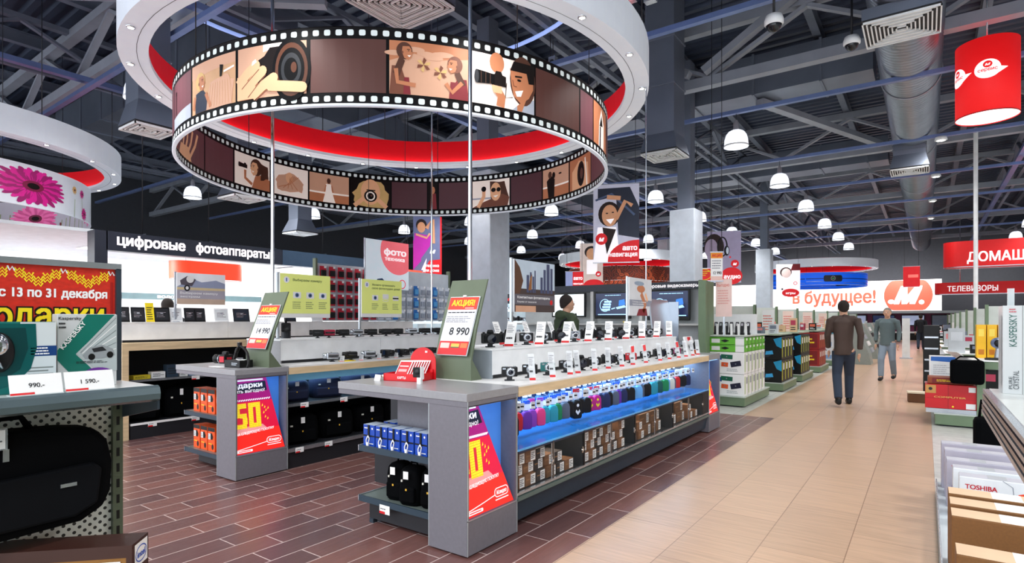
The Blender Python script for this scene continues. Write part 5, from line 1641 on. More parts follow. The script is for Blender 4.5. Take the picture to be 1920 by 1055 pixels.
def city(A, L, H):
    A.rect(0, 0, L, H, mat((176, 190, 204), .5, emit=.1), 1); A.rect(0, 0, L, H * .45, mat((70, 56, 54), .5), 2)
    A.poly([(0, H * .3), (L * .12, H * .35), (L * .2, H * .6), (L * .12, H * .85), (0, H)], mat((92, 60, 40), .5), 3)
    for a, b, h in ((.28, .34, .72), (.36, .4, .78), (.42, .46, .7), (.47, .5, .82), (.62, .68, .7), (.7, .76, .86), (.78, .86, .98), (.88, .94, .9)): A.rect(L * a, H * .38, L * b, H * h, mat((70, 78, 110), .5), 3)
    A.poly([(L * .32, H * .42), (L * .4, H * .44), (L * .41, H * .75), (L * .36, H * .66)], mat((150, 96, 50), .5), 4)
    A.rect(0, H * .14, L, H * .34, mat((96, 92, 100), .5), 4); A.text('Компактные фотоаппараты', L * .06, H * .26, H * .05, PAPER, w=L * .8, bold=.02, lay=5); A.text('Берем от пикселя', L * .06, H * .18, H * .035, PAPER, w=L * .45, bold=.0, lay=5)
    A.rect(L * .02, 0, L * .5, H * .12, mat((210, 160, 130), .5), 5); A.ell(L * .9, H * .2, .025, .025, RED, 6, 12)


def cyc(A, L, H):
    A.rect(0, 0, L, H, mat((206, 208, 212), .5, emit=.1), 1); A.rect(0, H * .26, L, H * .42, mat((150, 154, 170), .5), 2)
    A.text('Готовы к новым', L * .12, H * .35, H * .04, PAPER, w=L * .6, lay=4); A.text('приключениям', L * .12, H * .29, H * .04, PAPER, w=L * .5, lay=4)
    A.ell(L * .5, H * .72, L * .18, H * .1, SK2, 3); A.ell(L * .42, H * .86, L * .22, H * .06, mat((150, 170, 190), .4), 4); A.line([(L * .5, H * .6), (L * .7, H * .3), (L * .6, H * .1)], .08, SK2, 3); A.line([(L * .7, H * .6), (L * .8, H * .4)], .05, SK, 3)
    A.poly([(L * .3, 0), (L * .8, 0), (L * .75, H * .2), (L * .4, H * .18)], MROON, 3)


def moto(A, L, H):
    A.rect(0, 0, L, H, mat((226, 228, 234), .5, emit=.12), 1); A.poly([(0, H * .55), (L * .3, H * .82), (L * .5, H * .72), (L * .8, H * .8), (L, H * .7), (L, H * .5), (0, H * .5)], mat((160, 170, 200), .5), 2)
    A.rect(0, H * .46, L, H * .54, mat((226, 206, 160), .5), 3); A.rect(0, H * .18, L, H * .46, mat((176, 172, 186), .5), 3); A.rect(0, 0, L, H * .18, mat((206, 180, 160), .5), 3)
    A.ell(L * .26, H * .8, .05, .05, PAPER, 5); A.poly([(L * .08, H * .62), (L * .3, H * .58), (L * .38, H * .8), (L * .2, H * .9), (L * .06, H * .75)], mat((90, 84, 96), .5), 4); A.ell(L * .2, H * .52, .04, .045, DARK, 5); A.ell(L * .2, H * .52, .02, .024, PAPER, 6)
    A.text('Выбираем камеру', L * .06, H * .33, H * .07, PAPER, w=L * .78, lay=4); A.text('экстрим', L * .06, H * .22, H * .06, PAPER, w=L * .4, lay=4)


board(-2.97, 4.16, 4.84, 1.52, 1.99, 'board with a river city skyline on a post above the aisle counter', city, foot=1.228)
board(-2.97, 6.6, 7.3, 1.5, 1.975, 'pale board with a person in a cap above the far end of the aisle counter', cyc, foot=1.228)
board(-8.22, 3.68, 4.34, 1.66, 2.09, 'board with a motocross rider in a desert on the beech counter', moto, foot=1.42)


def foto(A, L, H):
    A.rect(0, 0, L, H, mat((226, 240, 250), .5, emit=.2), 1)
    A.poly([(min(L, L * .74 + .42 * L * math.cos(a)), min(H, H * .8 + .42 * L * math.sin(a))) for a in [2 * PI * k / 48 for k in range(48)]], mat((240, 110, 120), .5, emit=.3), 2)
    A.text('фото', L * .4, H * .72, H * .13, PW, w=L * .54, bold=.05, lay=4); A.text('техника', L * .42, H * .6, H * .08, PW, w=L * .48, bold=.04, lay=4)
    A.poly([(L * .12, 0), (L * .55, 0), (L * .5, H * .1), (L * .36, H * .22), (L * .25, H * .2)], mat((30, 70, 120), .5), 3); A.ring(L * .84, H * .12, .09, .09, .02, mat((236, 90, 100), .5, emit=.2), 3)


board(-8.2, 6.9, 7.95, 2.02, 2.92, 'large white board with a pink disc reading photo, hung behind the second counter', foto, 'hanging_board')
# suspension wires of the photo board belong to it
bo = [o for o in COL.objects if o.name.startswith('hanging_board')][0]
for s in (-.45, .45):
    mb = MB(); mb.tube([(-.01, s, .9), (-.01, s, 5.98)], .005, DARK, 5); mb.build('hanging_wire', bo)

# ---------------------------------------------------------------- blister-pack rack behind the second counter
t = thing('pack_rack', 'tall white hook rack for hanging accessory packs behind the second counter', 'display rack', (-8.45, 6.9, 1.42))
mb = W(t); mb.box(-8.5, -8.46, 6.05, 9.4, 1.43, 2.42, mat((200, 208, 216), .4)); mb.build('back_panel', t)
mb = W(t); mb.box(-8.52, -8.44, 6.02, 6.06, 1.42, 2.5, OLIVE); mb.box(-8.52, -8.44, 9.4, 9.44, 1.42, 2.5, OLIVE); mb.build('upright', t)


def make_pack(m, m2):
    t = thing('blister_pack', 'pack', 'accessory pack')
    mb = MB(); mb.box(-.001, .001, -.065, .065, 0, .2, m); mb.build('card', t)
    mb = MB(); mb.box(.001, .03, -.05, .05, .03, .13, m2); mb.build('blister', t, .006)
    mb = MB(); mb.tube([(-.1, 0, .19), (.06, 0, .19), (.065, 0, .2)], .003, CHROME, 5); mb.box(.06, .063, -.02, .02, .16, .2, PAPER); mb.build('hook', t)
    return t


pk = [Proto(make_pack(mat((200, 20, 50), .4), BLACK)), Proto(make_pack(mat((220, 226, 236), .4), mat((150, 160, 175), .3))), Proto(make_pack(mat((30, 110, 190), .4), mat((80, 160, 220), .3)))]
pn = ['red memory card pack', 'white accessory pack', 'blue accessory pack']
for r in range(4):
    for c in range(18):
        k = 0 if c < 7 else (1 if c % 3 else 2)
        if c >= 7 and r == 3: continue
        pk[k].put((-8.4, 6.14 + c * .185, 1.45 + r * .24), 0, '%s, %s from the left in the %s row of the hook rack' % (pn[k], ORD[c], ['lowest', 'second', 'third', 'top'][r]), 'hanging packs on the hook rack')
# ================================================================= LEFT FOREGROUND SHELF UNIT
def peg_mat():
    m = bpy.data.materials.new('perforated_panel'); m.use_nodes = True
    nt = m.node_tree; b = nt.nodes['Principled BSDF']
    tc = nt.nodes.new('ShaderNodeTexCoord'); sp = nt.nodes.new('ShaderNodeSeparateXYZ'); nt.links.new(tc.outputs['Object'], sp.inputs[0])

    def math_(op, a, v=None, c=None):
        n = nt.nodes.new('ShaderNodeMath'); n.operation = op
        nt.links.new(a, n.inputs[0])
        if c is not None: nt.links.new(c, n.inputs[1])
        elif v is not None: n.inputs[1].default_value = v
        return n.outputs[0]
    d = []
    for off in (0., .5):
        fy = math_('SUBTRACT', math_('FRACT', math_('ADD', math_('MULTIPLY', sp.outputs[1], 40), off)), .5)
        fz = math_('SUBTRACT', math_('FRACT', math_('ADD', math_('MULTIPLY', sp.outputs[2], 40), off)), .5)
        r = math_('ADD', math_('MULTIPLY', fy, None, fy), None, math_('MULTIPLY', fz, None, fz))
        d.append(math_('LESS_THAN', r, .034))
    mx = math_('MAXIMUM', d[0], None, d[1])
    cr = nt.nodes.new('ShaderNodeMix'); cr.data_type = 'RGBA'
    cr.inputs['A'].default_value = (*lin((206, 212, 206)), 1); cr.inputs['B'].default_value = (*lin((36, 40, 40)), 1)
    nt.links.new(mx, cr.inputs['Factor']); nt.links.new(cr.outputs['Result'], b.inputs['Base Color'])
    b.inputs['Roughness'].default_value = .45
    return m


G0 = thing('shelf_unit', 'perforated metal shelf unit in the left foreground with a laptop bag on it', 'shelf unit', (-2.05, -.3, 0))
mb = W(G0); mb.box(-1.97, -1.95, -1.3, .69, .2, 1.235, peg_mat()); mb.build('perforated_panel', G0)
mb = W(G0); mb.box(-1.985, -1.935, .69, .716, .0, 1.235, mat((84, 96, 78), .45))
for k in range(22): mb.box(-1.935, -1.9345, .699, .707, .22 + k * .046, .245 + k * .046, BLACK)
mb.build('slotted_post', G0)
mb = W(G0); mb.box(-2.2, -1.70, -1.3, .714, 1.235, 1.262, mat((206, 214, 212), .3)); mb.box(-2.2, -1.706, -1.3, .714, 1.262, 1.27, mat((222, 226, 224), .25)); mb.build('top_shelf', G0)
mb = W(G0)
pr = [(-1.706, 1.272), (-1.695, 1.266), (-1.69, 1.25), (-1.692, 1.235), (-1.706, 1.228), (-1.72, 1.23)]
mb.add([(x, y, z) for y in (-1.3, .716) for x, z in pr], [(i, i + 1, i + 7, i + 6) for i in range(5)] + [tuple(range(5, -1, -1)), tuple(range(6, 12))], mat((96, 112, 118), .25, .5)); mb.build('shelf_edge_rail', G0)
mb = W(G0); mb.prism([(0, 0), (.24, 0), (.24, -.03), (.0, -.075)], (-1.945, .714, 1.235), XP, ZP, .006, STEEL); mb.build('bracket', G0)
mb = W(G0); mb.box(-1.935, -1.5, -1.3, .7, .06, .1, OLIVE); mb.box(-1.95, -1.52, -1.3, .69, 0, .06, DARK); mb.build('base', G0)
# framed promo poster standing on the shelf
t = thing('poster', 'large red knit-pattern promo poster in a steel frame on the left shelf unit', 'poster', (-1.96, 0, 1.27))
mb = W(t); mb.box(-1.98, -1.955, -.6, .71, 1.27, 1.6, mat((204, 40, 20), .45, noise=.14, scale=60, nstr=(1, 1, 2))); mb.build('panel', t)
mb = W(t); mb.box(-1.985, -1.945, -.6, .716, 1.598, 1.615, SILV); mb.box(-1.985, -1.945, .702, .716, 1.27, 1.6, STEEL); mb.build('frame', t)
mb = W(t); A = Art()
for j in range(10):                      # rows of knitted zigzag
    u0 = .70 - .115 * (j + 1)
    for q in range(5):
        for s in range(3):
            zz = 1.588 - .0085 * s - (.0105 * (q if q < 3 else 4 - q))
            A.line([(u0 + .02 * q, zz), (u0 + .02 * q + .005, zz - .008), (u0 + .02 * q + .01, zz - .001), (u0 + .02 * q + .0155, zz - .009), (u0 + .02 * q + .02, zz)], .0038, YEL if j % 1 == 0 else PAPER, 2)
    A.line([(u0 + .1, 1.592), (u0 + .105, 1.58), (u0 + .11, 1.59), (u0 + .115, 1.58)], .004, PAPER, 3)
A.text('с 13 по 31 декабря', .682, 1.512, .024, PAPER, w=.245, al='r', bold=.05, lay=3)
YT = mat((250, 226, 30), .4)
A.text('Подарки', .68, 1.43, .068, BLACK, w=.31, al='r', bold=.095, lay=2); A.text('Подарки', .674, 1.432, .064, YT, w=.298, al='r', bold=.03, lay=3)
A.rect(.69, 1.3, .697, 1.56, mat((170, 20, 14), .4), 1); A.rect(.69, 1.38, .70, 1.384, PAPER, 2)
A.put(mb, (-1.9548, 0, 0), YP, ZP, .0004); mb.build('print', t)

TEALB = mat((10, 104, 100), .3); SILB = mat((206, 210, 212), .3, noise=.04)
# mouse in its retail pack
t = thing('retail_box', 'teal retail box with a computer mouse behind its window, left foreground shelf', 'product box', (-1.8, .4, 1.27))
mb = W(t); mb.box(-1.86, -1.785, .27, .512, 1.27, 1.445, TEALB); mb.build('box', t, .003)
mb = W(t); A = Art()
A.rect(.44, 1.272, .511, 1.444, mat((206, 216, 220), .3), 1); A.rect(.27, 1.36, .512, 1.385, mat((20, 60, 120), .3), 2); A.scribble(.46, 1.362, .508, 1.383, 3, PAPER, 3)
A.poly([(.33, 1.44), (.47, 1.44), (.472, 1.38), (.46, 1.33), (.43, 1.295), (.4, 1.285), (.37, 1.295), (.345, 1.33), (.33, 1.38)], mat((6, 84, 84), .25), 3)
A.poly([(.345, 1.43), (.45, 1.43), (.455, 1.38), (.44, 1.33), (.42, 1.315), (.38, 1.315), (.355, 1.34), (.345, 1.38)], mat((4, 60, 62), .25), 4)
for k in range(5): A.rect(.455, 1.33 - .008 * k, .505 - .01 * (k % 2), 1.333 - .008 * k, mat((120, 130, 130), .4), 2)
A.text('Logitech', .3, 1.3, .012, PAPER, lay=4); A.text('Cordless', .3, 1.285, .012, PAPER, lay=4)
A.put(mb, (-1.7848, 0, 0), YP, ZP, .0004); mb.build('print', t)
mb = W(t); mb.ball((-1.783, .4, 1.372), .03, BLACK, 20, (.5, 1.0, 1.6)); mb.build('mouse_shell', t)
mb = W(t); mb.ball((-1.777, .396, 1.388), .026, CHROME, 18, (.5, .85, 1.15)); mb.tube([(-1.765, .385, 1.40), (-1.762, .385, 1.375), (-1.763, .395, 1.35), (-1.768, .402, 1.335)], .003, CHROME, 6); mb.build('mouse_top', t)
# antivirus box
t = thing('retail_box', 'silver and green antivirus software box beside the mouse pack, left foreground shelf', 'product box', (-1.84, .59, 1.27))
mb = W(t); mb.box(-1.865, -1.825, .525, .66, 1.27, 1.465, SILB); mb.build('box', t, .002)
mb = W(t); A = Art()
a, b = .525, .66
GRK = mat((14, 112, 98), .3)
A.poly([(a, 1.37), (a + .065, 1.464), (a + .13, 1.464), (a + .04, 1.358), (a + .07, 1.325), (a + .1, 1.285), (a + .045, 1.285), (a, 1.345)], GRK, 1)
A.poly([(a + .04, 1.36), (a + .135, 1.464), (a + .135, 1.31), (a + .09, 1.31)], mat((180, 190, 192), .25), 2)
for k in range(6): A.line([(a + .05 + .004 * k, 1.362 - .002 * k), (a + .133, 1.455 - .017 * k)], .0016, PAPER if k % 2 else mat((120, 130, 134), .3), 3)
A.poly([(a + .055, 1.355), (a + .07, 1.375), (a + .1, 1.382), (a + .125, 1.37), (a + .13, 1.352), (a + .1, 1.345), (a + .06, 1.345)], mat((150, 156, 160), .2), 4); A.ell(a + .075, 1.35, .008, .009, BLACK, 5, 12); A.ell(a + .118, 1.354, .008, .009, BLACK, 5, 12); A.poly([(a + .075, 1.372), (a + .1, 1.377), (a + .11, 1.366), (a + .08, 1.362)], DARK, 5)
A.text('KASPERSKY', a + .012, 1.372, .0115, PAPER, w=.085, bold=.03, lay=6, rot=.93)
A.text('Kaspersky', a - .0 + .002, 1.45, .008, DARK, w=.05, lay=4); A.scribble(a + .003, 1.425, a + .022, 1.445, 2, DARK, 3)
A.ell(a + .09, 1.304, .034, .017, mat((110, 50, 150), .4), 6); A.scribble(a + .07, 1.297, a + .115, 1.312, 3, PAPER, 7); A.scribble(a + .04, 1.333, a + .12, 1.34, 2, DARK, 5)
A.put(mb, (-1.8248, 0, 0), YP, ZP, .0004); mb.build('print', t)
for y0, y1, txt, lab in ((.404, .505, '990.-', 'white price card reading 990 under the mouse pack'), (.51, .615, '1 590.-', 'white price card reading 1 590 under the antivirus box')):
    t = thing('price_card', lab, 'price card', (-1.712, (y0 + y1) / 2, 1.271))
    V = Vector((-.35, 0, 1)).normalized(); w = y1 - y0
    mb = MB(); mb.prism([(-w / 2, 0), (w / 2, 0), (w / 2, .052), (-w / 2, .052)], (0, 0, 0), YP, V, .002, PAPER); mb.build('card', t)
    mb = MB(); A = Art(); A.text(txt, .0, .02, .011, DARK, al='c', bold=.02, lay=1); A.rect(-w / 2, .001, -w * .05, .008, RED, 1); A.put(mb, (.0004, 0, 0), YP, V, .0004); mb.build('print', t)
    mb = MB(); mb.box(-.03, .003, -w / 2, w / 2, 0, .003, mat((220, 228, 230), .1)); mb.build('holder', t)
# laptop bag
t = thing('laptop_bag', 'large black laptop bag hanging on the perforated panel', 'bag', (-1.87, .44, .9))
out = [(-.22, .03), (-.2, .0), (.14, .012), (.19, .04), (.208, .08), (.212, .16), (.2, .22), (.17, .258), (.1, .268), (-.04, .275), (-.16, .268), (-.2, .25), (-.22, .2)]
mb = MB(); mb.prism(out, (.05, 0, 0), YP, ZP, .1, BAG); mb.build('body', t, .02)
mb = MB(); mb.prism([(-.19, .03), (.12, .035), (.17, .06), (.18, .15), (.16, .17), (-.19, .155)], (.066, 0, 0), YP, ZP, .02, mat((9, 11, 15), .8, spec=.1)); mb.build('front_pocket', t, .008)
mb = MB(); mb.tube([(.0, y, z + .0) for y, z in [(.19, .06), (.203, .1), (.206, .16), (.195, .21), (.165, .25), (.1, .262), (-.04, .268), (-.16, .262)]], .004, BLACK, 6)
for y in (-.055, -.02): mb.box(.054, .058, y - .006, y + .006, .205, .235, SILV); mb.tube([(.056, y, .235), (.056, -.035, .25)], .002, SILV, 5)
mb.build('zip', t)
mb = MB(); mb.box(.067, .07, .085, .12, .118, .127, SILV); mb.build('name_plate', t)
mb = MB(); mb.tube([(.0, -.12, .27), (.0, -.1, .305), (.0, .02, .305), (.0, .04, .27)], .009, BAG, 8); mb.build('handle', t)
t = thing('price_card', 'white price card in a clear holder on the hook above the laptop bag', 'price card', (-1.8, .385, 1.14))
mb = MB(); mb.box(0, .003, -.03, .03, 0, .045, PAPER); mb.build('card', t); mb = MB(); A = Art(); A.scribble(-.024, .006, .024, .04, 4, DARK, 1); A.put(mb, (.0032, 0, 0), YP, ZP, .0004); mb.build('print', t)
mb = MB(); mb.box(.0032, .0045, -.036, .034, -.003, .05, mat((200, 215, 220), .05, alpha=.2, noise=0)); mb.tube([(0, -.02, .05), (-.14, -.02, .06)], .003, CHROME, 5); mb.build('holder', t)
# carton with chip-maker sticker, lower left
t = thing('carton', 'brown laptop carton with a blue oval sticker at the lower left corner', 'carton', (-1.656, .632, .46), math.atan2(-.717, -.697) + PI)
# local: long side to -x, short side to +y
mb = MB(); mb.box(-.345, 0, 0, .092, 0, .41, mat((150, 104, 48), .7, noise=.08, scale=80)); mb.build('box', t, .002)
mb = MB(); mb.box(-.346, .001, -.001, .093, .38, .4115, mat((60, 28, 20), .5)); mb.box(-.012, .0015, -.0015, .0935, 0, .4, mat((60, 28, 20), .5)); mb.build('lid', t)
mb = MB(); A = Art(); A.rect(.012, .345, .085, .405, PAPER, 1); A.ring(.048, .374, .032, .022, .003, BLUE, 2); A.text('intel', .048, .366, .017, BLUE, w=.045, al='c', bold=.03, lay=3); A.put(mb, (.002, 0, 0), YP, ZP, .0005)
mb.build('sticker', t); mb = MB(); B = Art(); B.rect(-.075, .345, -.025, .372, PAPER, 1); B.scribble(-.07, .348, -.03, .37, 3, DARK, 2); B.rect(-.35 + .01, .0, -.2, .2, mat((120, 30, 30), .5), 1); B.put(mb, (0, -.0018, 0), XP, ZP, .0005); mb.build('label', t)
t2 = thing('carton', 'brown carton under the stickered laptop carton', 'carton', (-1.656, .632, .1), math.atan2(-.717, -.697) + PI)
mb = MB(); mb.box(-.345, 0, 0, .1, 0, .36, mat((166, 120, 60), .7)); mb.build('box', t2, .002)
mb = MB(); mb.box(-.2, -.15, -.001, .0, .0, .36, CART2); mb.build('tape', t2)

# ================================================================= RIGHT FOREGROUND
R0 = thing('shelf_unit', 'shelf with a shiny ribbed edge at the right foreground holding software boxes', 'shelf unit', (.4, .9, 0))
mb = W(R0); mb.box(.135, .62, -.8, 1.955, 1.24, 1.27, mat((232, 236, 234), .25)); mb.build('top_shelf', R0)
mb = W(R0)
for k in range(5): mb.box(.122 - .001 * k, .136, -.8, 1.96 - .004 * k, 1.272 - .013 * (k + 1), 1.268 - .013 * k, SILV if k % 2 == 0 else mat((90, 84, 96), .2, .6))
mb.build('ribbed_edge_rail', R0)
mb = W(R0); mb.box(.6, .63, -.8, 1.93, .05, 2.0, OLIVE); mb.box(.62, 1.1, -.8, 1.93, 0, .1, GREEN); mb.build('back_panel', R0)
mb = W(R0); mb.prism([(0, 0), (-.4, 0), (-.4, -.03), (0, -.12)], (.6, 1.93, 1.24), XP, ZP, .006, STEEL); mb.build('bracket', R0)
sb = []
for i, (x, y, w, dd, h, front) in enumerate(((.152, 1.84, .04, .1, .214, 1), (.2, 1.83, .04, .12, .2, 0), (.25, 1.82, .04, .12, .2, 0))):
    t = thing('software_box', ['tall silver security software box with vertical green lettering on the right shelf', 'white software box behind the lettered one on the right shelf', 'white software box, innermost on the right shelf'][i], 'product box', (x, y, 1.27))
    mb = MB(); mb.box(0, w, 0, dd, 0, h, SILB if front else PAPER); mb.build('box', t, .001)
    if front:
        mb = MB(); A = Art(); A.text('KASPERSKY', .026, .115, .015, mat((16, 90, 80), .4), w=.078, bold=.01, lay=2, rot=PI / 2); A.scribble(.012, .196, .03, .208, 2, mat((200, 90, 100), .4), 2); A.text('CRYSTAL', .03, .012, .011, mat((90, 96, 100), .4), w=.045, lay=2, rot=PI / 2); A.text('PURE', .018, .012, .007, mat((90, 96, 100), .4), w=.03, lay=2, rot=PI / 2)
        A.rect(.0365, 0, .0372, h, DARK, 1); A.put(mb, (0, -.0005, 0), XP, ZP, .0003)
        B = Art(); B.rect(-.09, .02, -.01, .19, mat((190, 196, 200), .3), 1); B.rect(-.06, .02, -.055, .19, PAPER, 2); B.put(mb, (-.0005, 0, 0), YN, ZP, .0003); mb.build('print', t)
t = thing('price_card', 'clear upright holder strip standing behind the security software box', 'price holder', (.17, 1.945, 1.27)); mb = MB(); mb.box(0, .014, 0, .003, 0, .26, mat((225, 235, 238), .1, alpha=.5, noise=0)); mb.build('holder', t)

# low display base with laptop cartons
RB = thing('carton_platform', 'low green-edged display platform carrying the laptop cartons at lower right', 'display base', (.55, 4.1, 0))
mb = W(RB); mb.box(.085, 1.0, 2.3, 5.95, .0, .08, GREEN); mb.build('plinth', RB, .005)
mb = W(RB); mb.box(.07, 1.0, 2.28, 5.97, .08, .1, mat((206, 216, 222), .3)); mb.build('tray', RB); mb = W(RB); mb.box(.066, .075, 2.28, 5.97, .06, .125, SILV); mb.build('edge_rail', RB)
BRC = mat((124, 82, 40), .7, noise=.08, scale=90); BRL = mat((222, 190, 156), .6)


def laptop_carton(x, y, w, th, h, m, top, label, art=None, group=None, z=.1):
    t = thing('laptop_carton', label, 'carton', (x, y, z), 0, group)
    mb = MB(); mb.box(0, w, 0, th, 0, h, m); mb.build('box', t, .006)
    mb = MB(); mb.box(.002, w - .002, .004, th - .004, h, h + .0015, top); mb.box(w * .3, w * .5, .004, th - .004, h + .0015, h + .002, PAPER if top is BRL else mat((180, 184, 190), .4)); mb.build('top_flap', t)
    if art: mb = MB(); A = Art(); art(A, w, h); A.put(mb, (0, -.001, 0), XP, ZP, .0006); mb.build('print', t)
    return t


def tosh(A, w, h):
    A.text('TOSHIBA', .03, h * .78, .03, mat((190, 20, 40), .4), w=.16, bold=.03, lay=2); A.text('Leading Innovation >>>', .03, h * .71, .012, mat((100, 104, 120), .4), w=.14, lay=2)
    A.poly([(w * .6, h * .78), (w * .95, h * .25), (w, h * .2), (w, h * .8), (w * .75, h * .85)], mat((236, 60, 20), .4), 2); A.line([(w * .45, h), (w * .55, h * .9), (w * .58, h * .4)], .003, mat((120, 124, 140), .4), 3)


def toshg(A, w, h): A.text('TOSHIBA', .03, h * .8, .03, mat((190, 20, 40), .4), w=.16, bold=.03, lay=2); A.scribble(.03, h * .2, w * .8, h * .5, 3, mat((150, 130, 160), .4), 2)


LG = mat((176, 172, 186), .4); WT = mat((226, 230, 234), .4)
for i, (x, y, w, h, m, a, lab) in enumerate(((.1, 5.78, .45, .36, LG, None, 'grey-lilac laptop carton at the back of the row'), (.115, 5.5, .45, .36, LG, None, 'grey-lilac laptop carton, second from the back'), (.12, 5.22, .45, .34, LG, toshg, 'grey laptop carton whose red brand word is partly hidden'), (.15, 4.96, .45, .34, WT, None, 'white laptop carton behind the front branded one'), (.175, 4.72, .48, .34, WT, tosh, 'white laptop carton with red brand lettering and an orange swoosh'))):
    laptop_carton(x, y, w, .12, h, m, mat((196, 196, 206), .4), lab + ' at lower right', a)
for i, (y, lab) in enumerate(((3.94, 'farthest of the brown laptop cartons at lower right'), (3.72, 'second farthest brown laptop carton at lower right'), (3.5, 'third brown laptop carton with the large brown face at lower right'), (2.95, 'nearest brown laptop carton with a white label at lower right'))):
    laptop_carton(.1, y, .62, .15, .405 if i < 3 else .4, BRC, BRL, lab, None)

# black bags hanging under the right shelf
t = thing('trolley_bag', 'black trolley bag standing on the white tiles behind the grey laptop cartons', 'bag', (.5, 6.9, 0))
mb = MB(); mb.box(-.14, .14, -.1, .1, .1, .55, BAG); mb.build('body', t, .05)
mb = MB(); mb.tube([(-.1, 0, .5), (-.08, 0, .7), (.08, 0, .7), (.1, 0, .5)], .012, BAG, 6); mb.build('strap', t)
mb = MB(); mb.box(-.17, .17, -.13, .13, 0, .1, DARK); mb.build('stand_foot', t)
# ================================================================= DIGITAL CAMERA PORTAL AND LIT BACK ROOM
NV = mat((34, 40, 54), .4)
P = thing('sign_portal', 'dark portal frame with white lettering for digital cameras at left', 'shop sign', (-12.6, 7.3, 0))
mb = W(P); mb.box(-12.75, -12.5, 4.35, 8.0, 2.76, 3.12, NV); mb.box(-12.75, -12.5, 8.004, 10.6, 2.76, 3.12, mat((54, 76, 100), .4)); mb.build('fascia', P)
mb = W(P); mb.box(-12.85, -12.5, 4.16, 4.37, 0, 3.12, NV); mb.build('post', P); mb = W(P); mb.box(-12.75, -12.5, 10.5, 10.62, 0, 2.76, NV); mb.build('post', P)
mb = W(P); A = Art(); A.text('цифровые', 4.52, 2.875, .2, PW, w=1.25, bold=.05, lay=2); A.text('фотоаппараты', 5.98, 2.875, .2, PW, w=1.68, bold=.05, lay=2); A.put(mb, (-12.498, 0, 0), YP, ZP, .004); mb.build('lettering', P)
mb = W(P)
for y in (5.0, 6.3, 7.8, 9.2): mb = W(P); mb.box(-12.7, -12.45, y, y + .012, 3.12, 3.14, STEEL); mb.tube([(-12.6, y, 3.13), (-12.6, y, 7.99)], .01, DARK, 5); mb.build('hanging_wire', P)
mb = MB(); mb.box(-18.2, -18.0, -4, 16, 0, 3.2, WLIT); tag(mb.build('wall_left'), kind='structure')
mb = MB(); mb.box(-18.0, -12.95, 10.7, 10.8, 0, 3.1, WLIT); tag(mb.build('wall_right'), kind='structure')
mb = MB(); mb.box(-18.0, -12.95, -4, 10.7, 3.12, 3.18, mat((214, 220, 226), .6)); tag(mb.build('ceiling'), kind='structure')
for y in (2.0, 5.2, 8.4):
    light('AREA', 'back_room_light', (-15.2, y, 3.08), 170, (.95, .98, 1), (0, 0, 0), shape='RECTANGLE', size=1.4, size_y=.5)
    t = thing('ceiling_light', 'square white ceiling light of the lit back room, %s from the camera side' % ORD[[2.0, 5.2, 8.4].index(y)], 'ceiling light', (-15.2, y, 3.09)); mb = MB(); mb.box(-.72, .72, -.27, .27, 0, .028, WHITE); mb.build('frame', t); mb = MB(); mb.box(-.68, .68, -.23, .23, -.004, 0, mat((255, 255, 255), .5, emit=1.5, noise=0)); mb.build('diffuser', t)
t = thing('wall_sign', 'slate band with white lettering for water heaters on the back-room wall', 'shop sign', (-17.95, 9, 2.05))
mb = W(t); mb.box(-17.98, -17.93, 5.6, 15.5, 2.03, 2.2, mat((96, 124, 128), .5)); mb.build('band', t)
mb = W(t); A = Art(); A.text('водонагреватели', 7.5, 2.075, .1, PW, w=1.7, bold=.04, lay=2); A.put(mb, (-17.928, 0, 0), YP, ZP, .004); mb.build('lettering', t)
# orange-red rounded light box
t = thing('drum_lamp', 'orange-red rounded light box hanging inside the portal', 'hanging sign', (-14.7, 7.3, 2.45))
ORR = mat((240, 70, 40), .5, emit=.5, noise=.04)
pts = []
for k in range(13): a = PI * k / 12; pts.append((.32 * math.cos(a), .55 + .32 * math.sin(a)))
for k in range(13): a = PI + PI * k / 12; pts.append((.32 * math.cos(a), -.55 + .32 * math.sin(a)))
n = len(pts)
mb = MB(); mb.add([(x, y, z) for z in (0, .42) for x, y in pts], [(i, (i + 1) % n, (i + 1) % n + n, i + n) for i in range(n)], ORR, True); mb.build('shade', t)
mb = MB(); mb.add([(x * .98, y * .98, .01) for x, y in pts], [tuple(range(n))], PW); mb.add([(x * .98, y * .98, .41) for x, y in pts], [tuple(range(n))], PW); mb.build('diffuser', t)
mb = MB()
for s in (-.5, .5): mb.tube([(0, s, .42), (0, s, .63)], .008, SILV, 5)
mb.build('hanging_rod', t)
# goods in the back room
APP = ['white water heater', 'white fridge']
wh = thing('water_heater', '', 'water heater'); mb = MB(); mb.cyl((0, 0, 0), .22, .62, WHITE, 24); mb.build('tank', wh, .03); mb = MB(); mb.cyl((.2, 0, .12), .035, .03, SILV, 14, 'x'); mb.box(.2, .225, -.03, .03, .05, .08, DARK); mb.build('thermostat', wh)
whP = Proto(wh)
for i in range(4): whP.put((-17.785, 6.2 + i * 1.15, 1.2), 0, 'white wall-hung water heater, %s from the left in the back room' % ORD[i], 'water heaters on the back-room wall')
sh = thing('back_room_shelving', 'low white shelving along the back-room wall', 'shelf unit', (-17.4, 9, 0))
mb = W(sh); mb.box(-17.95, -17.0, 4.4, 10.6, 0, .9, WHITE); mb.build('cabinet', sh); mb = W(sh); mb.box(-17.97, -16.97, 4.38, 10.6, .9, .94, mat((190, 206, 214), .3)); mb.build('worktop', sh)
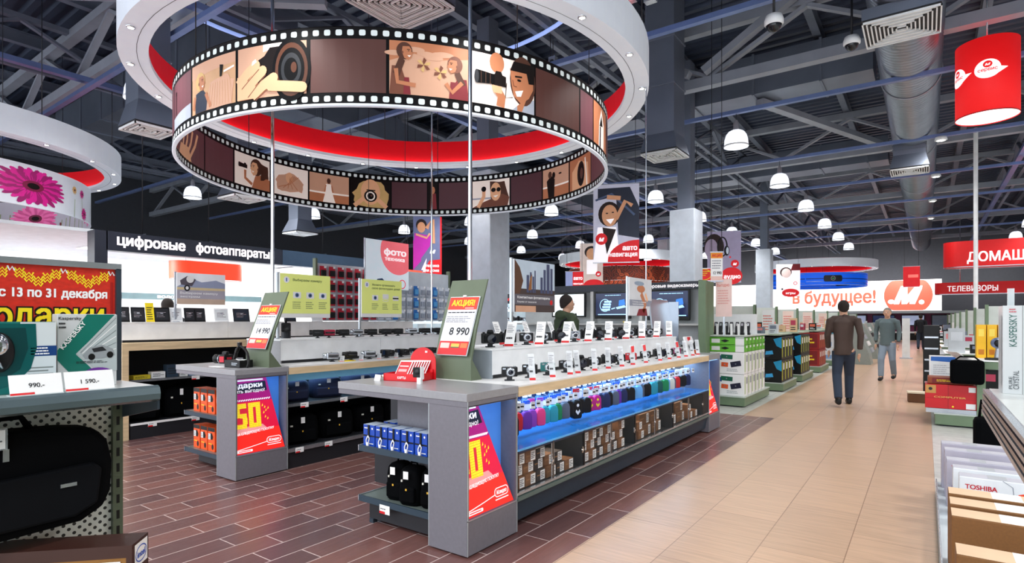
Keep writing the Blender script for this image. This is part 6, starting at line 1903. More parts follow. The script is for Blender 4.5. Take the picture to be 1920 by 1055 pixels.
for i in range(12):
    m = random.choice([PAPER, BLUE, mat((150, 180, 210), .5), DARK, mat((240, 244, 246), .4), YEL]); h = random.uniform(.2, .42); w = random.uniform(.2, .38)
    t = thing('appliance_box', 'small appliance box, %s from the left on the back-room shelving' % ORD[i], 'product box', (-17.2, 4.7 + i * .49, .94), 0, 'small appliances on the back-room shelving')
    mb = MB(); mb.box(-.15, .15, -w / 2, w / 2, 0, h, m); mb.build('box', t, .01); mb = MB(); A = Art(); A.scribble(-w * .4, h * .3, w * .4, h * .7, 2, DARK if m is PAPER else PAPER, 1); A.put(mb, (.1508, 0, 0), YP, ZP, .001); mb.build('print', t)
fr = thing('fridge', 'white fridge', 'fridge'); mb = MB(); mb.box(-.3, .3, -.3, .3, 0, 1.85, WHITE); mb.build('cabinet', fr, .02); mb = MB(); mb.box(.3, .33, -.29, .29, .65, 1.84, WHITE); mb.build('door', fr, .01); mb = MB(); mb.box(.3, .33, -.29, .29, .02, .64, WHITE); mb.build('door', fr, .01); mb = MB(); mb.box(.33, .36, .22, .25, .9, 1.3, SILV); mb.build('handle', fr)
frP = Proto(fr)
for i in range(5): frP.put((-17.6, 1.2 + i * .72, 0), 0, 'tall white fridge, %s from the left at the back-room wall' % ORD[i], 'fridges at the back-room wall')

# ================================================================= BRAND WALL (camera makers)
BW = thing('brand_display_wall', 'lit display wall with camera makers\' names above blue-white shelves', 'display wall', (-12.3, 14.3, 0))
mb = W(BW); mb.box(-12.6, -12.3, 10.75, 19.5, 0, 2.4, mat((206, 222, 232), .5, emit=.25)); mb.build('back_panel', BW)
mb = W(BW); mb.box(-12.32, -12.0, 10.75, 19.5, 2.02, 2.36, mat((50, 56, 64), .4)); mb.build('header', BW)
mb = W(BW); A = Art()
for txt, y, w, m in (('PENTAX', 11.42, .5, PW), ('Panasonic', 12.75, .8, PW), ('Nikon', 14.0, .5, YEL), ('SONY', 15.35, .5, PW), ('Canon', 16.25, .55, mat((240, 60, 60), .4, emit=.4)), ('OLYMPUS', 17.3, .7, PW)): A.text(txt, y, 2.12, .13, m, w=w, bold=.04, lay=1)
A.put(mb, (-11.998, 0, 0), YP, ZP, .003); mb.build('lettering', BW)
for z in (.9, 1.35, 1.75):
    mb = W(BW); mb.box(-12.3, -11.95, 10.8, 19.4, z, z + .025, WHITE); mb.box(-11.95, -11.94, 10.8, 19.4, z - .02, z + .05, mat((240, 246, 250), .3, emit=.2)); mb.build('shelf', BW)
for y in (12.3, 13.85, 15.3, 16.9, 18.3): mb = W(BW); mb.box(-12.3, -11.98, y, y + .04, .1, 2.02, WHITE); mb.build('upright', BW)
for y in (11.5, 13.1, 14.6, 16.1, 17.6): light('AREA', 'shelf_light', (-11.9, y, 1.98), 7, (.7, .9, 1), (0, .5, 0), shape='RECTANGLE', size=.1, size_y=1.2)
cs = [Proto(make_camera('bridge', BLACK)), Proto(make_camera('compact', mat((30, 90, 130), .3))), Proto(make_camera('bridge', mat((90, 40, 120), .3))), Proto(make_camera('compact', SILV))]
cnn = ['black reflex camera', 'blue compact camera', 'purple camera', 'silver compact camera']
for zi, z in enumerate((.925, 1.375, 1.775)):
    for i in range(24):
        k = random.choice([0, 0, 1, 1, 2, 3])
        cs[k].put((-12.1, 10.95 + i * .35, z), PI / 2, '%s, %s from the left on the %s shelf of the brand wall' % (cnn[k], ORD[i], ['lower', 'middle', 'upper'][zi]), 'cameras on the brand display wall', 1.9)
t = thing('light_box', 'small orange-red light box above the camera makers\' wall', 'hanging sign', (-12.45, 12.05, 2.402)); mb = MB(); mb.box(-.3, .3, -.35, .35, 0, .5, ORR); mb.build('shade', t, .05); mb = MB(); mb.tube([(0, 0, .5), (0, 0, 5.5)], .008, DARK, 5); mb.build('hanging_wire', t)

# ================================================================= TV / CAMCORDER WALL
TW = thing('video_display_wall', 'display wall for camcorders with a dark header, grey shelving and a tall green end panel', 'display wall', (-4.6, 10.1, 0))
PG = mat((206, 208, 206), .5)
mb = W(TW); mb.box(-6.9, -3.08, 10.1, 10.2, 0, 2.12, mat((200, 204, 204), .5)); mb.build('back_panel', TW)
mb = W(TW); mb.box(-6.9, -3.06, 9.96, 10.1, 1.99, 2.12, NV); mb.build('header', TW)
mb = W(TW); A = Art(); A.text('цифровые видеокамеры', -4.18, 2.025, .06, PW, w=1.0, bold=.03, lay=1); A.put(mb, (0, 9.958, 0), XP, ZP, .003); mb.build('lettering', TW)
mb = W(TW); mb.box(-3.06, -2.94, 9.55, 9.62, 0, 2.1, GREEN); mb.box(-3.06, -3.0, 9.62, 10.2, 0, 2.1, GREEN); mb.build('end_panel', TW)
mb = W(TW); mb.box(-3.12, -3.06, 9.75, 10.1, 0, 2.12, BLACK)
for k in range(30): mb.box(-3.1, -3.08, 9.745, 9.75, .1 + k * .065, .14 + k * .065, GREEN)
mb.build('slotted_post', TW)
for z in (.5, .95, 1.35): mb = W(TW); mb.box(-6.9, -3.12, 9.75, 10.1, z, z + .03, PG); mb.build('shelf', TW)
for x in (-5.25, -4.25): mb = W(TW); mb.box(x - .03, x + .03, 9.96, 10.1, 0, 1.99, PG); mb.build('upright', TW)
for i, (x0, x1, z0, z1, kind, lab) in enumerate(((-6.12, -5.36, 1.5, 1.97, 'white', 'flat screen showing a blank white picture behind the man in the hooded jacket'), (-5.16, -4.42, 1.47, 1.97, 'blue', 'flat screen with hand and laptop drawings, middle of the three'), (-4.1, -3.32, 1.44, 1.98, 'blue', 'flat screen at the right end of the camcorder wall'))):
    t = thing('television', lab, 'television', ((x0 + x1) / 2, 9.9, z0))
    w = x1 - x0; h = z1 - z0
    mb = MB(); mb.box(-w / 2, w / 2, 0, .05, 0, h, BLACK); mb.build('frame', t, .008)
    mb = MB(); A = Art()
    SCB = mat((16, 30, 70), .1, emit=.5, noise=.1, scale=2); LB = mat((150, 200, 240), .3, emit=1, noise=0)
    if kind == 'white': A.rect(-w * .46, h * .06, w * .46, h * .95, mat((226, 240, 246), .2, emit=.9, noise=0), 1)
    else:
        A.rect(-w * .46, h * .12, w * .46, h * .95, SCB, 1); A.rect(-w * .4, h * .14, w * .42, h * .17, LB, 2); A.scribble(-w * .2, h * .85, w * .4, h * .9, 1, LB, 2)
        for k in range(4): A.rrect(-w * .3 + .02 * k, h * (.3 + .1 * k), -w * .06 + .01 * k, h * (.37 + .1 * k), .008, LB, 3)
        A.ring(-w * .2, h * .5, .11, .12, .012, LB, 2); A.poly([(w * .14, h * .35), (w * .38, h * .42), (w * .34, h * .5), (w * .1, h * .42)], LB, 3); A.poly([(w * .18, h * .47), (w * .36, h * .52), (w * .34, h * .72), (w * .19, h * .68)], mat((40, 110, 200), .3, emit=.8), 3); A.line([(-w * .02, h * .36), (w * .08, h * .4)], .02, LB, 3)
    A.put(mb, (0, -.001, 0), XP, ZP, .001); mb.build('screen', t)
    mb = MB(); mb.box(-.08, .08, .05, .1, h * .3, h * .7, DARK); mb.build('wall_bracket', t)
tvw = [Proto(make_camera('camcorder', BLACK)), Proto(make_camera('camcorder', SILV))]
for i in range(10): tvw[i % 2].put((-6.5 + i * .34, 9.88, .98), PI, 'camcorder, %s from the left on the shelf of the camcorder wall' % ORD[i], 'camcorders on the camcorder wall shelf', 1.3)
# tall brushed panel + accessory stand on the far end of the aisle counter
t = thing('brushed_screen', 'tall brushed metal panel on the far end of the aisle counter', 'panel', (-2.88, 7.6, 1.0)); mb = MB(); mb.prism([(-.36, 0), (.34, 0), (.34, .68), (.3, .73), (-.36, .73)], (0, 0, 0), YP, Vector((-.12, 0, 1)).normalized(), .02, mat((176, 184, 194), .3, .7)); mb.build('sheet', t, .004); mb = MB(); mb.box(-.1, .06, .33, .345, 0, .7, CHROME); mb.box(-.1, .08, -.36, .36, 0, .006, CHROME); mb.build('frame', t)
t = thing('accessory_stand', 'white leaning stand of small cameras beside the brushed panel', 'display stand', (-2.5, 7.62, 1.0)); mb = MB(); mb.prism([(-.22, 0), (.22, 0), (.14, .24), (-.16, .24)], (0, 0, 0), YP, Vector((-.35, 0, 1)).normalized(), .02, WHITE); mb.build('panel', t, .004)
mb = MB()
for a, b in ((-.1, .08), (.0, .06), (.08, .1)): mb = MB(); mb.box(-.02, .02, a - .03, a + .03, b, b + .06, BLACK); mb.build('gadget', t)
mb = MB(); mb.box(-.005, .02, .02, .07, .0, .05, mat((236, 96, 40), .4)); mb.build('gadget', t); mb = MB(); mb.box(-.07, -.05, -.06, .0, .17, .22, RED); mb.build('gadget', t)

# ================================================================= HANGING BANNERS
def banner(x, y, w, h, z0, rot, label, art, base, edge=None):
    t = thing('hanging_banner', label, 'banner', (x, y, z0), rot)
    mb = MB(); mb.box(-w / 2, w / 2, 0, .012, 0, h, base); mb.build('sheet', t)
    mb = MB(); A = Art(); art(A, w, h); A.put(mb, (-w / 2, -.001, 0), XP, ZP, .002); mb.build('print', t)
    mb = MB(); mb.box(-w / 2 - .01, w / 2 + .01, -.008, .02, h, h + .02, SILV); mb.box(-w / 2 - .01, w / 2 + .01, -.008, .02, -.02, 0, SILV)
    for s in (-1, 1): mb.tube([(s * w * .42, 0, h), (s * w * .42, 0, 8.06 - z0)], .006, DARK, 5)
    mb.build('rail_and_wires', t)
    if edge: mb = MB(); mb.box(w / 2, w / 2 + .05, -.01, .02, 0, h, edge); mb.build('red_edge', t)
    return t


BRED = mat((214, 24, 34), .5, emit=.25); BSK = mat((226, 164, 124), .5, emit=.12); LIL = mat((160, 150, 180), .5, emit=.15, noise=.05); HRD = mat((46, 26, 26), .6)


def mcirc(A, u, v, r): A.ell(u, v, r, r, BRED, 5); A.text('м', u, v - r * .4, r * .8, PW, al='c', bold=.06, shear=.3, lay=6)


def auto(A, w, h):
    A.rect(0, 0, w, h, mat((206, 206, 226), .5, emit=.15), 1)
    A.poly([(w * .1, h * .95), (w * .8, h * .96), (w, h * .7), (w, h * .3), (w * .55, h * .35), (w * .5, h * .85), (w * .1, h * .8)], mat((40, 48, 70), .4), 2); A.line([(w * .05, h * .8), (w * .4, h * .88), (w * .9, h * .6)], .05, mat((90, 110, 150), .4), 3)
    A.ell(w * .35, h * .62, w * .24, h * .16, HRD, 3); A.ell(w * .36, h * .6, w * .17, h * .14, BSK, 4, 24)
    A.poly([(w * .28, h * .55), (w * .46, h * .56), (w * .38, h * .49)], PW, 5); A.ell(w * .3, h * .63, .03, .015, HRD, 5, 10); A.ell(w * .43, h * .64, .03, .015, HRD, 5, 10)
    A.line([(w * .5, h * .55), (w * .7, h * .78), (w * .85, h * .72)], .09, BSK, 4); A.line([(w * .3, h * .84), (w * .6, h * .82)], .1, BSK, 4)
    A.poly([(0, 0), (w * .6, 0), (w * .5, h * .45), (w * .1, h * .45)], PW, 3); A.poly([(w * .2, h * .45), (w * .3, h * .1), (w * .5, h * .42)], HRD, 4)
    mcirc(A, w * .18, h * .3, w * .13)
    A.poly([(w * .98 - w * .66 + w * .66 * (1 - math.cos(a)), h * .26 * math.sin(a) + h * .02) for a in [PI / 2 * k / 10 for k in range(11)]] + [(w, h * .28), (w, 0), (w * .32, 0)], BRED, 5)
    A.text('авто', w * .96, h * .15, h * .065, PW, w=w * .32, al='r', bold=.05, lay=6); A.text('навигация', w * .96, h * .07, h * .06, PW, w=w * .6, al='r', bold=.04, lay=6)


def house(A, w, h):
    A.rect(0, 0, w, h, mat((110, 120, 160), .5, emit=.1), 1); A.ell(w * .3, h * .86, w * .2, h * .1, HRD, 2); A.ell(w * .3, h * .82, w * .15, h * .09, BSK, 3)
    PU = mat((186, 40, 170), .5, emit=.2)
    A.poly([(0, h * .2), (w * .3, h * .3), (w * .62, h * .5), (w * .66, h * .68), (w * .05, h * .72)], PU, 4); A.poly([(0, h * .1), (w * .3, h * .25), (w * .2, h * .6), (0, h * .6)], PU, 5); A.line([(w * .1, h * .7), (w * .5, h * .64), (w * .62, h * .72)], .06, BSK, 6); A.line([(w * .5, h * .8), (w * .72, h * .95), (w * .74, h * .55)], .12, BSK, 4)
    A.poly([(w * .3, 0), (w, 0), (w, h * .28), (w * .6, h * .26)], BRED, 6); A.poly([(w * .3, h * .1), (w * .5, h * .3), (w * .45, h * .08)], PW, 7)
    A.text('техника', w * .96, h * .15, h * .05, PW, w=w * .5, al='r', bold=.04, lay=7); A.text('для дома', w * .96, h * .07, h * .05, PW, w=w * .6, al='r', bold=.04, lay=7); A.text('м', w * .72, h * .38, h * .08, PW, al='c', bold=.07, lay=7, shear=.3)


def audio(A, w, h):
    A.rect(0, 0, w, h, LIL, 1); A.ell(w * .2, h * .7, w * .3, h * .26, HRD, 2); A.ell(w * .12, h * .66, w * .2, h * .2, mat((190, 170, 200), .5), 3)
    A.ring(w * .45, h * .7, w * .16, h * .2, .05, BLACK, 4); A.ell(w * .58, h * .62, w * .08, h * .1, BLACK, 5); A.ell(w * .6, h * .62, w * .04, h * .07, SILV, 6); A.ell(w * .68, h * .49, .035, .035, BRED, 4)
    mcirc(A, w * .82, h * .36, w * .12); A.ell(w * .72, h * .12, w * .32, h * .17, BRED, 4, 24); A.text('аудио', w * .74, h * .07, h * .08, PW, w=w * .5, al='c', bold=.05, lay=6)


def games(A, w, h):
    A.rect(0, 0, w, h, PW, 1); A.ell(w * .4, h * .75, w * .25, h * .16, HRD, 2); A.ell(w * .42, h * .72, w * .2, h * .15, mat((240, 214, 210), .5), 3); A.poly([(w * .6, h * .8), (w, h * .8), (w, h), (w * .7, h)], MROON, 3)
    A.ell(w * .25, h * .22, .05, .05, DARK, 4); A.ring(w * .8, h * .4, .1, .1, .03, BRED, 4); A.ell(w * .6, h * .1, w * .36, h * .13, BRED, 4, 24); A.text('игры', w * .6, h * .06, h * .07, PW, w=w * .4, al='c', bold=.05, lay=6)


def home(A, w, h):
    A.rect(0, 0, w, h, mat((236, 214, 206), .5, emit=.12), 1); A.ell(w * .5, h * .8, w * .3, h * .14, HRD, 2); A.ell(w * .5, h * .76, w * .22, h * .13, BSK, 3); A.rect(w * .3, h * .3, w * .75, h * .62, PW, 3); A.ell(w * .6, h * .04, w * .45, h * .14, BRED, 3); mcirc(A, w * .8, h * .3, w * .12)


banner(-5.9, 12.4, 1.06, 1.82, 2.8, .42, 'car navigation banner with a smiling driver, hanging right of the film ring', auto, PAPER)
banner(-12.5, 12.9, .82, 1.82, 2.8, .75, 'banner of a woman in a purple dress hanging behind the film ring', house, PAPER, BRED)
banner(-5.9, 21.3, 1.14, 1.82, 2.8, .35, 'lilac audio banner with headphones hanging down the aisle', audio, LIL)
banner(-6.4, 36, 1.24, 1.82, 2.8, .3, 'white games banner in front of the distant ring', games, PAPER)
banner(-11.3, 21.4, .95, 1.82, 2.8, .45, 'pale banner of a woman hanging before the coffee-bean drum', home, PAPER)


def small_avto(A, w, h): A.rect(0, 0, w * .4, h, mat((160, 170, 220), .5, emit=.1), 1); A.rect(w * .4, 0, w, h, BRED, 1); A.text('авто', w * .7, h * .5, h * .22, PW, w=w * .5, al='c', bold=.05, lay=3); A.text('навигация', w * .7, h * .2, h * .14, PW, w=w * .52, al='c', bold=.03, lay=3)


def sale(A, w, h): A.rect(0, 0, w, h, BRED, 1); A.rect(w * .04, h * .3, w * .96, h * .94, mat((210, 40, 30), .5, emit=.2), 2); A.scribble(w * .1, h * .35, w * .9, h * .85, 3, YEL, 3); A.ring(w * .5, h * .5, w * .5, h * .5, .02, YEL, 3)


banner(-9.9, 17.5, .62, .56, 2.55, .45, 'small blue and red car navigation sign hanging left of the coffee-bean ring', small_avto, PAPER)
banner(-5.3, 17.0, .46, .34, 2.6, .4, 'small red and yellow sale sign hanging beside the square column', sale, YEL)
banner(-.55, 33.0, .65, .95, 3.0, .0, 'small red square sign hanging before the far wall sign', lambda A, w, h: (A.rect(0, 0, w, h, BRED, 1), A.rect(w * .3, h * .45, w * .9, h * .6, mat((240, 120, 110), .5, emit=.3), 2)), BRED)


def sale12(A, w, h): A.rect(0, 0, w, h, PAPER, 1); A.rect(0, h * .8, w, h, mat((240, 150, 30), .5), 2); A.text('АКЦИЯ', w * .5, h * .85, h * .1, RED, w=w * .8, al='c', bold=.04, lay=3); A.scribble(w * .1, h * .4, w * .9, h * .75, 4, mat((150, 150, 160), .5), 2); A.text('12 990', w * .9, h * .22, h * .11, BLACK, w=w * .7, al='r', bold=.02, lay=3); A.rect(0, 0, w, h * .15, mat((240, 200, 190), .5), 2)


banner(-2.82, 9.75, .19, .46, 2.1, .5, 'narrow sale price sheet reading 12 990 above the green end panel', sale12, PAPER)
t = thing('promo_sheet', 'pale pink promo sheet on the end of the first aisle shelf row', 'poster', (-2.72, 9.8, 1.5)); mb = MB(); mb.box(-.13, .13, 0, .01, 0, .62, mat((246, 214, 206), .5)); mb.build('sheet', t); mb = MB(); A = Art(); A.text('Выгодно', -.11, .5, .05, mat((230, 120, 100), .5), w=.2, lay=1); A.scribble(-.1, .2, .1, .45, 6, mat((236, 170, 160), .5), 1); A.put(mb, (0, -.001, 0), XP, ZP, .001); mb.build('print', t); mb = MB(); mb.box(-.01, .01, .01, .02, -.315, .62, SILV); mb.build('pole', t)

# red lightbox signs at right
def lightbox(x0, x1, y, z0, z1, label, texts, r=.5):
    t = thing('light_box_sign', label, 'shop sign', ((x0 + x1) / 2, y, z0))
    a, b = x0 - t.location.x, x1 - t.location.x
    LR = mat((206, 16, 20), .5, emit=.12, noise=.03)
    pts = [(a + r * (1 - math.sin(q)), r * math.cos(q) * -1 + 0) for q in [PI / 2 - PI / 2 * k / 8 for k in range(9)]]
    pts = [(a + r - r * math.sin(q), -r * math.cos(q)) for q in [-PI / 2 + PI * k / 16 + PI for k in range(0)]]
    ring = [(a + r + r * math.cos(q), r * math.sin(q)) for q in [PI / 2 + PI * k / 16 for k in range(17)]] + [(b, -r), (b, r)]
    n = len(ring); H = z1 - z0
    mb = MB(); mb.add([(u, v, z) for z in (0, H) for u, v in ring], [(i, (i + 1) % n, (i + 1) % n + n, i + n) for i in range(n)] + [tuple(range(n - 1, -1, -1)), tuple(range(n, 2 * n))], LR); mb.build('box', t)
    mb = MB(); mb.add([(u * 1.0, v * .98, z) for z in (-.03, 0) for u, v in ring], [(i, (i + 1) % n, (i + 1) % n + n, i + n) for i in range(n)], SILV); mb.build('bottom_trim', t)
    mb = MB(); A = Art()
    for s, u, v, h, w in texts: A.text(s, u - t.location.x, v - z0, h, PW, w=w, bold=.03, lay=1)
    A.put(mb, (0, -r - .001, 0), XP, ZP, .004); mb.build('lettering', t)
    mb = MB()
    for u in (a + 1.0, b - 1.2): mb.tube([(u, 0, H), (u, 0, 6.6 - z0)], .02, SILV, 6)
    mb.build('hanging_rod', t)
    return t


lightbox(.55, 7.0, 28.0, 3.45, 4.4, 'large red rounded light-box sign for home theatres at right', [('ДОМАШНИЕ КИНОТЕАТРЫ', 1.25, 3.62, .36, 5.4)])
lightbox(.35, 7.5, 35.5, 2.7, 3.25, 'lower red light-box sign for televisions at right', [('ТЕЛЕВИЗОРЫ', .85, 2.82, .26, 1.9)], .3)
t = thing('shelf_pole', 'tall white pole crossing in front of the red signs at right', 'pole', (1.07, 19.5, 0)); mb = MB(); mb.cyl((0, 0, 0), .05, 6.5, WHITE, 12); mb.build('tube', t); mb = MB(); mb.cyl((0, 0, 0), .15, .03, WHITE, 16); mb.build('foot_plate', t)

# ================================================================= FAR WALL SIGN
t = thing('wall_sign', 'long white lit sign with a red slogan and red emblem on the far wall', 'shop sign', (-6.7, 50, 2.05))
SW = mat((255, 250, 248), .5, emit=1.1, noise=.02); SR = mat((240, 90, 70), .5, emit=.7, noise=.03)
mb = W(t); mb.box(-16, .9, 50.2, 50.5, 2.1, 4.3, SW); mb.build('light_panel', t)
mb = W(t); A = Art(); A.text('в будущее!', -8.6, 2.72, .95, SR, w=5.6, bold=.04, lay=1)
A.poly([(-1.05 + 1.45 * math.cos(q), max(2.12, min(4.28, 3.2 + 1.45 * math.sin(q)))) for q in [2 * PI * k / 40 for k in range(40)]], SR, 1)
A.text('м', -1.9, 2.62, 1.2, SW, w=1.7, bold=.06, shear=.45, lay=3, cap=.56); A.ell(-.25, 2.7, .16, .16, SW, 3); A.ell(-2.05, 2.75, .2, .16, SW, 3)
A.put(mb, (0, 50.19, 0), XP, ZP, .01); mb.build('lettering', t)
mb = W(t); mb.box(-16, 9, 49.6, 50.2, 1.9, 2.08, mat((150, 156, 160), .5)); mb.build('ledge', t)
for x in (-13, -9, -5, -1, 4): light('AREA', 'far_wall_light', (x, 48.5, 4.8), 80, (1, .98, .95), (1.0, 0, 0), shape='RECTANGLE', size=3, size_y=.4)
t = thing('display_wall', 'dark wall of televisions with a plum-coloured band under the far white sign', 'display wall', (-4, 49.8, 0)); mb = W(t); mb.box(-16, 9, 50, 50.4, 0, 1.9, mat((110, 30, 70), .5)); mb.build('plum_panel', t)
mb = W(t); mb.box(-16, 9, 49.3, 50, .5, .6, WHITE); mb.build('shelf', t); mb = W(t); mb.box(-16, 9, 49.5, 50, 0, .5, DARK); mb.build('base', t)
for i in range(9):
    tv = thing('television', 'distant television, %s from the left under the far white sign' % ORD[i], 'television', (-13 + i * 1.75, 49.85, 1.0), 0, 'televisions on the far wall'); mb = MB(); mb.box(-.7, .7, 0, .08, 0, .8, BLACK); mb.build('frame', tv); mb = MB(); mb.box(-.64, .64, -.01, 0, .07, .74, random.choice([mat((150, 160, 190), .2, emit=.4), SCB, mat((60, 66, 80), .2, emit=.2)])); mb.build('screen', tv)
# ================================================================= AISLE SHELF ROWS
def row_unit(x0, x1, y0, y1, h, label, side=-1):
    """green shelf row; its end faces the aisle (side -1: aisle on the +X end)"""
    t = thing('shelf_row', label, 'shelf unit', ((x0 + x1) / 2, (y0 + y1) / 2, 0))
    mb = W(t); mb.box(x0, x1, y0, y1, .02, .16, GREEN); mb.box(x0 + .05, x1 - .05, y0 + .05, y1 - .05, 0, .02, DARK); mb.build('base', t, .004)
    mb = W(t); mb.box(x0 - .01, x1 + .01, y0 - .01, y1 + .01, .16, .175, mat((190, 200, 192), .4)); mb.build('base_lip', t)
    return t


def backbone(t, x0, x1, ym, z0, h):
    mb = W(t); mb.box(x0, x1, ym - .03, ym + .03, z0, h, mat((206, 212, 206), .5)); mb.build('back_panel', t)
    for x in (x0, x1 - .05): mb = W(t); mb.box(x, x + .05, ym - .05, ym + .05, z0, h + .03, GREEN); mb.build('upright', t)


def generic_box(w, d, h, m, art, name='carton'):
    t = thing(name, 'box', 'carton')
    mb = MB(); mb.box(-w / 2, w / 2, -d / 2, d / 2, 0, h - .004, m); mb.build('box', t, .004)
    mb = MB(); A = Art(); art(A, w, h); A.put(mb, (-w / 2, -d / 2 - .001, 0), XP, ZP, .001)
    B = Art(); B.rect(d * .12, h * .1, d * .3, h * .9, art.side, 1); B.rect(d * .5, h * .55, d * .88, h * .85, PAPER if m is not PAPER else mat((170, 176, 180), .5), 1); B.rect(d * .94, 0, d, h, DARK, 1); B.put(mb, (w / 2 + .001, -d / 2, 0), YP, ZP, .001); mb.build('print', t)
    return t


GRB = mat((104, 190, 50), .45)


def a_green(A, w, h): A.rect(w * .05, h * .2, w * .3, h * .75, PAPER, 1); A.rect(w * .75, 0, w, h, PAPER, 1); A.poly([(w * .45, h * .3), (w * .58, h * .5), (w * .45, h * .7), (w * .32, h * .5)], BLACK, 2); A.line([(0, h * .85), (w, h * .85)], .006, mat((60, 130, 40), .5), 2)
a_green.side = GRB


def a_tab(A, w, h):
    for (u, v, ww, hh, m, r) in ((.5, .78, .34, .2, mat((14, 96, 70), .4), .06), (.76, .46, .3, .24, mat((30, 30, 54), .4), -.2), (.44, .42, .2, .2, mat((226, 90, 40), .4), .06), (.28, .74, .16, .2, mat((30, 70, 150), .4), .1)):
        c, s = math.cos(r * -1), math.sin(r * -1)
        A.poly([(w * u + (a * c - b * s), h * v + (a * s + b * c)) for a, b in ((-w * ww / 2, -h * hh / 2), (w * ww / 2, -h * hh / 2), (w * ww / 2, h * hh / 2), (-w * ww / 2, h * hh / 2))], m, 2 + int(u * 3)); A.ell(w * u, h * v, .012, .012, SILV, 6, 10)
    A.scribble(w * .5, h * .1, w * .9, h * .25, 2, mat((170, 176, 180), .5), 1)
a_tab.side = mat((170, 200, 120), .5)


def a_black(A, w, h):
    A.poly([(w * .75, h * .9), (w, h), (w, h * .5), (w * .85, h * .6)], mat((20, 150, 200), .4), 1); A.rect(w * .1, h * .84, w * .5, h * .88, mat((60, 180, 220), .4), 1); A.poly([(w * .1, h * .12), (w * .6, h * .1), (w * .75, h * .3), (w * .5, h * .42), (w * .15, h * .36)], mat((40, 44, 56), .3), 2); A.poly([(w * .5, h * .2), (w * .75, h * .24), (w * .72, h * .4), (w * .52, h * .36)], mat((60, 170, 230), .4), 3)
    for k in range(4): A.rect(w * (.14 + .1 * k), h * .14, w * (.19 + .1 * k), h * .2, SILV, 3)
a_black.side = mat((200, 210, 40), .5)


def a_red(A, w, h): A.rect(w * .1, h * .1, w * .9, h * .9, mat((120, 14, 18), .5), 1); A.scribble(w * .2, h * .3, w * .8, h * .7, 2, YEL, 2)
a_red.side = mat((226, 130, 60), .5)


def a_plain(A, w, h): A.scribble(w * .1, h * .55, w * .7, h * .85, 2, DARK, 1); A.rect(w * .1, h * .1, w * .9, h * .4, mat((120, 150, 190), .5), 1)
a_plain.side = mat((90, 110, 140), .5)

# first row: green and white tablet cartons
t = row_unit(-4.6, -2.42, 9.93, 11.75, 0, 'green-based shelf row end stacked with tablet cartons, nearest along the aisle')
backbone(t, -4.6, -3.2, 10.9, .17, 1.12)
gP = Proto(generic_box(.56, .24, .122, GRB, a_green)); wP = Proto(generic_box(.56, .24, .365, PAPER, a_tab))
for d in range(6):
    for k in range(2): wP.put((-2.72, 10.1 + d * .25, .176 + k * .367), 0, 'white tablet carton, %s, %s from the front of the first aisle stack' % (['lower tier', 'upper tier'][k], ORD[d]), 'white tablet cartons in the first aisle stack')
    for k in range(2): gP.put((-2.72, 10.1 + d * .25, .91 + k * .124), 0, 'lime green flat carton, %s, %s from the front, first aisle stack' % (['lower layer', 'upper layer'][k], ORD[d]), 'lime green cartons on the first aisle stack')
# counter shelf with telephones above
s = thing('phone_display', 'slanted white display shelf of cordless phones above the first aisle stack', 'display shelf', (-2.85, 11.3, 1.16))
mb = W(s); mb.box(-3.25, -2.42, 10.0, 11.7, 1.165, 1.185, mat((206, 212, 206), .4)); mb.build('shelf', s); mb = W(s); mb.prism([(-3.2, 1.19), (-2.45, 1.19), (-2.45, 1.55), (-3.2, 1.55)], (0, 10.9, 0), XP, ZP, .03, WHITE); mb.build('back_panel', s)
ph = thing('cordless_phone', '', 'telephone'); mb = MB(); mb.prism([(-.022, 0), (.022, 0), (.026, .08), (.022, .17), (-.022, .17), (-.026, .08)], (0, 0, .02), XP, Vector((.0, .35, 1)).normalized(), .025, DARK); mb.build('handset', ph, .006); mb = MB(); mb.box(-.03, .03, -.03, .05, 0, .03, BLACK); mb.build('cradle', ph); mb = MB(); A = Art(); A.rect(-.014, .11, .014, .15, SILV, 1); A.put(mb, (0, -.002, .02), XP, Vector((0, .35, 1)).normalized()); mb.build('screen', ph)
pP = Proto(ph)
for i in range(8): pP.put((-3.16 + i * .092, 10.5 + (i % 2) * .03, 1.185), .1, 'dark cordless phone, %s from the left on the white display shelf' % ORD[i], 'cordless phones on the display shelf', 1.25)
for i in range(6):
    c = thing('price_stand', 'white price card leaning beside the cordless phones, %s from the left' % ORD[i], 'price holder', (-3.1 + i * .12, 10.35, 1.185), 0, 'price cards among the cordless phones'); mb = MB(); mb.prism([(-.02, 0), (.02, 0), (.0, .2), (-.04, .2)], (0, 0, 0), XP, Vector((0, .3, 1)).normalized(), .002, PAPER); mb.build('card', c)

rows = [(12.55, 14.0, a_black, BLACK, .46, .62, 'black carton with a blue gadget picture', 'black electronics cartons'), (14.75, 16.3, a_black, BLACK, .46, .55, 'black carton with a blue stripe', 'black and blue cartons'), (17.6, 19.2, a_red, mat((150, 24, 24), .5), .46, .5, 'dark red carton', 'dark red cartons'),
        (20.6, 22.3, a_plain, mat((210, 212, 216), .5), .4, .55, 'pale grey carton', 'pale grey cartons'), (23.8, 25.5, a_black, DARK, .42, .55, 'charcoal carton', 'charcoal cartons'), (27.2, 29, a_plain, mat((230, 232, 234), .5), .42, .55, 'white carton', 'white cartons'), (31, 33, a_green, GRB, .42, .55, 'bright green carton', 'bright green cartons'), (35, 37, a_black, mat((60, 66, 80), .5), .42, .55, 'slate carton', 'slate cartons')]
ITEMC = [PAPER, mat((236, 150, 150), .5), mat((190, 60, 90), .5), mat((226, 190, 150), .5), BLACK, mat((120, 130, 150), .5), mat((220, 225, 232), .5), mat((230, 110, 80), .5)]
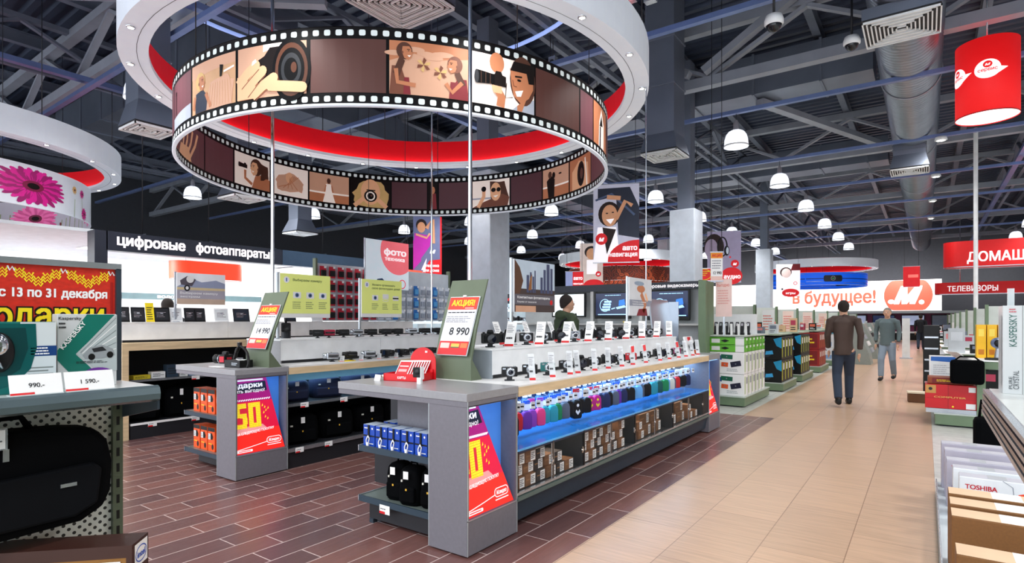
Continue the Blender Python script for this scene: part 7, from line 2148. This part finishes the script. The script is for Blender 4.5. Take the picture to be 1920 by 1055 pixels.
for ri, (y0, y1, art, m, hh, w, lab, grp) in enumerate(rows):
    o = ORD[ri + 1]
    t = row_unit(-5.0, -2.32, y0, y1, 0, 'green-based shelf row left of the aisle, %s from the camera, with %s' % (o, grp))
    ym = (y0 + y1) / 2
    backbone(t, -5.0, -3.0, ym, .17, 1.75)
    mb = W(t); mb.box(-5.0, -2.4, y0 + .05, y1 - .05, 1.13, 1.16, mat((170, 186, 164), .4)); mb.build('upper_shelf', t)
    P = Proto(generic_box(w, .3, hh, m, art))
    n = int((y1 - y0 - .1) / .31)
    for k in range(2):
        for d in range(n): P.put((-2.36 - w / 2, y0 + .2 + d * .31, .176 + k * (hh + .004)), 0, '%s, %s, %s from the front, %s aisle row' % (lab, ['lower tier', 'upper tier'][k], ORD[d], o), '%s in the %s aisle row' % (grp, o))
    for k in range(2 if ri < 3 else 1):
        for d in range(2): P.put((-3.1 - w / 2 - d * (w + .02) + .0, y0 + .2, .176 + k * (hh + .004)), 0, '%s set back in the %s row, %s' % (lab, o, ['bottom outer', 'bottom inner', 'top outer', 'top inner'][k * 2 + d]), 'inner %s of the %s aisle row' % (grp, o))
    for k in range(9):
        q = random.choice(ITEMC); w2 = random.uniform(.1, .2); h2 = random.uniform(.12, .34)
        g = thing('boxed_gadget', 'small boxed gadget, %s from the aisle on the %s left-hand row' % (ORD[k], o), 'product box', (-2.55 - k * .25, y0 + .25, 1.16), random.uniform(-.2, .2), 'boxed gadgets on the top shelf of the %s aisle row' % o)
        mb = MB(); mb.box(-w2 / 2, w2 / 2, -.06, .06, 0, h2, q); A = Art(); A.rect(-w2 * .35, h2 * .5, w2 * .35, h2 * .85, random.choice(ITEMC), 1); A.scribble(-w2 * .35, h2 * .1, w2 * .35, h2 * .4, 2, DARK if q is not BLACK else PAPER, 1); A.put(mb, (0, -.061, 0), XP, ZP, .001); mb.build('box', g)
    # vertical end panel sign, white/pink
    if ri < 4:
        g = thing('end_panel_sign', 'narrow pale panel standing on the top shelf of the %s aisle row' % o, 'sign', (-2.75, y0 + .7, 1.16)); mb = MB(); mb.box(-.12, .12, 0, .02, 0, .5, random.choice([PAPER, mat((246, 220, 210), .5)])); mb.build('sheet', g); mb = MB(); A = Art(); A.scribble(-.1, .05, .1, .4, 6, mat((230, 140, 130), .5), 1); A.put(mb, (0, -.001, 0), XP, ZP, .001); mb.build('print', g)

# slanted magazine-like racks beyond the walkers
for i in range(5):
    t = thing('slanted_rack', 'slanted display rack beside the aisle behind the walkers, %s from the camera' % ORD[i], 'display rack', (-1.78, 23.2 + i * 3.4, 0))
    mb = MB(); mb.prism([(-.5, 0), (.35, 0), (.3, .35), (-.1, 1.3), (-.5, 1.3)], (0, -.5, 0), XP, ZP, -1.0, mat((150, 160, 156), .4)); mb.build('frame', t)
    for k in range(4):
        mb = MB(); R = Matrix.Rotation(-.4, 3, 'Y'); mb.cbox((.28 - .1 * k, 0, .42 + .22 * k), (.05, .9, .16), random.choice([DARK, PAPER, mat((170, 176, 186), .4)]), R); mb.build('shelf_tray', t)

# ================================================================= RIGHT-HAND ROWS
R1 = row_unit(.1, 1.6, 9.8, 11.2, 0, 'green shelf unit holding red motherboard cartons at right')
mb = W(R1); mb.box(.55, .64, 9.8, 9.9, .16, .8, GREEN); mb.build('upright', R1)
mb = W(R1); mb.box(.38, 1.6, 9.75, 10.6, .8, .9, GREEN); mb.box(.36, 1.6, 9.72, 10.62, .9, .92, PAPER); mb.build('worktop', R1, .004)
mb = W(R1); mb.box(1.5, 1.56, 10.0, 11.1, .17, 1.9, GREEN); mb.build('back_panel', R1)


def a_mb(A, w, h): A.rect(w * .01, h * .62, w * .22, h * .96, mat((206, 150, 80), .5), 1); A.ell(w * .11, h * .8, .022, .022, DARK, 2); A.line([(w * .46, 0), (w * .46, h)], .006, DRED, 2); A.line([(0, h * .42), (w, h * .42)], .004, DRED, 2); A.text('COMPUTER', w * .18, h * .44, h * .07, mat((226, 180, 90), .5), w=w * .62, lay=3); A.rect(w * .8, h * .03, w * .98, h * .25, PAPER, 2); A.rect(w * .85, h * .72, w * .98, h * .92, PAPER, 2); A.ell(w * .55, h * .1, .012, .012, YEL, 2)
a_mb.side = DRED
t = generic_box(.56, .4, .33, mat((206, 14, 28), .4), a_mb); t.location = (.27, 10.05, .235); t['label'] = 'red computer-part carton with gold lettering lying on the green base at right'
t = thing('shelf_tray', 'grey plinth tray under the red carton at right', 'tray', (.27, 10.05, .175)); mb = MB(); mb.box(-.26, .28, -.2, .2, 0, .058, mat((150, 160, 140), .5)); mb.build('tray', t); mb = MB(); mb.box(-.27, .28, -.21, -.2, 0, .058, SILV); mb.build('front_lip', t)
t = generic_box(.5, .36, .09, mat((150, 70, 36), .6), a_red); t.location = (.27, 10.07, .567); t['label'] = 'flat orange-brown carton on top of the red computer-part carton'


def a_doc(A, w, h): A.rect(w * .06, h * .06, w * .94, h * .94, mat((232, 238, 242), .4), 1); A.poly([(w * .06, h * .75), (w * .94, h * .7), (w * .94, h * .94), (w * .06, h * .94)], mat((30, 100, 190), .4), 2); A.scribble(w * .14, h * .15, w * .8, h * .6, 5, mat((190, 196, 204), .5), 2)
a_doc.side = PAPER
t = generic_box(.36, .06, .34, WHITE, a_doc, 'paper_pack'); t.location = (.22, 10.9, .57 + .0); t['label'] = 'white paper pack with a blue band standing on a crate at right'
t = thing('crate', 'low pale crate under the white and blue paper pack', 'crate', (.22, 10.95, .175)); mb = MB(); mb.box(-.2, .2, -.18, .18, 0, .395, mat((210, 214, 216), .5)); mb.build('body', t, .004); mb = MB(); A = Art(); A.scribble(-.15, .1, .15, .3, 3, SILV, 1); A.put(mb, (0, -.181, 0), XP, ZP, .001); mb.build('print', t)
t = thing('shoulder_bag', 'black shoulder bag hanging over the end of the green worktop', 'bag', (.42, 9.66, .6)); mb = MB(); mb.box(-.16, .2, -.05, .05, .0, .32, BAG); mb.build('body', t, .04); mb = MB(); mb.tube([(-.12, 0, .3), (-.05, .04, .36), (.1, .04, .36), (.16, 0, .3)], .012, BAG, 6); mb.build('strap', t)
t = thing('leaflet_tray', 'fanned stack of white leaflets over the corner of the green worktop', 'leaflets', (.42, 9.85, .92), .5)
for k in range(5): mb = MB(); mb.cbox((-.02 * k, 0, .01 + .008 * k), (.2, .26, .004), PAPER, Matrix.Rotation(.35 + .06 * k, 3, 'Y')); mb.build('leaflet', t)
for i in range(6):
    t = thing('file_box', 'tall yellow file box, %s from the left on the green worktop' % ORD[i], 'box', (.62 + i * .115, 10.35, .92), 0, 'yellow file boxes on the green worktop'); mb = MB(); mb.box(-.052, .052, -.12, .12, 0, .46, mat((246, 190, 20), .45)); mb.build('box', t, .003); mb = MB(); A = Art(); A.rect(-.03, .05, .03, .12, mat((200, 120, 20), .5), 1); A.rect(-.03, .3, .03, .4, mat((250, 220, 90), .5), 1); A.put(mb, (0, -.121, 0), XP, ZP, .001); mb.build('print', t)
for i, (x, y) in enumerate(((.78, 9.95), (1.05, 9.98))):
    t = thing('speaker', 'round silver-grey gadget with a clear stand, %s on the green worktop' % ['left one', 'right one'][i], 'speaker', (x, y, .92)); mb = MB(); mb.ball((0, 0, .22), .085, mat((120, 136, 170), .25, .4), 16, (1, .8, .9)); mb.build('body', t); mb = MB(); mb.lathe([(.05, -.06), (.03, -.075), (.0001, -.07)], BLACK, 16, (0, 0, .22), True, 'y'); mb.build('dial', t); mb = MB(); mb.prism([(-.05, 0), (.05, 0), (.1, .36), (.0, .36)], (.04, -.09, 0), XP, Vector((0, .2, 1)).normalized(), .004, mat((228, 236, 240), .1, alpha=.75, noise=0)); mb.build('card_holder', t); mb = MB(); mb.cyl((0, 0, 0), .05, .15, SILV, 14, r2=.03); mb.build('foot', t)
t = thing('keyboard', 'black keyboard on the near edge of the green worktop', 'keyboard', (.85, 9.83, .92)); mb = MB(); mb.box(-.22, .22, -.07, .06, 0, .025, BLACK); mb.build('body', t, .006); mb = MB()
for r in range(4):
    for k in range(14): mb.box(-.205 + k * .03, -.18 + k * .03, -.055 + r * .026, -.034 + r * .026, .025, .03, DARK)
mb.build('keys', t)

for ri, y in enumerate((13.2, 16.4, 19.8, 23.5, 27.5, 32, 37)):
    o = ORD[ri + 1]
    t = row_unit(.12, 3.2, y, y + 1.5, 0, 'green-based shelf row along the right of the aisle, %s from the camera' % o)
    backbone(t, .9, 3.2, y + .75, .17, 1.7)
    mb = W(t); mb.box(.3, 3.2, y + .05, y + 1.45, .78, .82, GREEN); mb.box(.28, 3.2, y + .03, y + 1.47, .82, .835, PAPER); mb.build('worktop', t)
    for k in range(9):
        q = random.choice([BLACK, DARK, PAPER, mat((200, 206, 212), .4), RED, BLACK, mat((120, 130, 150), .5)]); w2 = random.uniform(.14, .3); h2 = random.uniform(.15, .5)
        g = thing('boxed_gadget', 'boxed gadget, %s from the aisle on the %s right-hand row' % (ORD[k], o), 'product box', (.46 + k * .3, y + .25, .835), 0, 'boxed gadgets on the %s right-hand row' % o)
        mb = MB(); mb.box(-w2 / 2, w2 / 2, -.08, .08, 0, h2, q); A = Art(); A.rect(-w2 * .35, h2 * .5, w2 * .35, h2 * .85, random.choice(ITEMC), 1); A.put(mb, (0, -.081, 0), XP, ZP, .001); mb.build('box', g)
    for k in range(4):
        q = random.choice([BLACK, mat((210, 212, 216), .5), BRC, DARK]); h2 = random.uniform(.3, .55)
        g = thing('carton', 'carton on the base of the %s right-hand row, %s from the aisle' % (o, ORD[k]), 'carton', (.4 + k * .5, y + .25, .176), 0, 'cartons on the base of the %s right-hand row' % o)
        mb = MB(); mb.box(-.22, .22, -.2, .2, 0, h2, q); A = Art(); A.rect(-.18, h2 * .5, .1, h2 * .85, random.choice(ITEMC), 1); A.put(mb, (0, -.201, 0), XP, ZP, .001); mb.build('box', g)
    if ri in (0, 1):
        g = thing('speaker_tower', 'stack of black audio units at the end of the %s right-hand row' % o, 'audio stack', (.08, y - .35, 0)); mb = MB()
        mb.box(-.12, .12, -.14, .14, 0, 1.35 if ri == 0 else 1.2, BLACK); mb.build('body', g, .01)
        mb = MB()
        for k in range(6): mb.box(-.1, .1, -.15, -.14, .12 + .2 * k, .15 + .2 * k, SILV)
        mb.build('trim', g)
t = thing('carton', 'small open brown carton on the floor by the right-hand rows', 'carton', (-.12, 12.4, 0), .1); mb = MB(); mb.box(-.14, .14, -.12, .12, 0, .16, mat((96, 60, 30), .6)); mb.build('box', t); mb = MB(); mb.box(-.15, .15, -.13, .13, .16, .185, mat((226, 214, 190), .6)); mb.build('lid', t)
t = thing('promo_totem', 'slim white post standing in the far aisle', 'post', (-.6, 26, 0)); mb = MB(); mb.box(-.12, .12, -.05, .05, 0, 1.5, WHITE); mb.build('post', t); mb = MB(); mb.box(-.2, .2, -.15, .15, 0, .04, SILV); mb.build('foot_plate', t)
# ================================================================= PEOPLE
def blob(parts, mats, vox=.014, smooth=6):
    """one continuous surface grown over overlapping tapered limbs"""
    mb = MB()
    for p in parts:
        if p[0] == 'tube': mb.tube(p[1], p[2], mats, p[3] if len(p) > 3 else 14, True, p[4] if len(p) > 4 else 1.)
        else: mb.ball(p[1], p[2], mats, 18, p[3] if len(p) > 3 else (1, 1, 1))
    o = mb.build('tmp')
    r = o.modifiers.new('r', 'REMESH'); r.mode = 'VOXEL'; r.voxel_size = vox; r.use_smooth_shade = True
    s = o.modifiers.new('s', 'SMOOTH'); s.iterations = smooth; s.factor = .5
    dg = bpy.context.evaluated_depsgraph_get()
    me = bpy.data.meshes.new_from_object(o.evaluated_get(dg))
    bpy.data.objects.remove(o)
    return me


def put_mesh(name, me, parent, m):
    me.name = name
    me.materials.clear(); me.materials.append(m)
    for p in me.polygons: p.use_smooth = True; p.material_index = 0
    o = bpy.data.objects.new(name, me); COL.objects.link(o); o.parent = parent
    return o


SKIN = mat((214, 164, 136), .5, noise=.04)


def ell_ring_torso(pts):
    """torso: list of (x,y,z,halfwidth,halfdepth) joined as a tube of ellipses"""
    return pts


def person(label, loc, rot, top, legs, shoes, hair, stride=.0, lean=0., arm_l=None, arm_r=None, turn=0., collar=None, hood=False, bag=None, H=1.76):
    t = thing('person', label, 'person', loc, rot)
    k = H / 1.76
    hip = .93
    # leg paths (front is -Y)
    fl = stride
    Lh, Lk, La = (-.09, 0, hip), (-.1, -.06 - fl * .35, .5), (-.1, fl * -.55, .09)
    Rh, Rk, Ra = (.09, 0, hip), (.1, -.04 + fl * .12, .5), (.1, fl * .62, .09 + abs(fl) * .09)
    sh = 1.45
    ll = arm_l or [(-.19, 0, sh - .02), (-.235, .03, 1.17), (-.23, -.05, .93), (-.225, -.08, .86)]
    rl = arm_r or [(.19, 0, sh - .02), (.235, .03, 1.17), (.23, -.05, .93), (.225, -.08, .86)]
    ly = -lean

    def hand(w0, w1, side):
        d = (Vector(w1) - Vector(w0)).normalized()
        b = Vector(w1)
        x = Vector((side, 0, 0)).cross(d)
        x = x.normalized() if x.length > .1 else Vector((0, 1, 0))
        P = [('tube', [b, b + d * .05, b + d * .085], [.026, .036, .03], 10, .55)]
        for j, (off, L) in enumerate(((-.026, .062), (-.009, .074), (.009, .07), (.025, .055))):
            a = b + d * .08 + x * off
            P.append(('tube', [a, a + d * L * .5 + Vector((-side * .006, 0, 0)), a + d * L + Vector((-side * .02, 0, 0))], [.0095, .0088, .0075], 8))
        a = b + d * .03 - x * .026
        P.append(('tube', [a, a - x * .022 + d * .02, a - x * .03 + d * .048], [.0115, .01, .0085], 8))
        return P
    hx = Vector((0, ly - .015, 1.615))
    head = [('ball', hx, .083, (.93, 1.12, 1.28)), ('ball', hx + Vector((0, -.03, -.05)), .062, (.92, 1.05, 1.1)), ('tube', [(0, ly * .8 + .01, 1.42), hx + Vector((0, .012, -.06))], [.062, .055], 14),
            ('ball', hx + Vector((0, -.1, -.012)), .015, (.8, 1.2, 1.5)), ('ball', hx + Vector((-.078, .005, -.01)), .02, (.45, .8, 1.4)), ('ball', hx + Vector((.078, .005, -.01)), .02, (.45, .8, 1.4)), ('ball', hx + Vector((0, -.082, -.055)), .02, (1.3, .6, .5))]
    body = head + [('tube', [(0, ly * .5, 1.42), (0, 0, hip)], [.08, .08], 14), ('tube', [ll[0], ll[1], ll[2]], [.045, .036, .027], 12), ('tube', [rl[0], rl[1], rl[2]], [.045, .036, .027], 12), ('tube', [(-.13, ly, sh - .04), (.13, ly, sh - .04)], .045, 12),
                   ('tube', [Lh, Lk, La], [.07, .05, .036], 12), ('tube', [Rh, Rk, Ra], [.07, .05, .036], 12), ('tube', [La, (La[0], La[1] - .12, .05)], [.035, .03], 10), ('tube', [Ra, (Ra[0], Ra[1] - .12, Ra[2] - .03)], [.035, .03], 10)] + hand(ll[2], ll[3], 1) + hand(rl[2], rl[3], -1)
    put_mesh('body', blob(body, SKIN, .0085, 3), t, SKIN)
    # jacket
    J = [('tube', [(0, ly * .9, 1.46), (0, ly, 1.38), (0, ly * .8, 1.22), (0, ly * .4, 1.06), (0, 0, .94), (0, 0, .84)], [.1, .185, .178, .162, .168, .176], 20, .7)]
    J += [('tube', [(-.17, ly, sh - .035), (.17, ly, sh - .035)], .072, 14)]
    J += [('ball', (s * .165, ly, 1.405), .066, (1, 1, .9)) for s in (-1, 1)]
    J += [('tube', [q[0], q[1], q[2]], [.062, .051, .042], 14) for q in (ll, rl)]
    J += [('tube', [(-.07, ly + .03, 1.47), (0, ly + .055, 1.49), (.07, ly + .03, 1.47), (0, ly - .05, 1.44), (-.07, ly + .03, 1.47)], .026, 8)]
    if hood: J += [('ball', (0, ly + .1, 1.45), .1, (1.15, .7, .75))]
    put_mesh('jacket', blob(J, top, .012, 5), t, top)
    Tm = [('tube', [(0, 0, 1.0), (0, 0, .9), (0, .0, .84)], [.14, .152, .145], 18, .62), ('tube', [(-.075, 0, .9), Lk, (La[0], La[1], .1)], [.1, .072, .06], 16), ('tube', [(.075, 0, .9), Rk, (Ra[0], Ra[1], Ra[2] + .01)], [.1, .072, .06], 16)]
    put_mesh('trousers', blob(Tm, legs, .012, 5), t, legs)
    for q in (La, Ra):
        z = q[2] - .09
        S = [('tube', [(q[0], q[1] + .06, z + .045), (q[0], q[1] - .04, z + .05), (q[0], q[1] - .15, z + .035), (q[0], q[1] - .19, z + .03)], [.04, .05, .043, .026], 12), ('tube', [(q[0], q[1] + .02, z + .05), (q[0], q[1], z + .1)], [.045, .05], 12)]
        put_mesh('shoe', blob(S, shoes, .009, 2), t, shoes)
    # hair cap
    Hh = [('ball', hx + Vector((0, .022, .03)), .09, (.98, 1.12, 1.12)), ('ball', hx + Vector((0, .05, -.01)), .075, (1, .9, 1.1))]
    me = blob(Hh, hair, .009, 2)
    bm = bmesh.new(); bm.from_mesh(me)
    bmesh.ops.bisect_plane(bm, geom=bm.verts[:] + bm.edges[:] + bm.faces[:], plane_co=hx + Vector((0, -.045, .055)), plane_no=(0, -.75, -.8), clear_outer=True)
    bm.to_mesh(me); bm.free()
    put_mesh('hair', me, t, hair)
    mb = MB()
    for s in (-1, 1):
        mb.ball(hx + Vector((s * .031, -.089, .004)), .0105, PAPER, 10); mb.ball(hx + Vector((s * .031, -.097, .004)), .0055, DKB, 8)
        mb.tube([hx + Vector((s * .016, -.097, .024)), hx + Vector((s * .034, -.1, .03)), hx + Vector((s * .05, -.088, .024))], .0035, hair, 5)
    mb.tube([hx + Vector((-.024, -.092, -.055)), hx + Vector((0, -.1, -.057)), hx + Vector((.024, -.092, -.055))], .004, mat((160, 84, 76), .5), 6)
    mb.build('face_features', t)
    if bag:
        mb = MB(); mb.tube([(-.16, ly - .06, 1.47), (-.05, ly - .145, 1.3), (.1, ly - .14, 1.1), (.2, -.02, .92)], .013, bag, 6, True); mb.tube([(-.16, ly - .02, 1.47), (-.1, ly + .13, 1.36), (.06, ly + .14, 1.15), (.2, .04, .92)], .013, bag, 6); mb.box(.17, .24, -.13, .13, .68, .92, bag); mb.build('shoulder_bag', t)
    t.scale = (k, k, k)
    return t


CLO1 = mat((74, 58, 52), .8); CLO2 = mat((96, 112, 116), .8); JEAN = mat((44, 56, 76), .8); JEANL = mat((140, 156, 174), .8); OLJ = mat((60, 74, 52), .85); DJ = mat((22, 24, 32), .8)
HD = mat((34, 24, 20), .8, bump=.4, scale=120); HG = mat((140, 132, 124), .8, bump=.4, scale=120)
person('person in a dark brown jacket and blue jeans walking away down the aisle', (-1.13, 11.2, 0), PI + .2, CLO1, JEAN, BLACK, HD, .42, .03, H=1.8,
       arm_l=[(-.19, 0, 1.43), (-.235, .08, 1.17), (-.225, .06, .93), (-.22, .03, .86)], arm_r=[(.19, 0, 1.43), (.235, .0, 1.16), (.215, -.12, .95), (.205, -.17, .89)])
person('grey-haired person in a grey-green jumper and pale jeans walking towards the camera', (-.75, 16.5, 0), -.12, CLO2, JEANL, DARK, HG, .34, .0, H=1.76)
person('person in an olive hooded jacket with a shoulder strap facing the screens', (-4.32, 7.4, 0), PI - .55, OLJ, JEAN, BLACK, HD, .0, .0, hood=True, bag=DJ, H=1.84)
person('dark-haired person in a black jacket bending over goods behind the left beech counter', (-9.45, 4.1, 0), -2.0, DJ, DJ, BLACK, HD, .05, .06, H=1.8)
person('shopper in a dark coat far down the aisle', (-.2, 34, 0), PI, DJ, JEAN, BLACK, HD, .3, H=1.72)
# framed brown glass edges: the locks and mullions of the near cabinets
for i in range(4):
    a, b = DIV[i], DIV[i + 1]
    mb = W(I2)
    mb.box(-2.262, -2.256, a - .006, a + .016, .262, .55, BLACK)
    mb.box(-2.262, -2.256, (a + b) / 2 - .006, (a + b) / 2 + .006, .262, .55, mat((70, 60, 56), .3))
    mb.build('mullion', I2)
